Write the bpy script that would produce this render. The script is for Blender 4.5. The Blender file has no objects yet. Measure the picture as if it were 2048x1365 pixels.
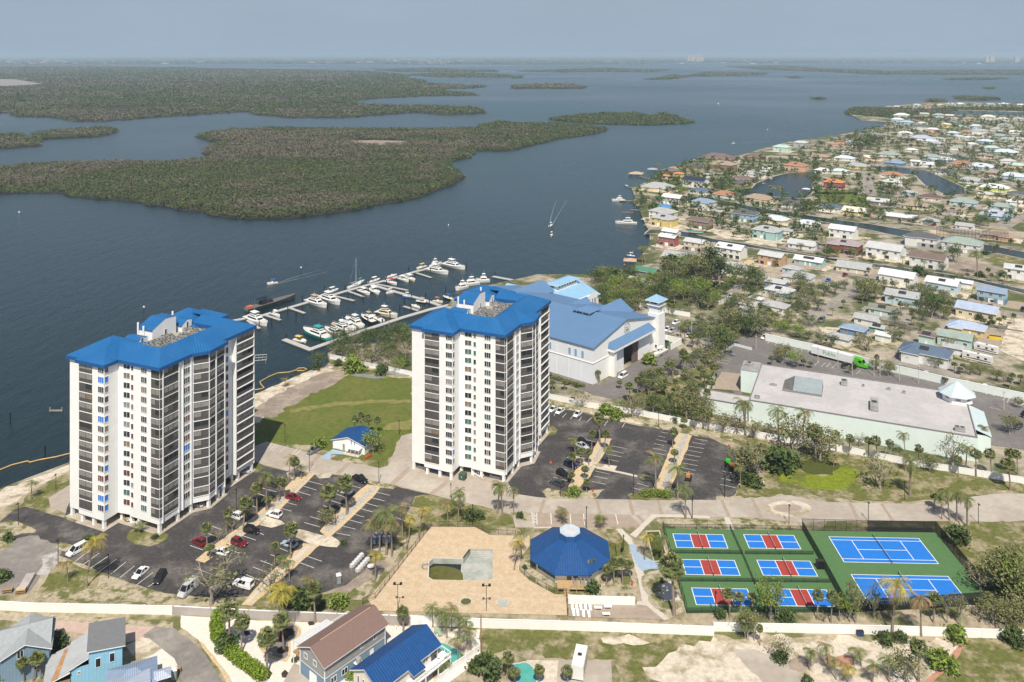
import bpy, bmesh, math, random
import numpy as np
from mathutils import Vector, Matrix
from mathutils.geometry import tessellate_polygon
random.seed(7); RNG = np.random.default_rng(7)
S = bpy.context.scene; COL = S.collection
R = math.radians
# ---------------------------------------------------------------- camera, sky, sun, exposure
CAM_H, FPX, HZ = 130.0, 1640.0, 109.0        # drone height (m), focal length and horizon row of the 2048 px photo
cam = bpy.data.objects.new('camera', bpy.data.cameras.new('camera')); COL.objects.link(cam)
cam.location = (0, 0, CAM_H); cam.rotation_euler = (R(90), 0, 0)
cam.data.sensor_width = 36; cam.data.lens = 36*FPX/2048; cam.data.shift_y = -(682.5-HZ)/2048
cam.data.clip_start = 1; cam.data.clip_end = 200000; S.camera = cam
SUN_EL, SUN_DIR = R(54), (-0.02, 1.0)         # shadows fall away from the camera, straight up the picture
W = bpy.data.worlds.new("World"); S.world = W; W.use_nodes = True
nt = W.node_tree; bg = nt.nodes['Background']; bg.inputs[1].default_value = 0.083
sky = nt.nodes.new('ShaderNodeTexSky'); sky.sky_type = 'NISHITA'; sky.sun_disc = False
sky.sun_elevation = SUN_EL; sky.sun_rotation = math.atan2(-SUN_DIR[0], -SUN_DIR[1]); sky.air_density = 1.0; sky.dust_density = 1.5; sky.ozone_density = 2.0
tc = nt.nodes.new('ShaderNodeTexCoord'); sx = nt.nodes.new('ShaderNodeSeparateXYZ'); nt.links.new(tc.outputs['Generated'], sx.inputs[0])
rm = nt.nodes.new('ShaderNodeMapRange'); nt.links.new(sx.outputs[2], rm.inputs[0]); rm.interpolation_type = 'SMOOTHSTEP'
rm.inputs[1].default_value = 0.02; rm.inputs[2].default_value = 0.42; rm.inputs[3].default_value = 1; rm.inputs[4].default_value = 0   # grey-blue haze band low in the sky
mx = nt.nodes.new('ShaderNodeMix'); mx.data_type = 'RGBA'; mx.inputs[7].default_value = (3.65, 4.55, 5.75, 1)
nt.links.new(rm.outputs[0], mx.inputs[0]); nt.links.new(sky.outputs[0], mx.inputs[6])
cm = nt.nodes.new('ShaderNodeMapping'); cm.inputs['Scale'].default_value = (2.5, 2.5, 9); cn = nt.nodes.new('ShaderNodeTexNoise'); cn.inputs['Scale'].default_value = 1.6; cn.inputs['Detail'].default_value = 5   # thin veils of cloud
cr = nt.nodes.new('ShaderNodeMapRange'); cr.inputs[1].default_value = .4; cr.inputs[2].default_value = .72; cr.inputs[3].default_value = .985; cr.inputs[4].default_value = 1.05
cx = nt.nodes.new('ShaderNodeVectorMath'); cx.operation = 'SCALE'; nt.links.new(tc.outputs['Generated'], cm.inputs[0]); nt.links.new(cm.outputs[0], cn.inputs['Vector']); nt.links.new(cn.outputs['Fac'], cr.inputs[0]); nt.links.new(mx.outputs[2], cx.inputs[0]); nt.links.new(cr.outputs[0], cx.inputs['Scale']); nt.links.new(cx.outputs[0], bg.inputs[0])
sun = bpy.data.objects.new('sun', bpy.data.lights.new('sun', 'SUN')); COL.objects.link(sun)
sun.data.energy = 5.0; sun.data.angle = R(0.53); sun.data.color = (1.0, 0.93, 0.81)
_d = Vector((SUN_DIR[0], SUN_DIR[1], 0)).normalized()*math.cos(SUN_EL); _d.z = -math.sin(SUN_EL)
sun.rotation_euler = _d.to_track_quat('-Z', 'Y').to_euler(); sun.location = (0, -100, 400)
S.view_settings.view_transform = 'Standard'; S.view_settings.look = 'None'; S.view_settings.exposure = 0.20; S.view_settings.gamma = 1
S.cycles.use_denoising = True; S.cycles.max_bounces = 6; S.cycles.volume_bounces = 1; S.cycles.transparent_max_bounces = 12
# ---------------------------------------------------------------- photo crops -> ground points
ZM = dict(a=(0,560,2.5286), b=(460,480,3.5926), c=(780,520,2.6258), d=(0,980,3.5446), e=(380,860,3.7917), f=(400,1160,3.4133), g=(700,980,3.2),
          h=(1280,960,2.6667), i=(1080,780,4.2667), j=(1380,640,3.0659), k=(1180,460,4.4522), l=(1600,440,4.0156), m=(1200,320,4.6545),
          n=(1600,180,4.5714), o=(0,80,2.0), p=(1024,80,2.0), A=(130,600,5.389), B=(130,900,5.389), E=(1080,530,5.46), x=(0,0,1.0))
def px(z, x, y): ox, oy, s = ZM[z]; return ox+x/s, oy+y/s
def at(z, x, y, h=0.0):
    u, v = px(z, x, y); d = v-HZ
    return ((u-1024)/d*(CAM_H-h), FPX/d*(CAM_H-h))
def ats(z, pts, h=0.0): return [at(z, x, y, h) for x, y in pts]
# ---------------------------------------------------------------- materials
MATS = {}
def nodes(m): return m.node_tree.nodes, m.node_tree.links
def mat(name, col, rough=0.8, metal=0.0, var=0.12, scale=0.6, col2=None, scale2=None, thr=(0.45, 0.6), bump=0.0, spec=0.3, det=5.0, rib=None, tint=False):
    """procedural surface: base colour broken up by two noises; rib=(period m, depth) makes seams running up the slope"""
    if name in MATS: return MATS[name]
    m = bpy.data.materials.new(name); m.use_nodes = True; N, L = nodes(m); MATS[name] = m
    b = N['Principled BSDF']; b.inputs['Roughness'].default_value = rough; b.inputs['Metallic'].default_value = metal
    b.inputs['Specular IOR Level'].default_value = spec
    c = N.new('ShaderNodeTexCoord'); out = None
    def noise(sc, d=det):
        n = N.new('ShaderNodeTexNoise'); n.inputs['Scale'].default_value = sc; n.inputs['Detail'].default_value = d; n.inputs['Roughness'].default_value = 0.62
        L.new(c.outputs['Object'], n.inputs['Vector']); return n.outputs['Fac']
    def mix(f, a, bb, blend='MIX'):
        x = N.new('ShaderNodeMix'); x.data_type = 'RGBA'; x.blend_type = blend
        for i, v in ((0, f), (6, a), (7, bb)):
            if hasattr(v, 'node'): L.new(v, x.inputs[i])
            else: x.inputs[i].default_value = v if i == 0 else (*v[:3], 1)
        return x.outputs[2]
    out = tuple(col)
    if col2 is not None:
        r = N.new('ShaderNodeMapRange'); r.inputs[1].default_value = thr[0]; r.inputs[2].default_value = thr[1]; r.interpolation_type = 'SMOOTHSTEP'
        L.new(noise(scale2 or scale*0.2), r.inputs[0]); out = mix(r.outputs[0], col, col2)
    if var:
        r = N.new('ShaderNodeMapRange'); r.inputs[1].default_value = 0.3; r.inputs[2].default_value = 0.7; r.inputs[3].default_value = 1-var; r.inputs[4].default_value = 1+var
        L.new(noise(scale), r.inputs[0]); cc = N.new('ShaderNodeCombineColor')
        for k in range(3): L.new(r.outputs[0], cc.inputs[k])
        out = mix(1.0, out, cc.outputs[0], 'MULTIPLY')
    if rib:
        w = N.new('ShaderNodeTexWave'); w.wave_type = 'BANDS'; w.bands_direction = 'X'; w.inputs['Scale'].default_value = 0.314/rib[0]; L.new(c.outputs['UV'], w.inputs['Vector'])
        r = N.new('ShaderNodeMapRange'); r.inputs[1].default_value = 0.80; r.inputs[2].default_value = 1.0; r.inputs[3].default_value = 1.08; r.inputs[4].default_value = 0.58; L.new(w.outputs['Fac'], r.inputs[0])
        cc = N.new('ShaderNodeCombineColor')
        for k in range(3): L.new(r.outputs[0], cc.inputs[k])
        out = mix(1.0, out, cc.outputs[0], 'MULTIPLY')
    if tint:
        a = N.new('ShaderNodeAttribute'); a.attribute_name = 'tint'; out = mix(1.0, out, a.outputs['Color'], 'MULTIPLY')
    if rib:
        bm_ = N.new('ShaderNodeBump'); bm_.inputs['Distance'].default_value = rib[1]; L.new(w.outputs['Fac'], bm_.inputs['Height']); L.new(bm_.outputs[0], b.inputs['Normal'])
    elif bump:
        bm_ = N.new('ShaderNodeBump'); bm_.inputs['Distance'].default_value = bump; L.new(noise(scale*2), bm_.inputs['Height']); L.new(bm_.outputs[0], b.inputs['Normal'])
    if hasattr(out, 'node'): L.new(out, b.inputs['Base Color'])
    else: b.inputs['Base Color'].default_value = (*out[:3], 1)
    return m
def glass(name, col=(0.02, 0.025, 0.03), rough=0.12):
    return mat(name, col, rough=rough, var=0.25, scale=0.9, spec=0.6)
def veil(name, col, alpha):
    """fine mesh or net: too fine to resolve, so part of the light passes straight through it"""
    if name in MATS: return MATS[name]
    m = mat(name, col, rough=0.9, var=0.05); m.node_tree.nodes['Principled BSDF'].inputs['Alpha'].default_value = alpha; return m
# ---------------------------------------------------------------- mesh builder
class MB:
    def __init__(s): s.v = []; s.f = []; s.mi = []; s.ms = []
    def m(s, mt):
        if mt not in s.ms: s.ms.append(mt)
        return s.ms.index(mt)
    def face(s, pts, mt):
        i = len(s.v); s.v += [tuple(p) for p in pts]; s.f.append(list(range(i, i+len(pts)))); s.mi.append(s.m(mt))
    def box(s, lo, hi, mt, mx_=None, skip=''):
        (x0, y0, z0), (x1, y1, z1) = lo, hi
        c = [(x0,y0,z0),(x1,y0,z0),(x1,y1,z0),(x0,y1,z0),(x0,y0,z1),(x1,y0,z1),(x1,y1,z1),(x0,y1,z1)]
        if mx_ is not None: c = [tuple(mx_ @ Vector(p)) for p in c]
        for k, q in (('b',(0,3,2,1)),('t',(4,5,6,7)),('f',(0,1,5,4)),('r',(1,2,6,5)),('k',(2,3,7,6)),('l',(3,0,4,7))):
            if k not in skip: s.face([c[j] for j in q], mt)
    def prism(s, pts, z0, z1, mt, top=None, bottom=False):
        """walls over a plan outline (counter-clockwise), optional top"""
        n = len(pts)
        for i in range(n):
            a, b = pts[i], pts[(i+1) % n]; s.face([(a[0],a[1],z0),(b[0],b[1],z0),(b[0],b[1],z1),(a[0],a[1],z1)], mt)
        if top is not False: s.fill(pts, z1, top or mt)
        if bottom: s.fill(pts, z0, mt, up=False)
    def fill(s, pts, z, mt, up=True, holes=()):
        loops = [[Vector((p[0], p[1], 0)) for p in pts]]+[[Vector((p[0], p[1], 0)) for p in h] for h in holes]
        flat = [p for l_ in loops for p in l_]
        for t in tessellate_polygon(loops):
            a, b, c = (flat[k] for k in t)
            ccw = (b-a).cross(c-a).z > 0
            q = (a, b, c) if ccw == up else (a, c, b)
            s.face([(p.x, p.y, z) for p in q], mt)
    def tube(s, pts, rad, mt, n=6, cap=True):
        rad = [rad]*len(pts) if not hasattr(rad, '__len__') else rad; rings = []
        for i, p in enumerate(pts):
            p = Vector(p); d = (Vector(pts[min(i+1, len(pts)-1)])-Vector(pts[max(i-1, 0)])).normalized()
            u = d.orthogonal().normalized() if abs(d.z) > 0.99 else d.cross(Vector((0,0,1))).normalized(); w = d.cross(u)
            rings.append([p+(u*math.cos(2*math.pi*k/n)+w*math.sin(2*math.pi*k/n))*rad[i] for k in range(n)])
        for i in range(len(pts)-1):
            for k in range(n): s.face([rings[i][k], rings[i][(k+1) % n], rings[i+1][(k+1) % n], rings[i+1][k]], mt)
        if cap: s.face(rings[-1], mt); s.face(rings[0][::-1], mt)
    def cyl(s, c, r, z0, z1, mt, n=16, r2=None): s.tube([(c[0],c[1],z0),(c[0],c[1],z1)], [r, r if r2 is None else r2], mt, n)
    def mesh(s, name, smooth=False):
        me = bpy.data.meshes.new(name); me.from_pydata(s.v, [], s.f)
        for mt in s.ms: me.materials.append(mt)
        me.polygons.foreach_set('material_index', s.mi)
        if smooth: me.polygons.foreach_set('use_smooth', [True]*len(s.f))
        uv = me.uv_layers.new(name='UVMap'); V = np.array(s.v, float) if s.v else np.zeros((0, 3)); out = []
        for fc in s.f:
            P = V[fc]; nrm = np.zeros(3)
            for k in range(len(fc)): nrm += np.cross(P[k], P[(k+1) % len(fc)])
            L_ = np.linalg.norm(nrm); nrm = nrm/L_ if L_ > 1e-9 else np.array((0, 0, 1.))
            t = np.array((-nrm[1], nrm[0], 0)); tl = np.linalg.norm(t); t = t/tl if tl > 0.02 else np.array((1., 0, 0)); w = np.cross(nrm, t)
            for q in P: out += [q @ t, q @ w]
        if out: uv.data.foreach_set('uv', out)
        return me
    def obj(s, name, parent=None, smooth=False):
        o = bpy.data.objects.new(name, s.mesh(name, smooth)); COL.objects.link(o)
        if parent is not None: o.parent = parent
        return o
def tag(o, label=None, cat=None, group=None, kind=None):
    for k, v in (('label', label), ('category', cat), ('group', group), ('kind', kind)):
        if v: o[k] = v
    return o
def empty(name, loc=(0,0,0), rz=0.0, label=None, cat=None, group=None):
    o = bpy.data.objects.new(name, None); COL.objects.link(o); o.location = loc if len(loc) == 3 else (*loc, 0); o.rotation_euler = (0, 0, rz)
    o.empty_display_size = 0.2
    return tag(o, label, cat, group)
KIDS = {}
def copy_tree(o, loc=None, rz=None, parent=None, scale=None):
    c = o.copy(); COL.objects.link(c)
    if parent is not None: c.parent = parent
    if loc is not None: c.location = loc if len(loc) == 3 else (*loc, 0)
    if rz is not None: c.rotation_euler = (0, 0, rz)
    if scale is not None: c.scale = scale if hasattr(scale, '__len__') else (scale,)*3
    if o.data is None or o.name not in KIDS: KIDS.setdefault(o.name, list(o.children))
    for ch in KIDS[o.name]: copy_tree(ch, parent=c)
    return c
def rough_line(pts, amp, step=2.0, closed=True):
    """an outline with a natural ragged edge"""
    if not amp: return list(pts)
    out = []; n = len(pts)
    for i in range(n if closed else n-1):
        a = np.array(pts[i]); b = np.array(pts[(i+1) % n]); L_ = np.linalg.norm(b-a); k = max(1, int(L_/step)); nn = np.array((-(b-a)[1], (b-a)[0]))/max(L_, 1e-6)
        for t in range(k):
            out.append(tuple(a+(b-a)*t/k+nn*RNG.normal()*amp*(0.6 if t == 0 else 1)))
    if not closed: out.append(tuple(pts[-1]))
    return out
def structure(name, pts, z, mt, holes=(), amp=0.0, step=2.0, skirt=None, kind='structure'):
    b = MB(); pts = rough_line(pts, amp, step)
    b.fill(pts, z, mt, holes=holes)
    if skirt is not None:
        area = sum(pts[i][0]*pts[(i+1) % len(pts)][1]-pts[(i+1) % len(pts)][0]*pts[i][1] for i in range(len(pts)))
        q = pts if area > 0 else pts[::-1]; b.prism(q, skirt[0], z, skirt[1], top=False)
    o = b.obj(name); o['kind'] = kind; return o
# ---------------------------------------------------------------- the setting: water, land, roads
WL = -1.3                                     # water level; land is at 0
def water_mat(name, deep, shallow, bump=0.12):
    m = mat(name, deep, rough=0.24, var=0.0, spec=0.36); N, L = nodes(m); b = N['Principled BSDF']
    c = N.new('ShaderNodeTexCoord')
    n1 = N.new('ShaderNodeTexNoise'); n1.inputs['Scale'].default_value = 0.0011; n1.inputs['Detail'].default_value = 5
    n2 = N.new('ShaderNodeTexNoise'); n2.inputs['Scale'].default_value = 0.16; n2.inputs['Detail'].default_value = 8; n2.inputs['Roughness'].default_value = 0.7
    mp = N.new('ShaderNodeMapping'); mp.inputs['Scale'].default_value = (1, 0.35, 1); mp.inputs['Rotation'].default_value = (0, 0, R(20))
    m1 = N.new('ShaderNodeMapping'); m1.inputs['Scale'].default_value = (.55, .8, 1); L.new(c.outputs['Object'], m1.inputs['Vector']); L.new(m1.outputs[0], n1.inputs['Vector']); L.new(c.outputs['Object'], mp.inputs['Vector']); L.new(mp.outputs[0], n2.inputs['Vector'])
    r = N.new('ShaderNodeMapRange'); r.inputs[1].default_value = 0.42; r.inputs[2].default_value = 0.66; L.new(n1.outputs['Fac'], r.inputs[0])
    x = N.new('ShaderNodeMix'); x.data_type = 'RGBA'; x.inputs[6].default_value = (*deep, 1); x.inputs[7].default_value = (*shallow, 1); L.new(r.outputs[0], x.inputs[0]); L.new(x.outputs[2], b.inputs['Base Color'])
    bp = N.new('ShaderNodeBump'); bp.inputs['Distance'].default_value = bump*6; bp.inputs['Strength'].default_value = 0.9; rr = N.new('ShaderNodeMapRange'); rr.inputs[1].default_value = .35; rr.inputs[2].default_value = .65; rr.inputs[3].default_value = .16; rr.inputs[4].default_value = .34; L.new(n1.outputs['Fac'], rr.inputs[0]); L.new(rr.outputs[0], b.inputs['Roughness']); L.new(n2.outputs['Fac'], bp.inputs['Height']); L.new(bp.outputs[0], b.inputs['Normal'])
    return m
M_water = water_mat('bay_water', (0.006, 0.017, 0.018), (0.022, 0.066, 0.066)); M_canal = water_mat('canal_water', (0.010, 0.020, 0.018), (0.013, 0.028, 0.024), 0.06)
M_mud = mat('mangrove_mud', (0.035, 0.032, 0.022), var=0.3, scale=0.05)
M_land = mat('coastal_soil', (0.36, 0.30, 0.21), rough=0.95, var=0.28, scale=0.6, col2=(0.125, 0.13, 0.045), scale2=0.10, thr=(0.44, 0.60), det=8)
M_town = mat('town_soil', (0.36, 0.31, 0.24), rough=0.95, var=0.3, scale=0.3, col2=(0.085, 0.098, 0.036), scale2=0.04, thr=(0.41, 0.57))
M_lawn = mat('lawn_grass', (0.100, 0.125, 0.022), rough=0.95, var=0.22, scale=0.5, col2=(0.125, 0.135, 0.03), scale2=0.06, thr=(0.45, 0.62))
M_lawnpale = mat('worn_lawn', (0.20, 0.185, 0.06), rough=0.95, var=0.22, scale=0.5)
M_grass = mat('rough_grass', (0.115, 0.122, 0.032), rough=0.95, var=0.35, scale=1.0, col2=(0.285, 0.24, 0.145), scale2=0.20, thr=(0.45, 0.62), det=8)
M_scrub = mat('dry_scrub_grass', (0.38, 0.325, 0.23), rough=0.95, var=0.3, scale=1.0, col2=(0.125, 0.13, 0.042), scale2=0.24, thr=(0.46, 0.58), det=8)
M_marsh = mat('bright_weed', (0.16, 0.20, 0.012), rough=0.95, var=0.3, scale=0.8, col2=(0.11, 0.125, 0.025), scale2=0.12, thr=(0.5, 0.66))
M_sand = mat('pale_sand', (0.56, 0.49, 0.395), rough=0.95, var=0.22, scale=0.9, col2=(0.31, 0.265, 0.175), scale2=0.20, thr=(0.46, 0.63), det=9)
M_dirt = mat('brown_dirt', (0.24, 0.195, 0.16), rough=0.95, var=0.2, scale=0.7, col2=(0.33, 0.27, 0.21), scale2=0.15, thr=(0.45, 0.62))
M_white_gravel = mat('white_gravel', (0.66, 0.60, 0.53), rough=0.95, var=0.10, scale=1.4)
M_mulch = mat('ochre_mulch', (0.53, 0.40, 0.235), rough=0.95, var=0.2, scale=1.6, col2=(0.46, 0.41, 0.34), scale2=0.5, thr=(0.52, 0.62))
M_stones = mat('loose_stones', (0.40, 0.37, 0.32), rough=0.95, var=0.35, scale=1.5)
M_soilbed = mat('dark_bed', (0.045, 0.032, 0.024), rough=0.95, var=0.3, scale=1.5)
M_asphalt = mat('asphalt', (0.053, 0.049, 0.049), rough=0.9, var=0.35, scale=1.1, col2=(0.145, 0.13, 0.118), scale2=0.11, thr=(0.45, 0.70), det=9)
M_oldasphalt = mat('old_asphalt', (0.20, 0.183, 0.168), rough=0.92, var=0.16, scale=0.7, col2=(0.29, 0.265, 0.235), scale2=0.08, thr=(0.45, 0.7))
M_lot = mat('store_asphalt', (0.155, 0.142, 0.137), rough=0.92, var=0.14, scale=0.7, col2=(0.20, 0.185, 0.172), scale2=0.07, thr=(0.45, 0.7))
M_concrete = mat('drive_concrete', (0.36, 0.31, 0.26), rough=0.9, var=0.10, scale=0.5, col2=(0.42, 0.375, 0.315), scale2=0.07, thr=(0.42, 0.62))
M_concrete2 = mat('stained_concrete', (0.33, 0.265, 0.21), rough=0.9, var=0.14, scale=0.6)
M_palecon = mat('pale_concrete', (0.52, 0.47, 0.40), rough=0.9, var=0.08, scale=0.8)
M_bluecon = mat('blue_painted_concrete', (0.30, 0.39, 0.50), rough=0.85, var=0.10, scale=0.8)
M_paint = mat('road_paint', (0.62, 0.60, 0.56), rough=0.8, var=0.25, scale=2.0)
M_paver = mat('tan_pavers', (0.48, 0.365, 0.235), rough=0.9, var=0.14, scale=1.8, col2=(0.53, 0.415, 0.285), scale2=0.5, thr=(0.42, 0.6), det=8)
M_redpaver = mat('red_pavers', (0.42, 0.22, 0.15), rough=0.9, var=0.2, scale=1.2)
M_pinkdirt = mat('pink_gravel', (0.47, 0.35, 0.29), rough=0.95, var=0.12, scale=0.8)
M_seawall = mat('seawall_concrete', (0.40, 0.36, 0.29), rough=0.9, var=0.2, scale=0.4)
M_courtgreen = mat('court_green', (0.080, 0.165, 0.062), rough=0.85, var=0.07, scale=0.7)
M_courtblue = mat('court_blue', (0.016, 0.165, 0.55), rough=0.8, var=0.06, scale=0.7)
M_courtred = mat('court_red', (0.33, 0.05, 0.042), rough=0.8, var=0.06, scale=0.7)
M_turf = mat('bowling_turf', (0.065, 0.075, 0.014), rough=0.95, var=0.15, scale=0.9)
o = structure('water', [(-60000, 80), (60000, 80), (60000, 90000), (-60000, 90000)], WL, M_water)
F = 'x'
coast = [(-300,1075),(0,977),(138,925),(320,858),(502,792),(580,757),(660,724),(655,706),(690,690),(765,681),(830,664),(893,614),(905,598),(945,578),(1075,549),(1195,549),(1259,547),
 (1275,520),(1297,494),(1301,466),(1292,452),(1282,428),(1279,417),(1266,405),(1270,397),(1267,387),(1263,376),(1290,366),(1307,358),(1306,352),(1320,341),(1345,333),(1369,325),(1394,317),
 (1440,316),(1484,310),(1539,293),(1584,283),(1640,276),(1689,268),(1724,261),(1764,255),(1774,246),(1752,243),(1720,240),(1695,226),(1700,220),(1730,217),(1770,214),(1840,206),(1928,205),(2048,207),(2500,212)]
pool_hole = [(505,560),(508,460),(535,440),(725,445),(770,383),(915,383),(912,570),(880,583),(530,577)]
HOLE = ats('g', pool_hole)
land = ats(F, coast)+[(900, 60), (-500, 60), (-500, 235)]
split = 690                                   # town soil beyond, coastal soil near
structure('land', land, 0.0, M_town, holes=[HOLE], skirt=(WL-0.6, M_seawall))
LAY = []                                      # stacked sheets: each lies 6 mm above whatever it overlaps
def layer(pts):
    xs, ys = [p[0] for p in pts], [p[1] for p in pts]; bb = (min(xs)-.5, min(ys)-.5, max(xs)+.5, max(ys)+.5); n = 0
    for c, k in LAY:
        if k >= n and c[0] < bb[2] and bb[0] < c[2] and c[1] < bb[3] and bb[1] < c[3]: n = k+1
    LAY.append((bb, n)); return 0.008+n*0.006
def patch(name, z, pts, mt, amp=0.0, step=2.0, holes=()):
    return structure(name, ats(z, pts), layer(ats(z, pts)), mt, amp=amp, step=step, holes=holes)
# open ground south of the tower lots (everything near the camera)
patch('ground', F, [(-300,1110),(0,985),(135,930),(500,800),(660,728),(820,745),(1092,790),(1253,826),(1424,859),(1560,882),(1837,933),(2048,966),(2500,1040),(2600,1400),(-400,1400)], M_land, holes=[HOLE])
patch('lawn', F, [(503,838),(545,830),(585,800),(640,770),(700,748),(760,752),(822,758),(830,870),(803,873),(775,931),(720,928),(628,893),(533,884),(500,900)], M_lawn, 0.6)
patch('sand_patch', F, [(502,793),(580,758),(660,726),(668,742),(640,752),(560,800),(520,845),(502,850)], M_sand, 0.5)
patch('dirt_patch', 'b', [(150,1230),(330,1110),(480,1040),(640,965),(800,940),(830,970),(760,1030),(560,1120),(420,1200),(340,1270),(200,1285)], M_dirt, 0.7)
patch('sand_patch', F, [(-300,1085),(0,982),(138,930),(140,968),(60,985),(35,1003),(0,1015),(-300,1110)], M_sand, 0.5)
patch('lawn', 'a', [(90,1150),(140,1085),(240,1020),(352,975),(352,1040),(245,1110),(255,1150),(150,1165)], M_grass, 0.25)
patch('concrete_apron', 'a', [(245,1105),(352,1038),(420,1150),(330,1180),(255,1150)], M_concrete)
patch('worn_track', 'b', [(430,1222),(620,1190),(800,1165),(1050,1150),(1300,1148),(1300,1172),(1050,1172),(800,1190),(620,1215),(440,1240)], M_lawnpale, 0.5)
patch('worn_track', 'b', [(1080,1365),(1180,1310),(1300,1290),(1300,1365)], M_lawnpale, 0.5)
# asphalt car park in front of the left tower
patch('car_park', F, [(0,1043),(30,1019),(50,1014),(127,1036),(140,1003),(300,960),(440,920),(490,915),(525,931),(575,944),(681,951),(736,965),(791,973),(860,989),(829,993),(826,1004),(803,1060),(786,1090),(762,1118),(725,1146),(691,1171),(640,1188),(580,1197),(505,1193),(430,1196),(361,1191),(310,1183),(237,1158),(150,1124),(120,1112),(60,1100),(20,1075),(0,1065)], M_asphalt, 0.12)
patch('dirt_lot', 'd', [(0,440),(110,350),(220,320),(420,380),(430,470),(330,560),(200,740),(60,745),(-60,760),(-80,500)], M_oldasphalt, 0.5)
patch('dust_patch', 'd', [(290,470),(400,440),(425,480),(380,560),(320,620),(250,600),(300,540)], mat('white_dust', (0.40,0.38,0.36), rough=.95, var=.25, scale=.8, col2=(.24,.22,.20), scale2=.3), 0.4)
patch('grass_patch', 'd', [(-60,250),(80,215),(160,235),(265,285),(250,305),(150,310),(80,340),(0,420),(-60,430)], M_scrub, 0.3)
patch('dry_grass', 'd', [(255,700),(330,620),(420,520),(520,525),(690,590),(840,640),(960,680),(1080,715),(1250,770),(1250,840),(900,800),(560,785),(230,770)], M_scrub, 0.4)
patch('grass_patch', 'd', [(370,560),(430,510),(560,540),(700,610),(690,690),(560,720),(260,745),(300,660)], M_grass, 0.5)
patch('dry_grass', 'd', [(1250,800),(1500,790),(1740,780),(1720,830),(1490,825),(1230,820)], M_scrub, 0.3)
patch('grass_island', 'd', [(893,345),(925,285),(1010,255),(1140,300),(1195,318),(1185,350),(1120,385),(1060,402),(960,388)], M_grass, 0.06)
patch('grass_island', 'd', [(455,200),(460,180),(510,190),(590,215),(570,232),(510,225)], M_grass, 0.1)
patch('grass_island', 'd', [(390,410),(430,370),(510,395),(520,420),(460,440)], M_scrub, 0.1)
patch('grass_patch', F, [(830,993),(860,990),(905,1000),(975,1016),(1022,1030),(1031,1056),(980,1050),(895,1055),(863,1056),(826,1070),(790,1090),(762,1120),(740,1150),(712,1190),(690,1195),(728,1145),(786,1090),(803,1060),(826,1004)], M_grass, 0.3)
patch('dirt_patch', 'e', [(1330,920),(1540,870),(1650,850),(1560,990),(1430,1130),(1300,1290),(1190,1290),(1200,1180),(1450,1000)], M_scrub, 0.3)
patch('dirt_patch', 'e', [(1000,1240),(1180,1180),(1440,990),(1540,1020),(1330,1160),(1180,1240),(1040,1290)], M_dirt, 0.3)
patch('grass_patch', 'e', [(470,1335),(640,1190),(760,1240),(1000,1250),(1180,1240),(1190,1330),(900,1350),(560,1345)], M_grass, 0.4)
# planted strips between the parking rows
patch('mulch_strip', 'e', [(830,330),(960,325),(830,460),(700,590),(560,705),(480,745),(330,862),(200,950),(110,1010),(40,990),(150,900),(300,790),(430,700),(540,610),(640,520),(740,420)], M_mulch, 0.1)
patch('stone_strip', 'e', [(880,370),(915,345),(700,560),(560,660),(470,720),(330,830),(250,880),(330,790),(480,680),(600,590)], M_stones, 0.12)
patch('mulch_strip', 'e', [(500,690),(580,660),(690,690),(720,715),(620,745),(540,725)], M_sand, 0.1)
patch('mulch_strip', 'e', [(1345,415),(1450,430),(1380,520),(1210,680),(1060,820),(985,770),(1080,650),(1210,530),(1290,455)], M_mulch, 0.1)
patch('stone_strip', 'e', [(1385,430),(1425,437),(1330,530),(1180,670),(1050,780),(1020,760),(1150,640),(1280,520)], M_stones, 0.12)
patch('sand_strip', 'e', [(800,752),(860,760),(990,800),(1080,810),(1148,858),(1112,895),(1000,880),(900,862),(805,815)], M_sand, 0.15)
patch('mulch_strip', 'e', [(850,860),(985,875),(800,1042),(640,1180),(470,1335),(390,1330),(560,1130),(730,975)], M_mulch, 0.1)
patch('stone_strip', 'e', [(880,885),(920,880),(750,1040),(600,1170),(450,1310),(420,1310),(580,1150),(740,1010)], M_palecon, 0.12)
patch('sand_patch', 'e', [(730,330),(760,310),(830,320),(800,380),(745,370)], M_sand, 0.1)
patch('sand_patch', 'e', [(945,335),(1010,322),(1075,340),(1060,365),(980,370)], M_sand, 0.1)
patch('dry_grass', 'e', [(1345,400),(1500,405),(1580,430),(1540,450),(1440,440)], M_scrub, 0.1)
patch('grass_island', 'e', [(450,320),(470,265),(520,255),(560,290),(520,325)], M_grass, 0.1)
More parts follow.
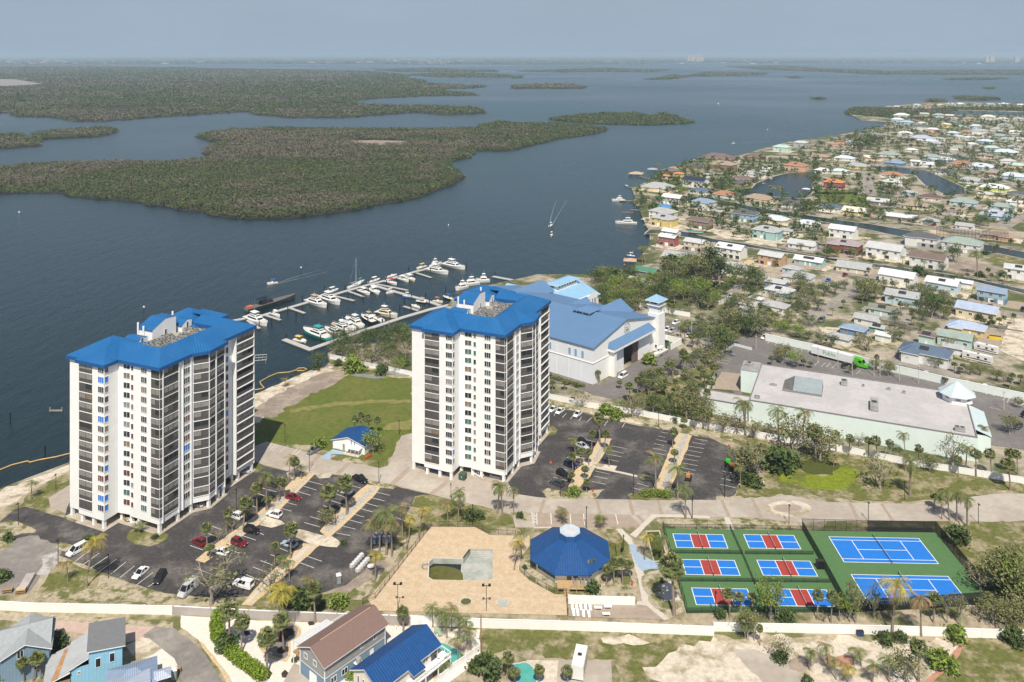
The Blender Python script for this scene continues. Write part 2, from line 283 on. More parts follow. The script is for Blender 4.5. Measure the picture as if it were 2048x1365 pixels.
# concrete drive
patch('driveway', F, [(480,905),(533,884),(618,906),(660,914),(775,934),(803,872),(830,866),(1000,930),(1000,985),(1016,966),(1028,988),(1085,997),(1256,1000),(1434,1001),(1505,996),(1543,992),(1580,992),(1617,999),(1655,1005),(1750,1007),(1842,1009),(1900,1003),(1947,994),(1992,988),(2048,988),(2400,985),(2500,1050),(2048,1042),(2000,1046),(1947,1043),(1760,1043),(1655,1043),(1610,1047),(1557,1042),(1505,1036),(1419,1036),(1302,1032),(1281,1053),(1069,1056),(1031,1056),(1024,1030),(972,1015),(900,1000),(853,987),(791,971),(681,950),(575,943),(525,930)], M_concrete)
for q in ([(1255,1001),(1262,1001),(1270,1031),(1263,1031)], [(1190,1000),(1197,1000),(1205,1032),(1198,1032)], [(1313,1001),(1319,1001),(1328,1030),(1320,1030)], [(1440,1001),(1446,1001),(1462,1035),(1455,1035)], [(1500,997),(1507,997),(1527,1036),(1518,1036)],
          [(1696,1007),(1703,1007),(1722,1042),(1713,1042)], [(1760,1008),(1766,1008),(1790,1043),(1782,1043)], [(900,955),(910,957),(868,990),(858,988)], [(815,935),(825,938),(788,972),(778,969)], [(700,921),(708,922),(680,949),(670,948)], [(636,910),(643,911),(610,946),(600,945)], [(1085,1000),(1092,1000),(1075,1054),(1068,1054)], [(1270,1031),(1278,1031),(1300,1052),(1290,1053)]):
    patch('drive_band', F, q, M_concrete2, 0.05)
def ellipse(z, cx, cy, rx, ry, n=28): return [(cx+rx*math.cos(2*math.pi*k/n), cy+ry*math.sin(2*math.pi*k/n)) for k in range(n)]
patch('drive_circle', 'h', ellipse('h', 790, 155, 125, 42), M_sand, 0.05); patch('drive_circle', 'h', ellipse('h', 790, 153, 82, 24), M_concrete, 0.03); patch('drive_circle', 'h', ellipse('h', 790, 153, 70, 18), M_concrete2, 0.03)
patch('pale_strip', F, [(1302,1030),(1360,1030),(1420,1033),(1420,1038),(1360,1036),(1300,1035)], M_palecon)
patch('pale_strip', F, [(1068,1050),(1100,1050),(1104,1057),(1068,1058)], M_palecon)
patch('parking_pad', F, [(1071,1026),(1260,1031),(1281,1052),(1069,1055)], M_concrete2)
patch('grass_island', 'g', [(1025,143),(1100,148),(1155,150),(1160,200),(1100,200),(1050,175)], M_scrub, 0.1)
# east lots
patch('car_park', F, [(1040,880),(1092,814),(1135,820),(1178,829),(1230,843),(1279,853),(1335,861),(1385,873),(1418,876),(1464,897),(1480,915),(1478,965),(1469,993),(1430,1001),(1256,1000),(1085,996),(1027,988),(1016,968),(1020,930)], M_asphalt, 0.12)
patch('mulch_strip', 'i', [(500,415),(612,420),(560,530),(500,620),(430,740),(340,835),(235,835),(300,690),(380,635),(450,530)], M_mulch, 0.12)
patch('stone_strip', 'i', [(545,430),(580,430),(530,540),(460,650),(380,770),(340,770),(430,640),(500,520)], M_stones, 0.12)
patch('sand_strip', 'i', [(225,580),(300,562),(400,590),(500,632),(655,652),(640,690),(560,672),(480,672),(330,620)], M_sand, 0.12)
patch('kerb_strip', 'i', [(490,660),(660,695),(830,733),(830,748),(650,708),(480,676)], M_palecon, 0.05)
patch('mulch_strip', 'i', [(1190,355),(1310,362),(1240,540),(1200,640),(1150,770),(1110,862),(960,862),(1000,760),(1060,640),(1100,530)], M_mulch, 0.12)
patch('stone_strip', 'i', [(1225,365),(1275,370),(1215,520),(1160,650),(1110,780),(1060,840),(1040,800),(1100,660),(1160,510)], M_stones, 0.12)
patch('sand_island', 'i', [(830,735),(900,720),(1000,750),(980,775),(870,772)], M_scrub, 0.12)
patch('dry_grass', 'i', [(15,870),(60,842),(250,880),(450,858),(545,850),(470,932),(60,932)], M_scrub, 0.12)
patch('grass_patch', 'i', [(748,895),(780,884),(870,890),(1120,920),(1225,930),(1200,944),(780,942)], M_grass, 0.1)
patch('grass_island', 'i', [(45,310),(110,310),(152,345),(130,385),(40,395)], M_grass, 0.08)
patch('dry_grass', 'i', [(1500,915),(1540,895),(1600,920),(1660,910),(1700,800),(1760,810),(2048,870),(2048,905),(1900,905),(1750,925),(1560,945),(1500,942)], M_scrub, 0.3)
patch('dry_grass', 'i', [(50,80),(400,150),(740,210),(1100,275),(1470,345),(1650,385),(1640,440),(1440,405),(1300,395),(1090,345),(850,308),(650,270),(420,205),(60,145)], M_scrub, 0.35)
patch('sand_patch', 'i', [(430,180),(520,190),(760,250),(880,290),(850,300),(640,260),(430,205)], M_sand, 0.3)
# meadow before the store wall
patch('meadow', 'j', [(250,720),(430,740),(640,790),(980,830),(1400,905),(2048,1010),(2048,1060),(1900,1050),(1780,1075),(1660,1105),(1300,1110),(1000,1105),(850,1085),(640,1070),(400,1095),(280,1085),(300,1010),(440,1000),(470,800)], M_grass, 0.5)
patch('weed_patch', 'j', [(545,930),(620,915),(700,935),(760,955),(850,965),(900,905),(1000,900),(1040,940),(1010,1000),(1060,1040),(880,1050),(700,1025),(560,990)], M_marsh, 0.6)
patch('lawn', 'j', [(640,870),(760,850),(900,880),(930,900),(880,960),(760,955),(660,920)], M_turf, 0.8)
# right of the courts, bottom strip
patch('meadow', F, [(1880,1060),(1960,1045),(2100,1046),(2300,1060),(2300,1240),(2048,1235),(1985,1200),(1930,1120)], M_grass, 0.5)
patch('dry_grass', F, [(1430,1040),(1460,1036),(1610,1048),(1610,1062),(1450,1062),(1330,1058),(1310,1040)], M_scrub, 0.2)
patch('dry_grass', F, [(1655,1044),(1760,1044),(1870,1044),(1880,1062),(1640,1062)], M_grass, 0.2)
patch('meadow', F, [(955,1255),(1100,1257),(1430,1272),(1500,1290),(1420,1300),(1380,1370),(1240,1372),(1225,1320),(1180,1318),(1090,1318),(1060,1300),(955,1310)], M_grass, 0.5)
patch('sand_patch', F, [(1430,1272),(1700,1275),(1940,1290),(1960,1305),(1880,1345),(1700,1400),(1350,1400),(1290,1340),(1340,1310)], M_sand, 0.8)
patch('dirt_road', F, [(1465,1300),(1510,1298),(1580,1330),(1660,1400),(1560,1400),(1500,1340)], M_concrete, 0.2)
patch('meadow', F, [(1930,1275),(2200,1290),(2200,1400),(1850,1400),(1880,1345)], M_grass, 0.5)
patch('red_path', F, [(1930,1275),(1938,1280),(1905,1330),(1850,1380),(1838,1372),(1880,1335)], M_redpaver, 0.1)
patch('gravel_pad', 'h', [(780,970),(860,940),(900,975),(880,1030),(800,1010)], M_concrete2, 0.2)
patch('red_pad', 'h', [(960,960),(1080,935),(1150,950),(1120,1010),(1000,1000)], M_redpaver, 0.2)
# bottom left street and gardens
patch('grass_strip', F, [(-60,1220),(345,1245),(345,1262),(240,1258),(100,1245),(-60,1240)], M_scrub, 0.25)
patch('pink_drive', F, [(95,1241),(330,1255),(320,1262),(290,1275),(260,1285),(215,1290),(180,1270),(110,1262)], M_pinkdirt, 0.15)
patch('white_garden', F, [(362,1232),(480,1240),(820,1254),(960,1260),(960,1320),(880,1380),(560,1400),(470,1400),(440,1340),(395,1280),(362,1256)], M_white_gravel, 0.1)
patch('street', F, [(287,1272),(310,1254),(350,1257),(375,1275),(410,1310),(450,1375),(470,1420),(385,1420),(365,1365),(335,1320)], M_oldasphalt, 0.1)
patch('stone_border', 'f', [(0,420),(30,440),(130,570),(200,660),(225,720),(190,720),(120,600),(20,470)], M_mulch, 0.1)
patch('sand_drive', 'd', [(890,1110),(1000,1050),(1060,1055),(1150,1130),(1010,1220),(960,1200)], M_sand, 0.1)
patch('white_drive', 'd', [(1000,1220),(1150,1130),(1230,1200),(1270,1270),(1080,1350),(1040,1280)], M_white_gravel, 0.1)
patch('planting_bed', 'f', [(402,440),(440,350),(520,300),(640,290),(690,330),(690,400),(620,420),(620,520),(590,565),(480,540),(420,490)], M_mulch, 0.08)
patch('gravel_bed', 'f', [(425,430),(460,370),(530,320),(630,300),(670,335),(650,400),(600,430),(600,520),(570,545),(480,515),(435,470)], M_oldasphalt, 0.1)
for q in ([(490,400),(560,330),(640,310),(640,370),(560,430),(500,430)], [(525,480),(560,450),(605,460),(605,490),(560,505),(530,500)], [(555,640),(580,615),(607,640),(590,670),(560,670)], [(280,500),(320,490),(335,520),(310,550),(285,540)], [(445,640),(470,615),(495,640),(470,680),(445,670)], [(130,460),(200,450),(250,480),(200,545),(160,520)], [(300,350),(330,350),(345,370),(320,385),(300,375)], [(735,295),(760,280),(790,285),(780,310),(745,315)]):
    patch('planting_bed', 'f', q, M_soilbed, 0.05)
patch('house_drive', 'f', [(560,720),(575,690),(640,570),(690,590),(760,720)], M_concrete, 0)
patch('pool_patio', 'f', [(1560,310),(1700,390),(1900,460),(1700,640),(1600,700),(1560,560)], M_sand, 0.05)
patch('rv_pad', 'g', [(1160,1090),(1340,1090),(1670,1095),(1680,1260),(1150,1260)], M_concrete, 0.05)
patch('rv_pad', 'g', [(1130,1090),(1335,1092),(1320,1260),(1150,1260)], M_sand, 0.05)
patch('sand_patch', 'g', [(1600,940),(1780,930),(1920,980),(1880,1000),(1620,980)], M_sand, 0.5)
# clubhouse surroundings
patch('pool_deck', 'g', [(520,238),(800,240),(895,291),(1150,295),(1150,360),(1090,440),(1085,520),(1150,580),(1310,668),(1385,672),(1390,806),(720,790),(160,776),(115,705),(200,600),(370,400)], M_paver, holes=[HOLE])
patch('dirt_patch', 'g', [(1085,520),(1100,440),(1170,430),(1330,590),(1530,610),(1640,470),(1850,480),(1830,700),(1400,670),(1310,665),(1150,580)], M_scrub, 0.3)
patch('lounge_terrace', 'g', [(1400,740),(1840,735),(1910,740),(2020,835),(1400,812)], M_concrete2, 0.05)
patch('footpath', 'g', [(1840,715),(1915,720),(2048,830),(2010,838),(1900,745),(1830,735)], M_palecon)
patch('footpath', 'g', [(1700,253),(1740,252),(1800,310),(1830,400),(1860,480),(1890,560),(1920,720),(1870,720),(1840,560),(1815,470),(1790,360)], M_palecon)
patch('blue_path', 'g', [(1785,352),(1825,350),(1840,400),(1960,470),(2048,485),(2048,508),(1920,510),(1870,525),(1830,480),(1800,400)], M_bluecon)
patch('footpath', 'g', [(1790,290),(1850,240),(1910,180),(1950,165),(1960,178),(1900,230),(1830,310)], M_palecon)
patch('footpath', F, [(1448,1036),(1458,1036),(1470,1062),(1458,1062)], M_palecon)
patch('bowling_lawn', 'h', [(30,275),(105,272),(155,437),(72,440)], M_palecon); patch('bowling_lawn', 'h', [(36,280),(101,278),(148,432),(76,435)], M_turf)
patch('grass_patch', 'g', [(1640,250),(1700,256),(1780,350),(1800,440),(1650,440),(1650,350)], M_grass, 0.2)
patch('shuffle_pad', 'h', [(112,560),(165,540),(218,645),(130,650)], M_palecon); patch('dry_grass', 'h', [(10,520),(110,480),(200,560),(240,700),(160,740),(40,650)], M_scrub, 0.3)
patch('shuffle_pad', 'h', [(112,560),(165,540),(218,645),(130,650)], M_palecon)
# hut lawn and path
patch('concrete_apron', 'e', [(985,215),(1080,150),(1180,170),(1180,190),(1070,185),(1065,232)], M_bluecon); patch('grass_island', 'e', [(1068,228),(1075,190),(1180,205),(1290,225),(1310,262),(1200,255)], M_scrub, 0.1)
patch('grass_island', 'e', [(1290,232),(1380,230),(1480,255),(1490,275),(1440,292),(1320,265)], M_grass, 0.1)
# marina yard, store lot
patch('yard', F, [(1092,762),(1140,772),(1186,790),(1230,800),(1260,770),(1330,735),(1365,715),(1350,690),(1310,700),(1200,770),(1092,745)], M_lot, 0.1)
patch('yard', F, [(1225,800),(1250,770),(1320,730),(1380,712),(1420,690),(1380,668),(1330,660),(1325,645),(1440,660),(1475,690),(1440,715),(1380,740),(1300,775)], M_lot, 0.1)
patch('lawn', F, [(1250,790),(1300,778),(1380,745),(1440,700),(1430,760),(1412,830),(1340,838)], M_grass, 0.3)
patch('store_car_park', F, [(1430,745),(1425,712),(1445,690),(1485,676),(1535,674),(1700,712),(1850,745),(2048,795),(2500,900),(2500,1000),(2048,900),(1975,890),(1940,800),(1500,730),(1480,800)], M_lot, 0.05)
patch('loading_dock', 'j', [(195,320),(330,335),(345,440),(130,425)], M_concrete2)
# parking bay lines
def lines(z, segs, w=0.16):
    b = MB(); h = layer([at(z, *p) for sg in segs for p in sg])
    for a, c in segs:
        p, q = np.array(at(z, *a)), np.array(at(z, *c)); d = (q-p)/np.linalg.norm(q-p); n = np.array((-d[1], d[0]))*w/2
        b.fill([tuple(p+n), tuple(p-n), tuple(q-n), tuple(q+n)], h, M_paint)
    o = b.obj('parking_lines'); o['kind'] = 'structure'; return o
lines('e', [((170,735),(240,760)),((140,790),(220,820)),((0,880),(100,915)),((550,445),(660,475)),((510,485),(570,505)),((450,570),(500,590)),((890,390),(1010,420)),((860,430),(960,460)),((800,465),(915,500)),((705,545),(810,575)),((665,592),(770,620)),((500,770),(560,800)),((395,805),(500,840)),((280,905),(380,940)),
 ((1220,425),(1295,445)),((1110,490),(1190,520)),((1070,540),(1170,570)),((1010,577),(1110,610)),((965,620),(1060,650)),((910,660),(1020,695)),((865,705),(985,740)),((680,900),(740,925)),((610,950),(690,975)),((535,995),(630,1030)),((480,1045),(590,1085)),((410,1095),(530,1145)),
 ((1415,475),(1515,500)),((1370,517),(1475,542)),((1325,555),(1430,585)),((1280,597),(1390,627)),((1230,638),(1320,665)),((1185,680),(1305,712)),((1130,725),(1255,757)),((1110,785),(1215,805)),((880,960),(1000,1000)),((830,1010),(940,1050)),((1590,575),(1740,600)),((1590,620),(1720,655)),((1560,670),(1690,710)),
 ((580,150),(625,105)),((605,158),(650,113)),((625,162),(665,118)),((680,172),(745,120)),((770,190),(825,138)),((800,192),(850,145)),((880,205),(915,170))])
lines('d', [((705,450),(585,535)),((770,470),(645,555)),((830,490),(705,580)),((893,513),(785,600)),((955,540),(850,625)),((1085,587),(970,675)),((1160,620),(1050,690)),((640,430),(530,510))])
lines('i', [((600,480),(735,505)),((580,515),(715,545)),((560,550),(695,575)),((540,590),(675,615)),((470,695),(600,725)),((460,740),(585,765)),((440,785),(560,810)),((1030,362),(1090,375)),((1010,397),(1070,410)),((995,428),(1120,455)),((975,462),(1060,480)),((960,500),(1080,525)),((945,535),(1070,560)),((925,570),(1050,600)),
 ((1320,420),(1430,440)),((1300,452),(1410,470)),((1270,485),(1400,505)),((1260,520),(1385,540)),((1240,555),(1370,577)),((1225,590),(1350,612)),((1215,628),(1345,650)),((1200,665),(1330,692)),((1200,700),(1315,725)),((70,165),(50,210)),((140,185),(120,225)),((225,205),(190,240)),((285,220),(258,255)),((355,235),(330,270)),((440,240),(400,280)),((510,255),(475,295)),((580,265),(548,310)),((725,285),(700,325)),
 ((795,840),(885,865)),((830,800),(930,830)),((1110,865),(1240,890)),((170,668),(240,690)),((115,750),(235,780)),((345,418),(470,445)),((1560,700),(1690,720)),((1550,760),(1680,790)),((1540,810),(1670,840))])
lines('j', [((190,225),(260,245)),((180,240),(250,260)),((165,258),(235,275)),((500,125),(475,145)),((545,135),(520,155)),((585,145),(558,165)),((625,152),(598,172)),((665,160),(640,180)),((705,168),(680,188)),((745,176),(722,196)),((790,255),(765,280)),((830,265),(805,290)),((860,268),(835,292)),((895,275),(870,300)),((1045,310),(1020,335)),((1090,258),(1062,285)),((1730,405),(1710,430)),((1770,415),(1750,440)),((1835,435),(1815,460)),((1880,445),(1860,470)),((1840,540),(1910,555)),((1935,470),(1918,495)),((1960,480),(1945,510))], 0.14)
lines('g', [((1165,150),(1175,220)),((1195,150),(1198,225)),((1285,152),(1290,225)),((1408,155),(1415,228)),((1495,157),(1502,228)),((1580,160),(1600,230)),((1700,160),(1715,225)),((1165,160),(1195,175)),((1168,180),(1196,195)),((1170,200),(1197,215))], 0.25)
# courts
ROT = R(-1.8)
slab = ats('h', [(122,262),(1578,284),(1890,662),(1108,708),(250,712)])
_h = layer(slab); structure('court_surface', slab, _h, M_courtgreen)
_cz = (_h+.006, _h+.012, _h+.018)
def court(cx, cy, Lx, Ly, kind):
    c = np.array(at('h', cx, cy)); u = np.array((math.cos(ROT), math.sin(ROT))); v = np.array((-u[1], u[0]))
    def rect(x0, x1, y0, y1): return [tuple(c+u*x+v*y) for x, y in ((x0,y0),(x1,y0),(x1,y1),(x0,y1))]
    b = MB(); a, d = Lx/2, Ly/2; k = 0.09
    b.fill(rect(-a, a, -d, d), _cz[0], M_courtblue)
    def ln(x0, x1, y0, y1): b.fill(rect(x0, x1, y0, y1), _cz[2], M_whiteline)
    for y in (-d, d): ln(-a-k, a+k, y-k, y+k)
    for x in (-a, a): ln(x-k, x+k, -d+k, d-k)
    if kind == 'p':
        kz = 2.13; b.fill(rect(-kz, kz, -d, d), _cz[1], M_courtred)
        for x in (-kz, kz): ln(x-k, x+k, -d+k, d-k)
        ln(-a+k, -kz-k, -k, k); ln(kz+k, a-k, -k, k)
    else:
        s = d-1.37
        for y in (-s, s): ln(-a+k, a-k, y-k, y+k)
        for x in (-6.4, 6.4): ln(x-k, x+k, -s+k, s-k)
        ln(-6.4+k, 6.4-k, -k, k)
    o = b.obj('sports_court'); o['kind'] = 'structure'
    return c, u, v
M_whiteline = mat('line_white', (0.75, 0.75, 0.72), rough=0.8, var=0.05)
M_netdark = veil('net_mesh', (0.02, 0.022, 0.022), 0.6); M_blackmetal = mat('black_metal', (0.012, 0.012, 0.012), rough=0.5, var=0.1)
COURTS = []
for q, Lx, Ly, kd in (((320,329),13.41,6.1,'p'),((703,333),13.41,6.1,'p'),((376,470),13.41,6.1,'p'),((783,474),13.41,6.1,'p'),((438,627),13.41,6.1,'p'),((865,632),13.41,6.1,'p'),((1292,377),23.77,10.97,'t'),((1437,590),23.77,10.97,'t')):
    COURTS.append((court(q[0], q[1], Lx, Ly, kd), Ly, kd))
# town: streets, canals, lagoons
def street(z, pts, w, mt=None):
    P = [np.array(p) for p in ats(z, pts)]; Lf, Rt = [], []
    for i, p in enumerate(P):
        d = P[min(i+1, len(P)-1)]-P[max(i-1, 0)]; d = d/np.linalg.norm(d); n = np.array((-d[1], d[0]))*w/2; Lf.append(tuple(p+n)); Rt.append(tuple(p-n))
    return structure('street', Lf+Rt[::-1], layer(Lf+Rt), mt or M_oldasphalt, amp=0.15)
M_street = mat('street_asphalt', (0.24, 0.215, 0.19), rough=0.92, var=0.14, scale=0.4, col2=(0.30, 0.27, 0.23), scale2=0.05)
street('l', [(20,830),(150,740),(300,660),(430,575),(520,520)], 8, M_street); street('l', [(60,470),(230,495),(440,545),(620,560),(900,600),(1180,640),(1600,730),(1800,760)], 6, M_street)
street('l', [(1900,1150),(1700,1060),(1720,950),(1800,800)], 9, M_sand); street('k', [(1200,600),(1290,540),(1350,480)], 6, M_street)
street('m', [(780,440),(900,520),(1150,590),(1400,640),(1640,700)], 7, M_street); street('m', [(1100,390),(1300,405),(1600,450),(2048,520)], 6, M_street); street('l', [(560,40),(1000,60),(1200,80),(1500,110)], 6, M_street)
street('n', [(660,970),(620,870),(620,780),(590,740)], 10, M_street); street('n', [(900,580),(1150,640),(1500,720),(1750,800),(2048,880)], 8, M_street); street('n', [(1850,1250),(2048,1130)], 12, M_street)
street('n', [(1150,520),(1500,600),(1800,660),(2100,720)], 7, M_street); street('n', [(350,550),(430,520)], 8, M_street); street('n', [(100,1110),(400,1145),(900,1200),(1300,1260)], 7, M_street)
street('l', [(850,250),(1000,260),(1200,300),(1300,330),(1560,380)], 6, M_street); street('n', [(1000,380),(1400,420),(2100,480)], 8, M_street)
def ground(name, z, pts, mt, amp=0.5): return patch(name, z, pts, mt, amp)
ground('lawn', 'n', [(110,960),(240,945),(420,950),(600,960),(700,1010),(780,1060),(620,1080),(380,1030),(200,1010)], M_lawn); ground('lawn', 'n', [(1160,790),(1300,830),(1500,890),(1560,860),(1400,800),(1250,780)], M_lawn)
ground('lawn', 'm', [(1130,265),(1250,240),(1370,215),(1450,235),(1420,270),(1330,290),(1180,285)], M_lawn); ground('lawn', 'm', [(500,165),(540,190),(700,225),(760,225),(720,200),(600,185),(540,150)], M_lawn); ground('lawn', 'm', [(305,265),(340,290),(560,330),(720,300),(440,270)], M_lawn)
ground('lawn', 'l', [(1290,590),(1400,560),(1420,650),(1340,665)], M_lawn); ground('lawn', 'l', [(1620,720),(1720,640),(1850,660),(1850,750)], M_lawn); ground('meadow', 'l', [(1440,330),(1560,290),(1850,270),(1850,360),(1700,370)], M_grass); ground('lawn', 'k', [(1160,670),(1220,645),(1290,660),(1250,690)], M_lawn)
ground('sand_yard', 'l', [(1180,350),(1300,320),(1600,380),(1560,450),(1250,430)], M_dirt); ground('orange_yard', 'l', [(1020,85),(1100,80),(1220,120),(1130,130)], M_mulch); ground('orange_yard', 'k', [(1320,290),(1400,260),(1520,290),(1500,335)], M_mulch); ground('sand_yard', 'l', [(150,860),(400,870),(300,930),(180,900)], M_sand)
ground('sand_yard', 'm', [(1050,680),(1200,670),(1360,700),(1340,750),(1150,730)], M_sand); ground('sand_yard', 'm', [(1340,770),(1450,735),(1650,770),(1640,810),(1480,790)], M_sand); ground('orange_yard', 'l', [(1400,660),(1440,640),(1640,680),(1600,700)], M_mulch); ground('red_yard', 'm', [(550,800),(690,800),(680,845),(560,840)], M_redpaver)
def canal(z, pts, bank=1.2):
    P = ats(z, pts, WL); c = np.mean(P, 0)
    h = layer(P); P2 = rough_line(P, 0.2, 6)
    q = []
    n = len(P2)
    ar = sum(P2[i][0]*P2[(i+1) % n][1]-P2[(i+1) % n][0]*P2[i][1] for i in range(n)); sg = 1 if ar > 0 else -1
    for i in range(n):
        d = np.array(P2[(i+1) % n])-np.array(P2[i-1]); d = d/max(np.linalg.norm(d), 1e-6); q.append(tuple(np.array(P2[i])+np.array((d[1], -d[0]))*bank*sg))
    structure('canal_bank', q, h, M_seawall); structure('water', P2, h+.006, M_canal); LAY.append((LAY[-1][0], LAY[-1][1]+1))
    return P2
CANALS = [canal(F, [(1290,472),(1300,463),(1330,463),(1372,468),(1425,482),(1486,491),(1535,500),(1600,510.5),(1651,519.5),(1790,538),(1930,559),(2048,584),(2200,610),(2200,618),(2048,592),(1950,568),(1795,546),(1700,531),(1651,524),(1600,514),(1530,503),(1470,495),(1420,488),(1365,477),(1326,470)]),
 canal(F, [(1300,398),(1320,394),(1415,397),(1450,405),(1518,420),(1640,438),(1700,447),(1740,452),(1810,464),(1900,480),(1960,492),(2048,508),(2200,540),(2200,552),(2048,522),(1960,503),(1900,492),(1800,477),(1740,464),(1640,446),(1518,428),(1450,413),(1410,404),(1316,401)]),
 canal(F, [(1453,384),(1505,379),(1511,371),(1531,362),(1552,355),(1576,349),(1627,346),(1632,352),(1622,372),(1626,384),(1621,392),(1604,401),(1552,397),(1488,393)]),
 canal(F, [(1738,335),(1803,338),(1851,343),(1890,360),(1928,378),(1930,391),(1895,394),(1851,374),(1830,352),(1780,348)]), canal(F, [(1790,222),(1850,226),(1900,221),(1930,223),(2048,226),(2048,233),(1900,231),(1850,232)]), canal('n', [(1180,540),(1300,560),(1420,600),(1560,640),(1540,660),(1380,620),(1200,560)])]
# ---------------------------------------------------------------- building materials
M_white = mat('white_stucco', (0.76, 0.755, 0.735), rough=0.85, var=0.05, scale=0.35); M_white2 = mat('white_trim', (0.75, 0.75, 0.74), rough=0.7, var=0.03)
M_blueroof = mat('blue_metal_roof', (0.013, 0.108, 0.29), rough=0.5, var=0.10, scale=1.2, col2=(0.022, 0.125, 0.31), scale2=0.12, thr=(.4,.7), rib=(0.75, 0.05), spec=0.3)
M_navyroof = mat('royal_blue_shingle', (0.012, 0.064, 0.20), rough=0.55, var=0.14, scale=0.9, rib=(0.6, 0.03))
M_bluefascia = mat('blue_fascia', (0.012, 0.085, 0.26), rough=0.5, var=0.05, rib=(0.75, 0.04))
M_hangarroof = mat('dusty_blue_roof', (0.110, 0.200, 0.345), rough=0.55, var=0.04, scale=0.15, rib=(0.6, 0.03)); M_lightblueroof = mat('light_blue_roof', (0.24, 0.41, 0.57), rough=0.55, var=0.04, scale=0.2, rib=(0.5, 0.03))
M_frame = mat('bronze_frame', (0.085, 0.075, 0.07), rough=0.5, var=0.1); M_wframe = mat('white_frame', (0.75, 0.75, 0.75), rough=0.5, var=0.02)
G_dark = glass('dark_glass'); G_blind = glass('blind_behind_glass', (0.23, 0.22, 0.205), 0.3); G_mid = glass('smoked_glass', (0.085, 0.082, 0.08), 0.25)
G_tan = glass('tan_curtain_glass', (0.19, 0.145, 0.10), 0.3); G_green = glass('greenish_glass', (0.06, 0.13, 0.115), 0.2); G_blue = mat('blue_window_film', (0.015, 0.17, 0.60), rough=0.5, var=0.25, scale=1.5)
G_red = glass('red_curtain_glass', (0.12, 0.03, 0.02), 0.3); G_kick = mat('kick_panel', (0.085, 0.078, 0.073), rough=0.5, var=0.2, scale=1.0)
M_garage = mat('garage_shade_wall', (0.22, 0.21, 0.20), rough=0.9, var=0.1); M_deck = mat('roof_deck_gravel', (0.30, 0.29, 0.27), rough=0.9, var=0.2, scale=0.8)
M_steel = mat('galvanised_steel', (0.42, 0.42, 0.41), rough=0.45, metal=0.5, var=0.12); M_acgrey = mat('unit_grey', (0.30, 0.295, 0.28), rough=0.6, var=0.25, scale=0.4); M_fan = mat('fan_grille', (0.05, 0.05, 0.05), rough=0.7, var=0.1)
def rect3(b, x0, x1, z0, z1, y, mt): b.face([(x0, y, z0), (x1, y, z0), (x1, y, z1), (x0, y, z1)], mt)
WINM = {}
def window_mesh(w, h, panes, fr=None, kick=0.0, bar=0.07):
    """a window lying in the x-z plane, facing -y: frame bars round each pane; panes = list of glass materials"""
    key = (round(w, 2), round(h, 2), tuple(p.name for p in panes), (fr or M_wframe).name, kick, bar)
    if key in WINM: return WINM[key]
    fr = fr or M_wframe; b = MB(); n = len(panes); t = bar; z0 = -h/2; z1 = h/2; zk = z0+h*kick if kick else z0
    for k in range(n+1):
        x = -w/2+k*(w-t)/n; b.box((x, -0.09, z0+t), (x+t, 0, z1-t), fr, skip='k')
    b.box((-w/2, -0.09, z0), (w/2, 0, z0+t), fr, skip='k'); b.box((-w/2, -0.09, z1-t), (w/2, 0, z1), fr, skip='k')
    if kick: b.box((-w/2, -0.085, zk), (w/2, -0.04, zk+t), fr, skip='k')
    for k, p in enumerate(panes):
        x0 = -w/2+k*(w-t)/n+t; x1 = -w/2+(k+1)*(w-t)/n
        if kick: rect3(b, x0, x1, z0+t, zk, -0.035, G_kick)
        rect3(b, x0, x1, (zk+t if kick else z0+t), z1-t, -0.035, p)
    WINM[key] = b.mesh('window'); return WINM[key]
def place(name, me, parent, loc, rz, label=None):
    o = bpy.data.objects.new(name, me); COL.objects.link(o); o.parent = parent; o.location = loc; o.rotation_euler = (0, 0, rz)
    if label: o['label'] = label
    return o
def on_edge(parent, p, q, s, z, me, name='window', off=0.02):
    p, q = np.array(p), np.array(q); t = (q-p)/np.linalg.norm(q-p); n = np.array((t[1], -t[0])); c = p+t*s+n*off
    return place(name, me, parent, (c[0], c[1], z), math.atan2(t[1], t[0]))
def hip(b, x0, y0, x1, y1, z, slope, mt, gable=None, drop=0.0, fas=None):
    """hip roof over a rectangle; gable='x' leaves vertical ends on the ridge"""
    W_, D_ = x1-x0, y1-y0
    if W_ >= D_:
        h = D_/2*slope; yc = (y0+y1)/2; i = 0 if gable else D_/2; a, c = (x0+i, yc, z+h), (x1-i, yc, z+h)
        A_, B_, C_, D2 = (x0,y0,z), (x1,y0,z), (x1,y1,z), (x0,y1,z)
        b.face([A_, B_, c, a], mt); b.face([C_, D2, a, c], mt)
        if not gable: b.face([B_, C_, c], mt); b.face([D2, A_, a], mt)
    else:
        h = W_/2*slope; xc = (x0+x1)/2; i = 0 if gable else W_/2; a, c = (xc, y0+i, z+h), (xc, y1-i, z+h)
        A_, B_, C_, D2 = (x0,y0,z), (x1,y0,z), (x1,y1,z), (x0,y1,z)
        b.face([B_, C_, c, a], mt); b.face([D2, A_, a, c], mt)
        if not gable: b.face([A_, B_, a], mt); b.face([C_, D2, c], mt)
    if drop: b.box((x0, y0, z-drop), (x1, y1, z), fas or mt, skip='t')
    return h
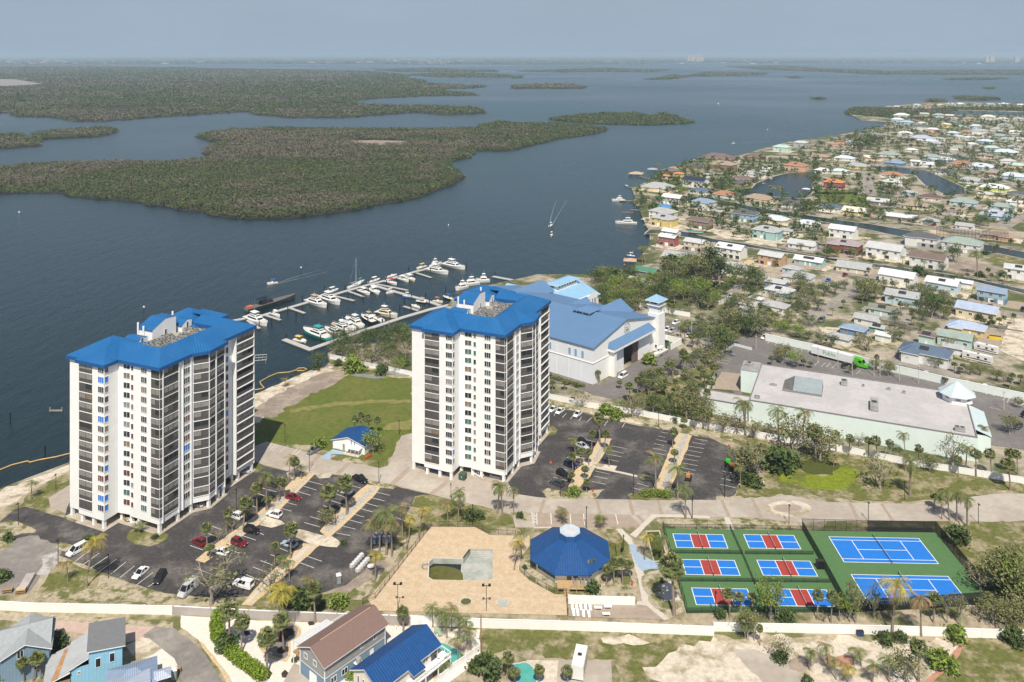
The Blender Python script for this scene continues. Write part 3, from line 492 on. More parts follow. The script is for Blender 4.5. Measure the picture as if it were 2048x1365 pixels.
# ---------------------------------------------------------------- the two condominium towers
TROT = R(-23.5)
TW = [(-30.3,-3.4),(-25.2,-3.4),(-25.2,-4.65),(-15.4,-4.65),(-15.4,0),(-11.3,0.5),(-11,0),(0,0),(0,11.7),(3,15.2),(2.6,18),(2,22.4),(-1,22.6),(-1,28.8),(0,28.8),(0,37),(-15.4,37),(-15.4,41.65),(-30.3,41.65),(-30.3,27),(-21,27),(-21,12),(-30.3,12)]
M_logo = mat('sign_blue', (0.02, 0.06, 0.25), rough=0.6, var=0.05)
def tower(D, label, seed, blue_spots):
    rg = random.Random(seed); T = empty('condominium_tower', (*D, 0), TROT, label, 'apartment tower', 'twin white condominium towers')
    b = MB(); b.prism(TW, 2.4, 44.6, M_white, bottom=True)
    fl = [4.0+2.7*k for k in range(15)]
    def slabs(p, q, s0, s1, d=0.14):
        p, q = np.array(p), np.array(q); t = (q-p)/np.linalg.norm(q-p); n = np.array((t[1], -t[0]))
        mm = Matrix(((t[0], -n[0], 0, p[0]), (t[1], -n[1], 0, p[1]), (0, 0, 1, 0), (0, 0, 0, 1)))
        for z in fl: b.box((s0, -d, z-0.12), (s1, 0.0, z+0.12), M_white2, mm, skip='k')
    BAL = [((-25.2,-4.65), (-15.4,-4.65), 0.25, 5.25, 2), ((-11,0), (0,0), 8.0, 10.95, 2), ((0,0), (0,11.7), 1.15, 6.55, 3), ((0,11.7), (3,15.2), 0.35, 4.4, 2), ((2.6,18), (2,22.4), 0.3, 4.1, 2), ((0,28.8), (0,37), 0.7, 8.0, 3)]
    EX = [((0,0), (0,11.7), 0.08, 0.85, 1), ((3,15.2), (2.6,18), 0.2, 2.6, 1)]
    for p, q, s0, s1, _ in BAL+EX: slabs(p, q, s0-0.1, s1+0.1, 0.45 if p == (0,28.8) else 0.14)
    for (p, q, s) in (((0,0),(0,11.7),1.0),((0,0),(0,11.7),6.7),((0,0),(0,11.7),8.1),((0,0),(0,11.7),11.2),((2.6,18),(2,22.4),0.1),((2.6,18),(2,22.4),4.2),((0,28.8),(0,37),0.3),((0,28.8),(0,37),8.15)):
        p, q = np.array(p, float), np.array(q, float); t = (q-p)/np.linalg.norm(q-p); c = p+t*s; n = np.array((t[1], -t[0]))
        mm = Matrix(((t[0], -n[0], 0, c[0]), (t[1], -n[1], 0, c[1]), (0, 0, 1, 0), (0, 0, 0, 1))); b.box((-0.16, -0.32, 2.42), (0.16, 0, 44.35), M_white2, mm, skip='k')
    b.obj('wall', T)
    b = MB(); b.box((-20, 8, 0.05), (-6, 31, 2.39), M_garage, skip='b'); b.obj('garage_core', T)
    for x, y in ((-29.8,-2.9),(-24.4,-3.9),(-20,-3.9),(-16,-4.1),(-15.2,1.2),(-11.2,1.0),(-8,0.6),(-0.5,0.5),(-0.5,6.8),(-0.5,11.6),(2.4,15.5),(1.9,19.5),(1.6,22),(-1.2,28.6),(-0.5,30.5),(-0.5,36.5),(-29.8,11)):
        c = MB(); c.box((x-0.4, y-0.4, 0), (x+0.4, y+0.4, 2.4), M_white, skip='bt'); c.obj('column', T)
    sc = {'n': 0}
    def bal(p, q, s0, s1, n):
        L_ = s1-s0
        for k in range(15):
            v = rg.choice([(G_blind,)*n, (G_mid,)*n, (G_dark,)*n, (G_blind,)*n, (G_blind, G_mid, G_dark)[:n], (G_mid, G_dark, G_mid)[:n]])
            if rg.random() < 0.06: v = (G_blind, G_tan, G_blind)[:n]
            on_edge(T, p, q, (s0+s1)/2, fl[k]+1.35, window_mesh(L_, 2.45, list(v), M_frame, 0.36, 0.10), 'balcony_screen')
    for e in BAL+EX: bal(*e)
    WIN = [((-25.2,-4.65), (-15.4,-4.65), 8.65, 2.2, 1.75, 3), ((-15.4,-4.65), (-15.4,0), 0.72, 1.3, 1.75, 1), ((-15.4,0), (-11.3,0.5), 2.9, 2.2, 1.7, 2), ((-11,0), (0,0), 0.95, 0.95, 1.6, 1), ((-11,0), (0,0), 5.3, 2.15, 1.75, 3), ((0,0), (0,11.7), 9.6, 2.3, 1.8, 3), ((-1,22.6), (-1,28.8), 3.0, 2.8, 1.8, 3)]
    for ci, (p, q, s, w, h, n) in enumerate(WIN):
        for k in range(15):
            if (ci, k) in blue_spots:
                v = [G_blue]*n; w_ = on_edge(T, p, q, s, fl[k]+2.0-0.25, window_mesh(w, h, v)); w_['label'] = 'window covered with bright blue film'; continue
            g = rg.choice([G_dark, G_dark, G_dark, G_mid, G_tan, G_tan, G_blind, G_green, G_mid]+([G_red] if seed == 1 else [G_green]))
            v = [g]*n
            if n == 3 and rg.random() < 0.5: v = [G_dark, g, G_dark]
            on_edge(T, p, q, s, fl[k]+1.75, window_mesh(w, h, v))
    # roof
    r = MB(); ze, tn, fz = 45.3, 0.49, 0.95
    hip(r, -31, -4.1, -14.72, 12.7, ze, tn, M_blueroof, drop=fz, fas=M_bluefascia); hip(r, -25.9, -5.35, -14.7, 7, ze+.02, tn, M_blueroof, drop=fz, fas=M_bluefascia)
    hip(r, -31, 26.3, -14.72, 41.1, ze, tn, M_blueroof, drop=fz, fas=M_bluefascia); hip(r, -25.9, 30, -14.7, 42.35, ze+.02, tn, M_blueroof, drop=fz, fas=M_bluefascia)
    O_ = [(-20,-0.7),(0.7,-0.7),(0.7,37.7),(-20,37.7)]; Rg = [(-20,5),(-5,5),(-5,32),(-20,32)]; In = [(-16.5,8.3),(-8.3,8.3),(-8.3,28.7),(-16.5,28.7)]
    zr, zi = ze+2.79, ze+1.2
    for k in range(3):
        r.face([(*O_[k], ze), (*O_[k+1], ze), (*Rg[k+1], zr), (*Rg[k], zr)], M_blueroof); r.face([(*O_[k], ze-fz), (*O_[k+1], ze-fz), (*O_[k+1], ze), (*O_[k], ze)], M_bluefascia)
        a, c = list(Rg[k]), list(Rg[k+1])
        if k == 0: a[0] = -16.5
        if k == 2: c[0] = -16.5
        r.face([(*a, zr), (*c, zr), (*In[k+1], zi), (*In[k], zi)], M_blueroof); r.face([(*In[k], zi), (*In[k+1], zi), (*In[k+1], ze-.1), (*In[k], ze-.1)], M_bluefascia)
    bay = [(0.7,11.0),(3.75,14.85),(3.35,18.3),(2.75,23.0),(0.7,23.0)]; ap = (-4.6, 17.0, zr-0.25)
    for k in range(4):
        r.face([(*bay[k], ze), (*bay[k+1], ze), ap], M_blueroof); r.face([(*bay[k], ze-fz), (*bay[k+1], ze-fz), (*bay[k+1], ze), (*bay[k], ze)], M_bluefascia)
    for q in ([(-31,-4.1),(-14.7,-4.1),(-14.7,12.7),(-31,12.7)], [(-20,-0.7),(0.7,-0.7),(0.7,37.7),(-20,37.7)], bay): r.fill(q, ze-fz+0.01, M_white2, up=False)
    r.obj('roof', T)
    b = MB(); b.fill([(-21.2,8),(-8.2,8),(-8.2,29),(-21.2,29)], ze-0.2, M_deck); b.box((-21.4,12.4,44.55), (-21.1,27,ze+0.5), M_white); b.obj('roof_deck', T)
    def house(y0, y1, x0, x1, zf, zp, frac, nm):
        b = MB(); z0 = 44.4; yp = y0+(y1-y0)*frac
        b.prism([(x0,y0),(x1,y0),(x1,y1),(x0,y1)], z0, zf, M_white)
        b.face([(x1,y0,zf),(x1,y1,zf),(x1,y1,zp-0.4),(x1,yp,zp)], M_white); b.face([(x0,y1,zf),(x0,y0,zf),(x0,yp,zp),(x0,y1,zp-0.4)], M_white); b.face([(x1,y1,zf),(x0,y1,zf),(x0,y1,zp-.4),(x1,y1,zp-.4)], M_white)
        w = b.obj(nm, T); r = MB(); o = 0.25
        r.face([(x0-o,y0-o,zf+.02),(x1+.05,y0-o,zf+.02),(x1+.05,yp,zp+.08),(x0-o,yp,zp+.08)], M_blueroof); r.face([(x0-o,yp,zp+.08),(x1+.05,yp,zp+.08),(x1+.05,y1+o,zp-.32),(x0-o,y1+o,zp-.32)], M_blueroof)
        r.box((x0-o,y0-o,zf-.2),(x1+.05,y0-.02,zf+.015), M_bluefascia, skip='t'); r.obj('penthouse_roof', w)
        rg_ = (y0+y1)/2; on_edge(w, (x1,y0), (x1,y1), (y1-y0)*0.55, 46.6, window_mesh(0.9, 2.1, [G_mid]), 'door'); return w
    house(13.5, 22.5, -23, -17.2, 48.6, 50.7, 0.55, 'stair_penthouse'); house(7.4, 12.0, -23, -17.4, 46.0, 47.6, 0.6, 'stair_penthouse'); house(24.0, 28.0, -20.5, -16.4, 46.9, 48.2, 0.6, 'stair_penthouse')
    for x, y, z in ((-22.6,13.2,50.4),(-20.4,13.2,49.6),(-19,22.9,51.4)): c = MB(); c.cyl((x, y), 0.28, 45, z, M_white, 8); c.obj('vent_pipe', T)
    # round emblem on the bay's base
    e = MB(); n = 22
    for k in range(n):
        a0, a1 = 2*math.pi*k/n, 2*math.pi*(k+1)/n
        for r0, r1 in ((0.62, 0.78), (0.2, 0.42)): e.face([(r0*1.25*math.cos(a0), -.02, r0*math.sin(a0)), (r1*1.25*math.cos(a0), -.02, r1*math.sin(a0)), (r1*1.25*math.cos(a1), -.02, r1*math.sin(a1)), (r0*1.25*math.cos(a1), -.02, r0*math.sin(a1))][::-1] if False else [(r0*1.25*math.cos(a0), -.02, r0*math.sin(a0)), (r1*1.25*math.cos(a0), -.02, r1*math.sin(a0)), (r1*1.25*math.cos(a1), -.02, r1*math.sin(a1)), (r0*1.25*math.cos(a1), -.02, r0*math.sin(a1))], M_logo)
    e.box((-0.12, -.03, -0.5), (0.12, -.01, 0.5), M_logo); em = e.mesh('emblem'); on_edge(T, (2.6,18), (2,22.4), 2.2, 3.15, em, 'emblem', 0.03)
    # garage slab on the ground
    cs, sn = math.cos(TROT), math.sin(TROT)
    g = [(D[0]+x*cs-y*sn, D[1]+x*sn+y*cs) for x, y in ((-31,-4.4),(-25.8,-4.4),(-25.8,-5.4),(-14.6,-5.4),(-14.6,-.7),(.6,-.7),(.6,11.4),(3.7,15),(2.6,23),(.6,23),(.6,37.6),(-31,42))]
    structure('garage_floor', g, layer(g), M_concrete)
    return T
T1D, T2D = (-95.5, 222.2), (-2.2, 248.0)
TOWER1 = tower(T1D, 'white condominium tower with blue roof, the left and nearer of the two', 1, {(0,12),(1,12),(0,9),(1,9),(1,0),(0,1),(1,1),(1,4),(5,5),(6,12),(6,6),(0,13)} - {(0,12),(1,12)} | {(0,13),(1,13)})
TOWER2 = tower(T2D, 'white condominium tower with blue roof, the right one behind the round driveway edge beside the marina sheds', 5, {(1,1)})
TOWER2['label'] = 'white condominium tower with blue roof, the right one, in front of the marina sheds'
def tw(D, x, y): cs, sn = math.cos(TROT), math.sin(TROT); return (D[0]+x*cs-y*sn, D[1]+x*sn+y*cs)
def ac_mesh(w, d, h, n=1):
    b = MB(); b.box((-w/2,-d/2,0.15), (w/2,d/2,h), M_acgrey, skip='b')
    for k in range(n):
        cx = -w/2+(k+.5)*w/n; b.cyl((cx,0), min(w/n,d)*0.38, h, h+0.08, M_fan, 10)
    for x in (-w/2+.1, w/2-.1): b.box((x-.05,-d/2+.05,0), (x+.05,d/2-.05,0.15), M_steel, skip='tb')
    return b.mesh('air_conditioner')
ACM = [ac_mesh(0.95,0.95,1.0), ac_mesh(1.0,0.9,0.85), ac_mesh(2.0,1.1,1.2,2)]
for D, tl in ((T1D, 'left'), (T2D, 'right')):
    rg = random.Random(3)
    for ix in range(6):
        for iy in range(11):
            x, y = -16.0+ix*1.32+rg.uniform(-.2,.2), 9.3+iy*1.75+rg.uniform(-.3,.3)
            if rg.random() < 0.12 or (ix < 2 and 6 < iy < 9): continue
            o = bpy.data.objects.new('air_conditioner', rg.choice(ACM)); COL.objects.link(o); p = tw(D, x, y); o.location = (*p, 45.1); o.rotation_euler = (0,0,TROT+rg.choice((0, R(90))))
            tag(o, 'grey air conditioning unit among the rows on the %s white tower roof' % tl, 'air conditioner', 'air conditioners on the %s tower roof' % tl)
# ---------------------------------------------------------------- marina sheds, store, clubhouse, hut, near houses
M_hwall = mat('hangar_siding', (0.68, 0.70, 0.735), rough=0.8, var=0.04, scale=0.2); M_mint = mat('mint_stucco', (0.62, 0.705, 0.67), rough=0.85, var=0.04, scale=0.3); M_shutter = mat('blue_shutter', (0.20, 0.34, 0.50), rough=0.7, var=0.1)
M_flatroof = mat('grey_membrane_roof', (0.42, 0.405, 0.40), rough=0.9, var=0.07, scale=0.5, col2=(0.47, 0.445, 0.44), scale2=0.1); M_parapet = mat('dark_parapet_cap', (0.20, 0.19, 0.19), rough=0.8, var=0.1)
M_paleseam = mat('pale_seam_roof', (0.50, 0.58, 0.60), rough=0.5, var=0.05, rib=(0.45, 0.05)); M_wood = mat('weathered_wood', (0.30, 0.20, 0.11), rough=0.85, var=0.25, scale=2)
M_dark = mat('dark_interior', (0.035, 0.035, 0.04), rough=0.9, var=0.3, scale=0.4)
def frame_obj(name, P, rz, label, cat, group=None): return empty(name, (*P, 0), rz, label, cat, group)
def gable(b, x0, y0, x1, y1, ze, za, axis, wall, roof, z0=0.0, ov=0.4, rb=None, th=0.18):
    """box walls with gable ends; axis = ridge direction; roof into builder rb"""
    rb = rb or b; q = [(x0,y0),(x1,y0),(x1,y1),(x0,y1)]; b.prism(q, z0, ze, wall, top=False)
    s = (za-ze)/(((y1-y0) if axis == 'x' else (x1-x0))/2)
    if axis == 'x':
        yc = (y0+y1)/2; b.face([(x1,y0,ze),(x1,y1,ze),(x1,yc,za)], wall); b.face([(x0,y1,ze),(x0,y0,ze),(x0,yc,za)], wall)
        for a, c in (((x0-ov, y0-ov), (x1+ov, y0-ov)), ((x1+ov, y1+ov), (x0-ov, y1+ov))):
            t = [(*a, ze-ov*s+th), (*c, ze-ov*s+th), (c[0], yc, za+th), (a[0], yc, za+th)]; rb.face(t, roof); rb.face([(p[0], p[1], p[2]-th) for p in t][::-1], roof)
            for k in range(4): p, r = t[k], t[(k+1) % 4]; rb.face([(p[0],p[1],p[2]-th),(r[0],r[1],r[2]-th),r,p], M_white2 if roof not in (M_hangarroof,) else roof) if k != 2 else None
    else:
        xc = (x0+x1)/2; b.face([(x0,y0,ze),(x1,y0,ze),(xc,y0,za)], wall); b.face([(x1,y1,ze),(x0,y1,ze),(xc,y1,za)], wall)
        for a, c in (((x1+ov, y0-ov), (x1+ov, y1+ov)), ((x0-ov, y1+ov), (x0-ov, y0-ov))):
            t = [(*a, ze-ov*s+th), (*c, ze-ov*s+th), (xc, c[1], za+th), (xc, a[1], za+th)]; rb.face(t, roof); rb.face([(p[0], p[1], p[2]-th) for p in t][::-1], roof)
            for k in range(4): p, r = t[k], t[(k+1) % 4]; rb.face([(p[0],p[1],p[2]-th),(r[0],r[1],r[2]-th),r,p], M_white2 if roof not in (M_hangarroof,) else roof) if k != 2 else None
HROT = R(50.7); HP = (31.9, 322.5)
Hg = frame_obj('marina_shed', HP, HROT, 'huge pale boat storage shed with dusty blue roof and open dark door', 'boat shed')
b = MB(); r = MB(); Wd, Ln, ez, az = 48.4, 77.0, 14.6, 19.6
# front gable with the door opening left out
op0, op1, opz = 22.0, 33.8, 9.2
b.face([(0,0,0),(op0,0,0),(op0,0,opz),(0,0,opz)], M_white); b.face([(op1,0,0),(Wd,0,0),(Wd,0,opz),(op1,0,opz)], M_white); b.face([(0,0,opz),(Wd,0,opz),(Wd,0,ez),(Wd/2,0,az),(0,0,ez)], M_white)
b.face([(0,Ln,0),(0,0,0),(0,0,ez),(0,Ln,ez)], M_hwall); b.face([(Wd,0,0),(Wd,Ln,0),(Wd,Ln,ez),(Wd,0,ez)], M_hwall); b.face([(Wd,Ln,0),(0,Ln,0),(0,Ln,ez),(Wd/2,Ln,az),(Wd,Ln,ez)], M_hwall)
for x in (op0, op1): b.face([(x,0,0),(x,20,0),(x,20,opz),(x,0,opz)], M_garage)
b.face([(op0,20,0),(op1,20,0),(op1,20,opz),(op0,20,opz)], M_dark); b.face([(op0,0,opz),(op1,0,opz),(op1,20,opz),(op0,20,opz)], M_dark)
for y in range(6, 76, 6): b.box((-0.12, y-.12, 0), (0, y+.12, ez-.3), M_hwall, skip='r')
b.box((-0.2, -0.15, 8.2), (0, Ln, 8.5), M_white2, skip='r'); b.box((-0.2, -0.2, 8.2), (12, 0, 8.5), M_white2, skip='k'); b.box((43, -0.2, 8.2), (47, 0, 8.5), M_white2, skip='k')
b.obj('wall', Hg)
o_, sl = 0.6, (az-ez)/(Wd/2)
for x0, x1, sg in ((-o_, Wd/2, 1), (Wd+o_, Wd/2, -1)):
    t = [(x0,-o_,ez-o_*sl+.2),(x0,Ln+o_,ez-o_*sl+.2),(x1,Ln+o_,az+.2),(x1,-o_,az+.2)]; t = t if sg < 0 else t[::-1]
    r.face(t, M_hangarroof); r.face([(p[0],p[1],p[2]-.35) for p in t][::-1], M_white2)
    for k in range(4): p, q = t[k], t[(k+1) % 4]; r.face([(p[0],p[1],p[2]-.35),(q[0],q[1],q[2]-.35),q,p], M_hangarroof)
for y0, y1, xe, zt in ((11, 25, 49.5, 19.0), (28, 36, 43, 18.7), (56, 70, 51, 19.3)):
    yc = (y0+y1)/2
    for ya in (y0, y1): q = [(24.5,yc,zt+.3),(24.5,ya,zt-4),(xe,ya,zt-4),(xe,yc,zt+.3)]; r.face(q if ya == y0 else q[::-1], M_hangarroof)
    r.face([(xe-.4,y0+.3,zt-4),(xe-.4,y1-.3,zt-4),(xe-.4,yc,zt)], M_white2)
    if xe > Wd: r.box((Wd, y0+.5, 0), (xe-.6, y1-.5, zt-4), M_hwall, skip='bt')
ro = r.obj('roof', Hg)
c = MB(); c.box((20.6,15.6,17.6), (27.8,22.6,20.3), M_white2, skip='b'); cu = c.obj('cupola', Hg); c = MB(); hip(c, 19.6, 14.6, 28.8, 23.6, 20.32, 0.34, M_hangarroof, drop=0.25, fas=M_hangarroof); c.obj('cupola_roof', cu)
for s in (1.6, 4.9): on_edge(cu, (20.6,15.6), (27.8,15.6), s+.35, 19.4, window_mesh(2.6, 0.9, [G_mid, G_mid])); on_edge(cu, (20.6,22.6), (20.6,15.6), s+.3, 19.4, window_mesh(2.6, 0.9, [G_mid, G_mid]))
for y in (5.0, 8.3, 11.3, 21.0, 34, 47): on_edge(Hg, (0,Ln), (0,0), Ln-y, 10.8, window_mesh(1.1, 2.6, [M_shutter], M_shutter), 'shutter')
c = MB(); c.face([(10.5,-3.2,11.2),(44,-3.2,11.2),(43.2,-.05,13.6),(11.3,-.05,13.6)], M_hangarroof); c.face([(10.5,-.05,11.2),(10.5,-3.2,11.2),(11.3,-.05,13.6)], M_hangarroof); c.face([(44,-3.2,11.2),(44,-.05,11.2),(43.2,-.05,13.6)], M_hangarroof); c.box((10.5,-3.2,10.3), (44,-.05,11.19), M_white, skip='t'); c.obj('door_canopy', Hg)
c = MB(); c.box((11.6,-2.6,0), (13.2,-.03,10.28), M_white); c.obj('portal_column', Hg)
c = MB(); c.box((13.4,-.6,0), (21.8,-.1,9.6), M_white2); c.obj('sliding_door', Hg); c = MB(); c.box((34,-.6,0), (43,-.1,9.6), M_white2); c.obj('sliding_door', Hg)
c = MB(); c.box((29.8,-.3,0.05), (33.7,0.5,9.1), mat('rust_door_edge', (0.16,0.11,0.10), var=0.2)); c.obj('folded_door', Hg)
# emblem: ring with a small wave and loop drawing
M_ink = mat('emblem_ink', (0.16, 0.17, 0.17), rough=0.8, var=0.05)
def ring(b, r0, r1, mt, y=-.04, n=28, sx=1.0, cx=0, cz=0):
    for k in range(n):
        a0, a1 = 2*math.pi*k/n, 2*math.pi*(k+1)/n
        b.face([(cx+sx*r0*math.cos(a0),y,cz+r0*math.sin(a0)),(cx+sx*r1*math.cos(a0),y,cz+r1*math.sin(a0)),(cx+sx*r1*math.cos(a1),y,cz+r1*math.sin(a1)),(cx+sx*r0*math.cos(a1),y,cz+r0*math.sin(a1))], mt)
def emblem(sc):
    e = MB(); ring(e, 2.15*sc, 2.35*sc, M_ink); ring(e, 1.75*sc, 1.82*sc, M_ink)
    pts = [(-1.2,0.4),(-.9,.75),(-.6,.35),(-.3,.8),(0,.4),(.35,.85),(.6,.45),(1.2,.6)]; e.tube([(x*sc,-.05,z*sc) for x, z in pts], .09*sc, M_ink, 4)
    pts = [(-1.3,-.3),(-.9,-.05),(-.5,-.5),(-.1,-.1),(.2,-.6),(.5,-.1),(.8,-.55),(1.2,-.2)]; e.tube([(x*sc,-.05,z*sc) for x, z in pts], .16*sc, M_ink, 4)
    e.tube([(-1.0*sc,-.05,-.9*sc),(0,-.05,-1.1*sc),(1.0*sc,-.05,-.85*sc)], .10*sc, M_ink, 4); return e.mesh('emblem')
EMB = emblem(1.0); place('emblem', EMB, Hg, (25.4,-.03,15.6), 0)
St = frame_obj('sign_tower', HP, HROT, 'slim white square tower with light blue pyramid roof at the shed corner', 'tower')
b = MB(); b.box((47.9,-2.4,0), (53.3,3,16.3), M_white, skip='b'); b.box((48.3,-2.0,16.3), (52.9,2.6,19.6), M_white, skip='b'); b.box((47.5,-2.8,19.6), (53.7,3.4,20.1), M_white2); b.box((48.3,-2.0,20.1), (52.9,2.6,21.9), M_white, skip='b'); b.obj('wall', St)
b = MB(); hip(b, 46.9, -3.4, 54.3, 4.0, 21.9, 0.62, M_lightblueroof, drop=0.3, fas=M_white2); b.obj('roof', St)
on_edge(St, (48.3,-2), (52.9,-2), 2.3, 21.0, window_mesh(3.2, 1.2, [G_dark, G_dark])); on_edge(St, (48.3,2.6), (48.3,-2), 2.3, 21.0, window_mesh(3.2, 1.2, [G_dark, G_dark])); on_edge(St, (47.9,3), (47.9,-2.4), 4.0, 2.2, window_mesh(1.2, 1.5, [G_mid])); place('emblem', emblem(0.35), St, (50.6,-2.05,17.8), 0)
b = MB(); b.box((53.4,-5.5,0), (63,-5.2,2.6), M_white, skip='b'); b.box((62.7,-5.2,0), (63,2,2.6), M_white, skip='b'); b.box((53.4,2.0,0), (63,2.3,2.6), M_white, skip='b')
tag(b.obj('yard_wall'), 'low white yard wall enclosure beside the slim square tower', 'wall'); o = bpy.data.objects['yard_wall']; o.location = (*HP, 0); o.rotation_euler = (0,0,HROT)
b = MB(); b.box((55,-1.5,0.15), (58.5,0.6,1.7), mat('dumpster_green', (0.03,0.16,0.09), rough=0.6)); b.box((54.9,-1.6,1.7), (58.6,.7,1.85), M_blackmetal)
for x in (55.3, 58.2): b.cyl((x,-.4), 0.12, 0, .15, M_blackmetal, 8)
o = tag(b.obj('dumpster'), 'dark green dumpster inside the white yard wall by the square tower', 'dumpster'); o.location = (*HP, 0); o.rotation_euler = (0,0,HROT)
# light blue office building behind the sheds
Of = frame_obj('marina_office', HP, HROT, 'white marina office with light blue roofs and a raised clerestory', 'office building')
b = MB(); r = MB(); gable(b, 50, 50, 80, 76, 8.5, 13.5, 'x', M_white, M_lightblueroof, rb=r, ov=.8); gable(b, 46, 60, 62, 88, 8, 12.6, 'y', M_white, M_lightblueroof, rb=r, ov=.8)
b.prism([(58,47.5),(75,47.5),(75,50.5),(58,50.5)], 0, 9.6, M_white); b.face([(58,47.48,9.6),(75,47.48,9.6),(75,47.48,11.2),(71,47.48,11.6),(66,47.48,10.4),(62,47.48,10.2)], M_white); b.obj('wall', Of); r.obj('roof', Of)
c = MB(); c.box((58,60,11), (76,66,15.6), M_white, skip='b'); cl = c.obj('clerestory', Of); c = MB(); hip(c, 57, 59, 77, 67, 15.6, .32, M_lightblueroof, drop=.25, fas=M_white2); c.obj('clerestory_roof', cl)
for s in range(7): on_edge(cl, (58,60), (76,60), 2+s*2.3, 14.6, window_mesh(1.5, 1.1, [G_mid]))
on_edge(cl, (58,66), (58,60), 3, 14.6, window_mesh(3.0, 1.1, [G_mid, G_mid]))
for s in (3, 4.6): on_edge(Of, (58,47.5), (75,47.5), s, 6.0, window_mesh(1.1, 2.8, [M_ink], M_wframe))
for s in (12.6, 14.2, 15.6): on_edge(Of, (58,47.5), (75,47.5), s, 7.0, window_mesh(1.1, 3.6, [M_ink], M_wframe))
e = MB(); e.tube([(-1.4,-.05,-1.2),(-1.0,-.05,.2),(-.2,-.05,.6),(-.6,-.05,1.3)], .12, M_ink, 4); e.tube([(.4,-.05,-.8),(.7,-.05,.6),(1.6,-.05,.9),(1.3,-.05,1.9)], .12, M_ink, 4); place('mural', e.mesh('mural'), Of, (67,47.45,7.2), 0)
# ---------------------------------------------------------------- the long mint store
PR = R(-23.6); PP = (83.6, 289.6)
St2 = frame_obj('grocery_store', PP, PR, 'long mint green store with grey flat roof behind the row of palms', 'store')
b = MB(); L0, D0, h0 = 70.7, 37.0, 7.6
b.prism([(0,0),(L0,0),(L0,D0),(0,D0)], 0, h0, M_mint, top=False)
for lo, hi in (((0,0),(L0,.35)), ((0,D0-.35),(L0,D0)), ((0,.35),(.35,D0-.35)), ((L0-.35,.35),(L0,D0-.35))): b.box((*lo, h0), (*hi, h0+.45), M_parapet, skip='b')
b.prism([(-18,1.5),(0,1.5),(0,9.5),(-18,9.5)], 0, 5.2, M_mint, top=False); b.box((-18.2,1.3,5.2),(0,1.6,5.45), M_parapet); b.box((-18.2,9.3,5.2),(0,9.7,5.45), M_parapet); b.box((-18.3,1.6,5.2),(-18,9.3,5.45), M_parapet)
b.prism([(L0,8),(L0+4.6,8),(L0+4.6,28),(L0,28)], 0, 5.6, M_mint, top=False); b.obj('wall', St2)
b = MB(); b.fill([(.3,.3),(L0-.3,.3),(L0-.3,D0-.3),(.3,D0-.3)], h0+.08, M_flatroof); b.fill([(-18,1.6),(0,1.6),(0,9.3),(-18,9.3)], 5.22, M_flatroof); b.face([(L0+4.9,7.6,5.6),(L0+4.9,28.4,5.6),(L0+.02,28.4,7.3),(L0+.02,7.6,7.3)], M_paleseam); b.obj('roof', St2)
b = MB(); b.box((-6.4,26,0),(-.02,36,8.4), M_mint, skip='bt'); b.box((-6.5,25.9,8.4),(-.02,36.1,8.6), M_acgrey); lt = b.obj('loading_block', St2); b = MB(); b.box((-5.4,30.5,8.6),(-2.6,33,9.5), M_acgrey, skip='b'); b.cyl((-4,32.2),.7,9.5,9.7,M_fan); b.obj('roof_fan', lt)
b = MB(); n = 8; pc = (67.5, 30.5)
o8 = lambda rr: [(pc[0]+rr*math.cos(R(22.5+45*k)), pc[1]+rr*math.sin(R(22.5+45*k))) for k in range(8)]
b.prism(o8(5.0), h0, 10.4, M_white, top=False); tu = b.obj('entry_turret', St2); b = MB(); e8 = o8(6.2)
for k in range(8): b.face([(*e8[k],10.2),(*e8[(k+1)%8],10.2),(*pc,14.3)], M_paleseam)
b.fill(e8, 10.2, M_white2, up=False); b.obj('turret_roof', tu)
for k in (4, 5, 6): q = o8(5.0); on_edge(tu, q[k], q[(k+1)%8], 1.9, 9.2, window_mesh(1.6,.8,[G_blind]))
b = MB(); b.box((10,13.5,h0+.1),(23.5,23.8,h0+.4), M_parapet, skip='b')
M_skyl = mat('corrugated_skylight', (0.30,0.345,0.36), rough=0.35, var=.1, scale=.4, rib=(.35,.05)); M_skyd = mat('skylight_side', (0.17,0.16,0.16), rough=.8, var=.2, rib=(.4,.05))
b.face([(13.6,14,h0+.6),(23.4,14,h0+.6),(23.4,23.5,h0+2.6),(13.6,23.5,h0+2.6)], M_skyl); b.face([(13.6,14,h0+.4),(23.4,14,h0+.4),(23.4,14,h0+.6),(13.6,14,h0+.6)], M_skyd); b.face([(23.4,14,h0+.4),(23.4,23.5,h0+.4),(23.4,23.5,h0+2.6),(23.4,14,h0+.6)], M_skyd)
for k in range(8): b.box((13.6+k*1.38,14,h0+.6),(13.72+k*1.38,14.1,h0+1.1), M_steel)
b.face([(10,15,h0+.4),(13.6,15,h0+2.4),(13.6,23.5,h0+2.6),(10,23.5,h0+.4)], M_skyd); b.face([(10,15,h0+.4),(13.6,15,h0+.4),(13.6,15,h0+2.4)], M_skyd); b.face([(23.4,23.5,h0),(10,23.5,h0),(13.6,23.5,h0+2.6),(23.4,23.5,h0+2.6)], M_skyd)
b.obj('skylight', St2)
def roof_unit(lx, ly, w, d, h, n, lab):
    cs, sn = math.cos(PR), math.sin(PR); m = ac_mesh(w, d, h, n); o = bpy.data.objects.new('rooftop_unit', m); COL.objects.link(o); o.location = (PP[0]+lx*cs-ly*sn, PP[1]+lx*sn+ly*cs, h0+.08); o.rotation_euler = (0,0,PR); tag(o, lab, 'rooftop unit')
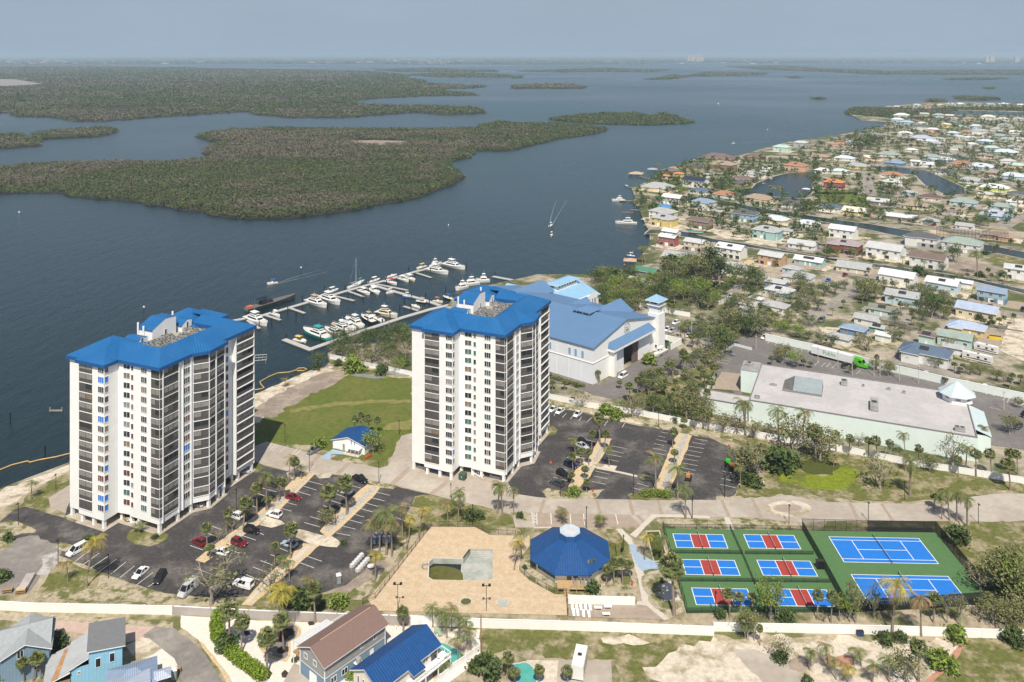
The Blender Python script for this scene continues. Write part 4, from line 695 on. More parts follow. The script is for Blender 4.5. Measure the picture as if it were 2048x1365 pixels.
roof_unit(40.6,11.8,2.6,7.5,2.0,1,'long pale air handling unit in the middle of the grey store roof'); roof_unit(30.5,28.5,2.2,2.6,1.8,1,'square grey unit near the far edge of the grey store roof'); roof_unit(66,3.4,3.0,1.7,1.4,2,'twin fan unit at the right end of the grey store roof'); roof_unit(2.5,3.2,1.8,1.0,.9,2,'low twin fan unit at the near left corner of the grey store roof')
roof_unit(6.5,17.5,2.6,.9,.5,1,'flat dark vent box left of the corrugated skylight'); roof_unit(37,29.5,.9,.9,.7,1,'small vent box right of the square unit on the store roof'); roof_unit(45.5,30.2,1.5,1.0,.6,1,'low vent box left of the pale turret on the store roof'); roof_unit(50.5,29,1.1,1.0,.7,1,'small vent box nearest the pale turret on the store roof')
b = MB(); b.box((-18.3,9.8,0),(-17.9,36,1.6), M_mint, skip='b'); b.box((-16.9,10,0.02),(-16.7,36,.1), mat('yellow_bollard',(.55,.38,.03))); o = tag(b.obj('loading_yard_wall'), 'low mint wall along the left side of the store loading dock', 'wall'); o.location = (*PP,0); o.rotation_euler = (0,0,PR)
# ---------------------------------------------------------------- octagonal clubhouse
CC = (14.8, 209.8); Cl = frame_obj('clubhouse', CC, R(-1.5), 'octagonal white clubhouse with royal blue roof and pale cap beside the tan deck', 'clubhouse')
v8 = lambda rr: [(rr*math.cos(R(22.5+45*k)), rr*math.sin(R(22.5+45*k))) for k in range(8)]
b = MB(); b.prism(v8(9.3), 0, 3.4, M_white, top=False); b.obj('wall', Cl)
b = MB(); E8, m8, t8, c8 = v8(10.9), v8(5.2), v8(2.9), v8(2.5)
for k in range(8):
    j = (k+1) % 8
    b.face([(*E8[k],3.2),(*E8[j],3.2),(*m8[j],5.75),(*m8[k],5.75)], M_navyroof); b.face([(*m8[k],5.75),(*m8[j],5.75),(*t8[j],6.6),(*t8[k],6.6)], M_navyroof); b.face([(*t8[k],6.6),(*t8[j],6.6),(*c8[j],8.0),(*c8[k],8.0)], M_navyroof)
    b.face([(*E8[k],2.9),(*E8[j],2.9),(*E8[j],3.2),(*E8[k],3.2)], M_bluefascia)
b.fill(E8, 2.9, M_white2, up=False); ro = b.obj('roof', Cl)
b = MB(); c9 = v8(2.75); b.prism(c9, 8.0, 8.25, mat('cap_pale_blue',(.42,.52,.62)), bottom=True); b.fill(v8(2.1), 8.26, mat('cap_white',(.50,.51,.52))); b.obj('roof_cap', ro)
q = v8(9.3)
for s in (1.3, 2.8, 4.3, 5.8): on_edge(Cl, q[4], q[5], s, 1.9, window_mesh(1.35,1.9,[G_dark],M_frame))
for s in (3.0, 4.6): on_edge(Cl, q[5], q[6], s, 1.3, window_mesh(1.3,2.1,[G_mid],M_wframe), 'door')
for s in (1.5, 5.5): on_edge(Cl, q[6], q[7], s, 1.9, window_mesh(1.3,1.5,[G_mid]))
for s in (2, 3.6, 5.2): on_edge(Cl, q[3], q[4], s, 1.9, window_mesh(1.35,1.9,[G_dark],M_frame))
dk = MB(); M_deckwood = mat('deck_planks', (0.42,0.29,0.15), rough=.85, var=.15, scale=2)
dk.box((-3.6,-12.0,.9),(3.4,-8.7,1.02), M_deckwood)
for x in (-3.5,-1.2,1,3.2):
    for y in (-11.9,-9.2): dk.box((x,y,0),(x+.14,y+.14,.9), M_deckwood, skip='bt')
for x in (-3.5,-2.0,-.4,1.2,3.2): dk.box((x,-11.98,1.02),(x+.08,-11.9,2.0), M_deckwood, skip='b')
dk.box((-.4,-11.99,1.95),(3.3,-11.89,2.05), M_deckwood)
for k in range(5): dk.box((-2.0,-12.3-.3*k,.75-.17*k),(-.6,-12.0-.3*k,.85-.17*k), M_deckwood)
dk.obj('timber_deck', Cl)
for x, lb in ((0.6,'left'),(2.4,'right')):
    o = bpy.data.objects.new('air_conditioner', ac_mesh(1.0,1.0,1.2)); COL.objects.link(o); o.location = (CC[0]+x,CC[1]-10.3,1.02); tag(o, 'grey air conditioner on the clubhouse timber deck, the %s of the two'%lb, 'air conditioner', 'air conditioners on the timber deck')
# ---------------------------------------------------------------- small hut with blue roof
hp = at('e',1083,140); Hu = frame_obj('white_hut', hp, R(-22), 'small white hut with a blue gabled roof on the lawn edge between the towers', 'hut')
b = MB(); r = MB(); gable(b, 0, 0, 12.2, 8.5, 2.9, 4.7, 'y', M_white, M_navyroof, rb=r, ov=.5); b.box((5.4,-2.4,.05),(11.4,-.02,.25), M_palecon); b.obj('wall', Hu); r.obj('roof', Hu)
b = MB()
for x in (6.6,8.3,10,11.3): b.box((x,-2.3,.25),(x+.1,-2.2,2.2), M_white2)
b.box((6.5,-2.4,2.2),(11.5,-.03,2.35), M_white2); b.obj('porch', Hu)
on_edge(Hu,(0,0),(12.2,0),1.7,1.3,window_mesh(2.0,2.1,[M_wframe]),'door'); on_edge(Hu,(0,0),(12.2,0),4.3,1.25,window_mesh(.9,2.1,[G_blind]),'door'); on_edge(Hu,(0,0),(12.2,0),7.2,3.0,window_mesh(.6,1.6,[G_blind])); on_edge(Hu,(0,0),(12.2,0),8.4,3.0,window_mesh(.6,1.6,[G_blind]))
# ---------------------------------------------------------------- five houses along the bottom edge
HM = {}
def hm(name, col, **k): HM[name] = mat('house_'+name, col, **k); return HM[name]
M_slate = hm('slate_siding',(0.17,0.25,0.33),rough=.8,var=.04,rib=(.25,.02)); M_sky = hm('sky_siding',(0.24,0.47,0.62),rough=.8,var=.04,rib=(.25,.02)); M_greyside = hm('grey_siding',(0.28,0.28,0.28),rough=.8,var=.04); M_shingle = mat('grey_shingle',(0.29,0.31,0.32),rough=.95,var=.12,scale=1.6); M_dkshingle = mat('dark_grey_shingle',(0.17,0.175,0.18),rough=.95,var=.1,scale=1.6)
M_brshingle = mat('brown_shingle',(0.19,0.125,0.105),rough=.95,var=.1,scale=2); M_corr = mat('corrugated_metal',(0.40,0.41,0.42),rough=.5,var=.12,scale=.5,rib=(.4,.06)); M_corrwhite = mat('white_corrugated',(0.66,0.66,0.66),rough=.6,var=.06,rib=(.4,.05)); M_lav = mat('lavender_metal',(0.40,0.45,0.56),rough=.5,var=.05,rib=(.4,.05)); M_lav2 = mat('blue_grey_metal',(0.22,0.29,0.40),rough=.5,var=.05,rib=(.4,.05))
H1 = frame_obj('blue_grey_house', (-97.4,172.6), R(25), 'blue grey house with pale grey shingle roof in the bottom left corner', 'house')
b = MB(); r = MB(); gable(b, -24, 0.6, -.3, 9.5, 5.6, 8.0, 'x', M_slate, M_shingle, rb=r, ov=.6); gable(b, -8.6, -.6, 0, 8.6, 5.6, 7.6, 'y', M_slate, M_shingle, rb=r, ov=.6); b.obj('wall', H1); r.obj('roof', H1)
on_edge(H1,(-8.6,-.6),(0,-.6),3.4,5.7,window_mesh(1.2,1.7,[G_dark,G_dark])); on_edge(H1,(-24,.6),(-.3,.6),6,3.6,window_mesh(1.2,1.5,[G_dark,G_dark])); on_edge(H1,(-8.6,-.6),(0,-.6),6.4,2.4,window_mesh(1.2,1.5,[G_dark,G_dark]))
for y in (2,5): on_edge(H1,(0,-.6),(0,8.6),y,4,window_mesh(1.1,1.5,[G_dark]))
H2 = frame_obj('sky_blue_house', (-87.0,168.6), R(25), 'sky blue house with dark shingle roof and rust streaked metal lean-to roofs', 'house')
b = MB(); b.prism([(0,0),(6.2,0),(6.2,8.6),(0,8.6)],0,6.6,M_sky,top=False); b.prism([(-3.3,.3),(-.02,.3),(-.02,8.4),(-3.3,8.4)],0,4.4,M_sky,top=False); b.face([(0,0,6.6),(6.2,0,6.6),(0,0,7.2)],M_sky); b.face([(6.2,8.6,6.6),(0,8.6,6.6),(0,8.6,7.2)],M_sky); b.face([(0,8.6,6.6),(0,0,6.6),(0,0,7.2),(0,8.6,7.2)],M_white2); b.obj('wall',H2)
b = MB()
def slab(b, pts, mt, th=.2):
    b.face(pts, mt); b.face([(p[0],p[1],p[2]-th) for p in pts][::-1], M_white2)
    for k in range(len(pts)): p,q = pts[k],pts[(k+1)%len(pts)]; b.face([(p[0],p[1],p[2]-th),(q[0],q[1],q[2]-th),q,p],M_white2)
slab(b,[(-.4,-.5,7.45),(6.8,-.5,6.72),(6.8,9.1,6.72),(-.4,9.1,7.45)],M_dkshingle); b.obj('roof',H2)
b = MB(); slab(b,[(-3.8,-.2,4.5),(-.03,-.2,6.0),(-.03,8.8,6.0),(-3.8,8.8,4.5)],M_corr); b.obj('lean_to_roof',H2)
b = MB(); slab(b,[(-8.2,-.4,2.9),(-3.4,-.4,4.2),(-3.4,8.6,4.2),(-8.2,8.6,2.9)],M_corr); b.face([(-6.9,-.38,3.29),(-5.6,-.38,3.64),(-4.2,8,4.02),(-4.9,8,3.83)],mat('rust_streak',(.36,.2,.09),rough=.9,var=.35,scale=1)); b.prism([(-7.8,0),(-3.4,0),(-3.4,8.2),(-7.8,8.2)],0,2.7,M_wood,top=False); b.obj('lean_to_roof',H2,)
on_edge(H2,(0,0),(6.2,0),1.7,4.4,window_mesh(1.0,1.9,[G_dark])); on_edge(H2,(0,0),(6.2,0),4.3,4.7,window_mesh(1.0,1.9,[G_dark])); on_edge(H2,(-3.3,.3),(0,.3),1.5,3.2,window_mesh(.6,.7,[G_blind]))
h3 = at('d',800,1470,5); H3 = frame_obj('lavender_roof_house', h3, R(25), 'house with lavender seamed metal roofs at the bottom edge beside the sky blue house', 'house')
b = MB(); b.prism([(-6,-5),(6,-5),(6,5),(-6,5)],0,4.6,M_sky,top=False); b.prism([(2,5),(7.4,5),(7.4,9.5),(2,9.5)],0,3.4,M_sky,top=False); b.obj('wall',H3); b = MB(); hip(b,-6.8,-5.8,6.8,5.8,4.6,.42,M_lav,drop=.2,fas=M_white2); hip(b,-1.5,2,8.2,10.3,3.7,.42,M_lav2,drop=.2,fas=M_white2); hip(b,7,2.6,10.6,5.6,3.9,.4,M_lav,drop=.2,fas=M_white2); b.obj('roof',H3)
for s in (3,8): on_edge(H3,(-6,-5),(6,-5),s,2.6,window_mesh(1.2,1.4,[G_dark]))
H4 = frame_obj('brown_roof_house', (-36.1,175.6), R(49.5), 'grey and blue two storey house with brown shingle roof and white side deck', 'house')
b = MB(); r = MB(); gable(b,-8,-4.2,8,4.2,5.7,7.6,'x',M_greyside,M_brshingle,rb=r,ov=.6,z0=2.9); b.prism([(-7.98,-4.18),(7.98,-4.18),(7.98,4.18),(-7.98,4.18)],0,2.9,M_slate,top=False); b.box((-8.03,-4.23,2.8),(8.03,4.23,2.98),M_white2,skip='tb')
for x,y in ((-8,-4.2),(8,-4.2),(-8,4.2),(8,4.2)): b.box((x-.09,y-.09,0),(x+.09,y+.09,5.6),M_white2,skip='tb')
b.obj('wall',H4); r.box((-6,-.12,7.78),(7.4,.12,7.84),mat('ridge_cap',(.45,.28,.2)),skip='b'); r.obj('roof',H4)
b = MB(); b.face([(-7.6,4.5,5.6),(-7.6,7.6,5.0),(1.2,7.6,5.0),(1.2,4.5,5.6)],M_corrwhite); b.face([(-7.6,4.5,5.5),(1.2,4.5,5.5),(1.2,7.6,4.9),(-7.6,7.6,4.9)],M_corrwhite)
for x in (-7.5,-3.2,1.0): b.box((x,7.3,0),(x+.15,7.45,4.9),M_white2)
b.box((-7.6,4.4,2.7),(7,7.5,2.85),M_wood); 
for x in (1.5,2.9,4.3,5.7,6.9): b.box((x,7.35,2.85),(x+.09,7.44,3.8),M_white2)
b.box((1.2,7.33,3.8),(7,7.46,3.9),M_white2); b.box((6.9,4.4,3.8),(7.03,7.46,3.9),M_white2); b.obj('side_deck',H4)
for s,z,w in ((2.2,1.6,1.5),(5,1.7,1.5),(13.2,4.5,.9),(9.5,4.6,.8)): on_edge(H4,(-8,-4.2),(8,-4.2),s,z,window_mesh(w,1.3,[G_dark,G_dark]))
on_edge(H4,(-8,-4.2),(8,-4.2),12.2,1.2,window_mesh(1.0,2.1,[M_wframe]),'door'); on_edge(H4,(-8,4.2),(-8,-4.2),4.6,1.2,window_mesh(2.4,2.1,[M_wframe]),'garage_doorway')
for s in (2.0,5.2): on_edge(H4,(-8,4.2),(-8,-4.2),s,4.6,window_mesh(1.2,1.1,[G_blind]))
b = MB(); b.box((-.7,-5.6,2.0),(.9,-4.25,2.15),M_white2); b.cyl((.1,-4.95),.55,2.15,3.0,M_acgrey,12); b.obj('condenser_shelf',H4)
H5 = frame_obj('blue_roof_house', (-23.9,169.8), R(49.5), 'cream house with royal blue metal roof and white railed balcony beside the brown roof', 'house')
M_cream = hm('cream_siding',(0.66,0.62,0.54),rough=.8,var=.04); b = MB(); r = MB(); gable(b,-8,-4,8,4,5.3,7.3,'x',M_cream,M_navyroof,rb=r,ov=.6); b.obj('wall',H5)
r.face([(-1,-6.3,4.75),(2.4,-6.3,4.75),(2.4,-4.4,5.35),(-1,-4.4,5.35)],M_navyroof); r.face([(-1,-6.3,4.65),(-1,-4.4,5.25),(2.4,-4.4,5.25),(2.4,-6.3,4.65)],M_white2); r.obj('roof',H5)
b = MB(); b.box((-1,-6.2,2.6),(9.8,-4.05,2.8),M_white2); b.box((8.05,-4.05,2.6),(9.8,3.5,2.8),M_white2)
for k in range(12): b.box((-1+.96*k,-6.2,2.8),(-.9+.96*k,-6.1,3.75),M_white2)
for k in range(9): b.box((9.7,-5.3+.95*k,2.8),(9.8,-5.2+.95*k,3.75),M_white2)
b.box((-1,-6.22,3.7),(9.8,-6.08,3.8),M_white2); b.box((9.68,-6.08,3.7),(9.82,3.5,3.8),M_white2)
for x in (-.9,2.4,6,9.6): b.box((x,-6.2,0),(x+.2,-6,2.6),M_white2)
b.obj('balcony',H5)
for s in (9.8,12.3): on_edge(H5,(-8,-4),(8,-4),s,4.1,window_mesh(1.5,1.2,[G_mid,G_mid]))
on_edge(H5,(-8,-4),(8,-4),14.8,3.9,window_mesh(1.6,2.1,[G_dark],M_frame),'door')
for s in (1.6,3.2,5.4): on_edge(H5,(-8,4),(-8,-4),s,3.9,window_mesh(.55,1.9,[G_dark]))
on_edge(H5,(8,-4),(8,4),2.2,4,window_mesh(1.5,1.9,[G_dark],M_frame)); on_edge(H5,(-8,-4),(8,-4),13,1.2,window_mesh(2.4,2.0,[M_slate]),'garage_doorway')
# ---------------------------------------------------------------- labels: look + nearest landmark, ranked where look-alikes stand on the same side
PENDING = []; MARKS = []
def mark(phrase, x, y): MARKS.append((phrase, x, y))
def later(o, desc, cat, group, x, y): PENDING.append((o, desc, x, y)); o['category'] = cat; o['group'] = group
def scr(x, y): return (1024+FPX*x/y, HZ+FPX*CAM_H/y)
for nm, x, y in (("the left white tower", T1D[0]-5, T1D[1]+4), ("the right white tower", T2D[0]-5, T2D[1]+4), ("the octagonal clubhouse", *CC), ("the small white hut", hp[0]+6, hp[1]+4), ("the empty swimming pool", *at('g',720,480)),
  ("the slim square tower", 66, 360), ("the open shed door", 49, 343), ("the grocery store's left end", 78, 292), ("the grocery store's middle", 118, 275), ("the pale roof turret", 157, 290), ("the grocery store's right end", 150, 262), ("the round driveway circle", *at('h',790,155)),
  ("the upper tennis court", *at('h',1292,377)), ("the lower tennis court", *at('h',1437,600)), ("the top left pickleball court", *at('h',320,329)), ("the bottom left pickleball court", *at('h',438,627)), ("the bottom middle pickleball court", *at('h',865,632)),
  ("the brown roofed house", -36, 176), ("the royal blue roofed house", -24, 170), ("the blue grey house", -100, 176), ("the sky blue house", -84, 172), ("the white motorhome", *at('g',1460,1130)), ("the yellow-green weed patch", *at('j',800,980)), ("the blue painted path", *at('g',1850,450)), ("the white gravel garden", *at('f',380,470))): mark(nm, x, y)
ORD = ['nearest', 'second nearest', 'third nearest', 'fourth nearest', 'fifth nearest', 'sixth nearest', 'seventh nearest', 'eighth nearest', 'ninth nearest', 'tenth nearest', 'eleventh nearest', 'twelfth nearest']
def flush_labels():
    keys = {}
    for o, desc, x, y in PENDING:
        u, v = scr(x, y); best = None
        c = sorted(((math.hypot(u-scr(a, b_)[0], (v-scr(a, b_)[1])*1.6), nm, scr(a, b_)) for nm, a, b_ in MARKS if nm[4:] not in desc))[:1]
        dist, nm, (mu, mv) = c[0]
        if abs(u-mu) > abs(v-mv)*1.2: rel = 'left of' if u < mu else 'right of'
        else: rel = 'behind' if v < mv else 'in front of'
        keys.setdefault((desc, rel, nm), []).append((dist, o))
    for (desc, rel, nm), L_ in keys.items():
        L_.sort(key=lambda t: t[0])
        for k, (dd, o) in enumerate(L_):
            r = rel
            if len(L_) == 1: o['label'] = '%s %s %s' % (desc, rel, nm)
            else: o['label'] = '%s, %s %s %s' % (desc, ORD[k] if k < 12 else '%dth nearest' % (k+1), rel, nm)
# ---------------------------------------------------------------- vegetation
M_bark = mat('palm_bark', (0.24, 0.195, 0.15), rough=.95, var=.2, scale=2); M_bark2 = mat('grey_bark', (0.30, 0.265, 0.22), rough=.95, var=.2, scale=2)
def leafmat(n, c):
    m = mat(n, c, rough=.6, var=.3, scale=1.2, spec=.25, tint=True); b = nodes(m)[0]['Principled BSDF']
    b.inputs['Subsurface Weight'].default_value = 0.0; return m
M_palm = leafmat('palm_green', (0.125, 0.15, 0.045)); M_palmy = leafmat('palm_yellow', (0.32, 0.27, 0.045)); M_palmd = leafmat('dry_frond', (0.27, 0.19, 0.09)); M_cabb = leafmat('cabbage_palm_green', (0.125, 0.148, 0.05))
M_leaf = leafmat('leaf_green', (0.066, 0.096, 0.028)); M_leafl = leafmat('leaf_light', (0.15, 0.205, 0.035)); M_leafo = leafmat('leaf_olive', (0.155, 0.158, 0.062)); M_leafd = leafmat('leaf_dark', (0.055, 0.080, 0.028)); M_twig = leafmat('dry_twigs', (0.25, 0.21, 0.165))
class LB:
    """leaf builder: numpy quads with a tint per leaf"""
    def __init__(s): s.q = []; s.t = []; s.mi = []
    def add(s, q, t, mi=0): s.q.append(np.asarray(q)); s.t.append(np.asarray(t)); s.mi.append(np.full(len(q), mi))
    def mesh(s, name, mts):
        Q = np.concatenate(s.q); T = np.concatenate(s.t); mi = np.concatenate(s.mi); n = len(Q)
        me = bpy.data.meshes.new(name); me.vertices.add(n*4); me.vertices.foreach_set('co', Q.reshape(-1).astype(np.float32)); me.loops.add(n*4); me.loops.foreach_set('vertex_index', np.arange(n*4, dtype=np.int32)); me.polygons.add(n)
        me.polygons.foreach_set('loop_start', np.arange(0, n*4, 4, dtype=np.int32)); me.polygons.foreach_set('loop_total', np.full(n, 4, dtype=np.int32)); me.polygons.foreach_set('material_index', mi.astype(np.int32))
        for m in mts: me.materials.append(m)
        a = me.color_attributes.new('tint', 'FLOAT_COLOR', 'CORNER'); c = np.ones((n*4, 4), np.float32); c[:, :3] = np.repeat(T if T.ndim == 2 else np.stack([T]*3, 1), 4, 0); a.data.foreach_set('color', c.reshape(-1)); me.update(); return me
def leaf_quads(P, size, up=0.35, rg=RNG):
    """random leaf-sprig quads centred on points P"""
    n = len(P); d = rg.normal(size=(n, 3)); d[:, 2] = np.abs(d[:, 2])+up; d /= np.linalg.norm(d, axis=1)[:, None]
    a = rg.normal(size=(n, 3)); u = np.cross(d, a); u /= np.linalg.norm(u, axis=1)[:, None]; w = np.cross(d, u); s = (size*rg.uniform(.6, 1.4, n))[:, None]
    return np.stack([P-u*s, P-w*s*.55, P+u*s, P+w*s*.55], 1)
def palm(kind, h, rg, dry=0):
    """trunk and crown of a palm: 'c' coconut with arching fronds, 's' cabbage palm with fan leaves, 'f' date palm"""
    lean = rg.normal(0, .05)*h, rg.normal(0, .03)*h; b = MB(); ch = h*(0.80 if kind != 's' else .78)
    pts = [(lean[0]*(t**1.6), lean[1]*(t**1.6), ch*t) for t in (0, .15, .4, .7, 1)]; w = .20 if kind != 'f' else .34
    b.tube(pts, [w*1.5, w*1.05, w*.9, w*.8, w*.75], M_bark, 7); top = np.array(pts[-1]); L_ = LB()
    if kind == 's':
        R0 = 1.62; P = top+np.array((0, 0, .35))+RNG.normal(size=(90, 3))*R0*.34; L_.add(leaf_quads(P, .30), np.clip(rg.normal(.95, .16, 90), .6, 1.4))
        for k in range(40):
            az = rg.uniform(0, 2*math.pi); el = math.asin(rg.uniform(-.75, 1)); d = np.array((math.cos(az)*math.cos(el), math.sin(az)*math.cos(el), math.sin(el)*.95)); st = top+np.array((0, 0, .3)); c = st+d*R0*.62
            s1 = np.array((-math.sin(az), math.cos(az), 0)); nn = np.cross(d, s1); q = []
            for j in range(-4, 5):
                a = j*.30; dd = d*math.cos(a)+s1*math.sin(a); tip = c+dd*R0*.55*rg.uniform(.8, 1.15); tip[2] -= .14*R0*abs(j)/3+.1*R0; p = np.cross(dd, nn)*.10*R0; q.append([c-p*.3, c+dd*R0*.25-p, tip, c+dd*R0*.25+p])
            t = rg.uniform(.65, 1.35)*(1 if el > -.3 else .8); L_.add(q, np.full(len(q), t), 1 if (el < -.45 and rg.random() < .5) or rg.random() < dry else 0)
    else:
        nf = 17 if kind == 'c' else 34; FL = 3.2
        for k in range(nf):
            az = k*2.399+rg.uniform(-.3, .3); e0 = rg.uniform(.15, 1.15) if k > nf*.25 else rg.uniform(-.5, .2); q = []; t = rg.uniform(.7, 1.35); p = top.copy(); N_ = 7; el = e0; seg = FL*rg.uniform(.85, 1.1)/N_; wind = np.array((-.10, 0, 0)) if kind == 'c' else np.zeros(3)
            for j in range(N_):
                d = np.array((math.cos(az)*math.cos(el), math.sin(az)*math.cos(el), math.sin(el)))+wind*j; d /= np.linalg.norm(d); s1 = np.cross(d, (0, 0, 1)); s1 /= max(np.linalg.norm(s1), 1e-6); nx = p+d*seg; ll = FL*(.30 if kind == 'c' else .2)*math.sin(math.pi*(j+1.2)/(N_+1.6))
                for sg in (-1, 1):
                    for f_ in (0, .5):
                        o = p+d*seg*f_; tip = o+(s1*sg*.8+d*.75)*ll; tip[2] -= ll*.42; q.append([o, o+d*seg*.28, tip+d*seg*.1, tip])
                q.append([p-s1*.035, p+s1*.035, nx+s1*.03, nx-s1*.03]); p = nx; el -= .30
            L_.add(q, np.full(len(q), t), 1 if rg.random() < dry or (e0 < -.1 and rg.random() < .55) else 0)
    return b.mesh('trunk', True), L_, top
def tree_proto(kind, h, seed, leaf, wide=.42, dens=1.0, bare=0.0, bark=None):
    rg = np.random.default_rng(seed); b = MB(); bark = bark or M_bark2; cw = h*wide; tips = []
    nst = 1 if bare < .5 else 2
    ends = []
    b.tube([(0,0,0),(rg.normal()*.1,rg.normal()*.1,h*.18),(rg.normal()*.25,rg.normal()*.2,h*.36)], [h*.030+.08,h*.024+.05,h*.018+.04], bark, 6); base = np.array((0,0,h*.30))
    nb = 7 if bare else 6
    for k in range(nb):
        az = k*2*math.pi/nb+rg.uniform(-.4,.4); r = cw*rg.uniform(.55,.9); e = np.array((math.cos(az)*r, math.sin(az)*r, h*rg.uniform(.55,.92))); m_ = base+(e-base)*.5+rg.normal(size=3)*h*.03
        b.tube([base*.75, m_, e], [h*.016+.03, h*.010+.02, .02], bark, 5, cap=False); tips.append(e); tips.append(m_+(e-m_)*.4)
        if bare:
            for q in range(4): e2 = m_+(e-m_)*rg.uniform(.2,.9)+rg.normal(size=3)*np.array((1,1,.7))*h*.11; b.tube([m_+(e-m_)*.3, e2], [h*.006+.015, .012], bark, 4, cap=False); tips.append(e2)
    L_ = LB(); nclump = int((30 if not bare else 26)*dens)
    for k in range(nclump):
        if bare and rg.random() < bare: continue
        if k < len(tips): c = tips[k]
        else:
            az = rg.uniform(0, 2*math.pi); rr = cw*math.sqrt(rg.uniform(0,1)); z = h*(.50+.46*rg.uniform(0,1)*math.sqrt(max(0,1-(rr/cw)**2*.8))); c = np.array((rr*math.cos(az), rr*math.sin(az), z))
        cr = h*rg.uniform(.07,.14)*(.8 if bare else 1); n = int(26*(1-.3*(bare > 0))); P = c+rg.normal(size=(n,3))*np.array((cr,cr,cr*.6)); t = np.clip(rg.normal(1,.17),.6,1.5)*rg.uniform(.85,1.15,n)
        L_.add(leaf_quads(P, max(.16, h*.034), rg=rg), t)
    if bare:
        n = 160; P = np.array(tips)[rg.integers(0,len(tips),n)]+rg.normal(size=(n,3))*h*.06; d = rg.normal(size=(n,3)); d[:,2] = np.abs(d[:,2]); d /= np.linalg.norm(d,axis=1)[:,None]; s = np.cross(d,rg.normal(size=(n,3))); s /= np.linalg.norm(s,axis=1)[:,None]; l_ = h*.07
        L_.add(np.stack([P-s*.02,P+s*.02,P+d*l_+s*.012,P+d*l_-s*.012],1), rg.uniform(.7,1.2,n), 1)
    return b.mesh('trunk', True), L_.mesh('crown', [leaf, M_twig])
def bush_proto(h, w, seed, leaf):
    rg = np.random.default_rng(seed); L_ = LB(); b = MB()
    for k in range(5): az = k*1.256+rg.uniform(-.3,.3); b.tube([(0,0,0),(math.cos(az)*w*.3,math.sin(az)*w*.3,h*.6)], [.06,.02], M_bark2, 4, cap=False)
    for k in range(26):
        az = rg.uniform(0,2*math.pi); el = rg.uniform(.05,1.5); r = rg.uniform(.5,.95); c = np.array((math.cos(az)*math.cos(el)*w*r, math.sin(az)*math.cos(el)*w*r, h*(.15+.75*math.sin(el)*r))); n = 24
        P = c+rg.normal(size=(n,3))*np.array((w*.2,w*.2,h*.12)); P[:,2] = np.maximum(P[:,2],.05); L_.add(leaf_quads(P, .17+w*.05, rg=rg), np.clip(rg.normal(1,.18),.6,1.4)*rg.uniform(.85,1.15,n))
    return b.mesh('stem', True), L_.mesh('foliage', [leaf])
TREE = {}
def make_tree(key):
    """one prototype per kind and look: Empty > trunk, crown"""
    if key in TREE: return TREE[key]
    k, v = key; rg = np.random.default_rng(hash(k)%999 if False else sum(map(ord, k))*31+v*7); P = []
    nm, cat = {'s':('cabbage_palm','palm'),'c':('coconut_palm','palm'),'y':('coconut_palm','palm'),'q':('coconut_palm','palm'),'f':('date_palm','palm'),'b':('leafy_tree','tree'),'l':('leafy_tree','tree'),'o':('leafy_tree','tree'),'d':('bare_tree','tree'),'g':('clump_tree','tree'),'u':('round_bush','bush'),'v':('round_bush','bush'),'p':('narrow_tree','tree')}[k]
    names = ('trunk', 'crown')
    if k in 'scyqf':
        tm, L_, _ = palm('c' if k in 'cyq' else k, 10.0 if k in 'cyq' else (8.0 if k == 's' else 11.0), rg, {'s': .05, 'c': .06, 'y': .1, 'q': .5, 'f': .1}[k])
        cm = L_.mesh('crown', [{'s': M_cabb, 'y': M_palmy}.get(k, M_palm), M_palmd]); H_ = {'s': 8.0, 'f': 11.0}.get(k, 10.0)
    elif k in 'uv': tm, cm = bush_proto(2.2, 1.6, v*3+1, M_leafl if k == 'v' else M_leaf); H_ = 2.2; names = ('stem', 'foliage')
    elif k == 'd': tm, cm = tree_proto('d', 9.0, v*5+2, M_leafo, .50, 1.0, .45); H_ = 9.0
    elif k == 'p': tm, cm = tree_proto('p', 12.0, v+60, M_leafd, .17, .9); H_ = 12.0
    elif k == 'g': tm, cm = tree_proto('g', 9.0, v+80, M_leafo, .36, 1.1, .15); H_ = 9.0
    else: tm, cm = tree_proto(k, 8.0, v*11+3, {'b': M_leaf, 'l': M_leafl, 'o': M_leafo}[k], .46, 1.25); H_ = 8.0
    TREE[key] = (nm, cat, names, tm, cm, H_); return TREE[key]
TDESC = {'s': ('round headed cabbage palm', 'cabbage palms'), 'c': ('green coconut palm', 'coconut palms'), 'y': ('yellowing coconut palm', 'coconut palms'), 'q': ('half dry coconut palm', 'coconut palms'), 'f': ('thick trunked date palm', 'date palms'), 'b': ('green leafy tree', 'leafy trees'), 'l': ('bright green leafy tree', 'leafy trees'), 'o': ('olive green leafy tree', 'leafy trees'), 'd': ('half bare pale branched tree', 'half bare trees'), 'g': ('many stemmed olive tree', 'leafy trees'), 'u': ('dark green round bush', 'bushes'), 'v': ('bright green round bush', 'bushes'), 'p': ('narrow dark evergreen', 'leafy trees')}
TREES_AT = []
def plant(k, X, Y, H, wide=1.0, z=0.0):
    v = random.randrange(4); nm, cat, names, tm, cm, H_ = make_tree((k, v)); s = H/H_
    r = empty(nm, (X, Y, z), random.uniform(0, 6.28) if k not in 'cyq' else random.uniform(-.5, .5)); f = random.uniform(.92, 1.08)
    sx = s*f*wide if k not in 'scyqf' else max(s, .75)*f*wide
    r.scale = (sx, sx, s)
    for n_, me in zip(names, (tm, cm)): c = bpy.data.objects.new(n_, me); COL.objects.link(c); c.parent = r
    size = 'tall ' if H > 9.5 and k in 'scyqfbol' else ('small ' if H < 4.2 and k in 'scyqfbol' else '')
    later(r, size+TDESC[k][0], cat, TDESC[k][1], X, Y); TREES_AT.append((X, Y)); return r
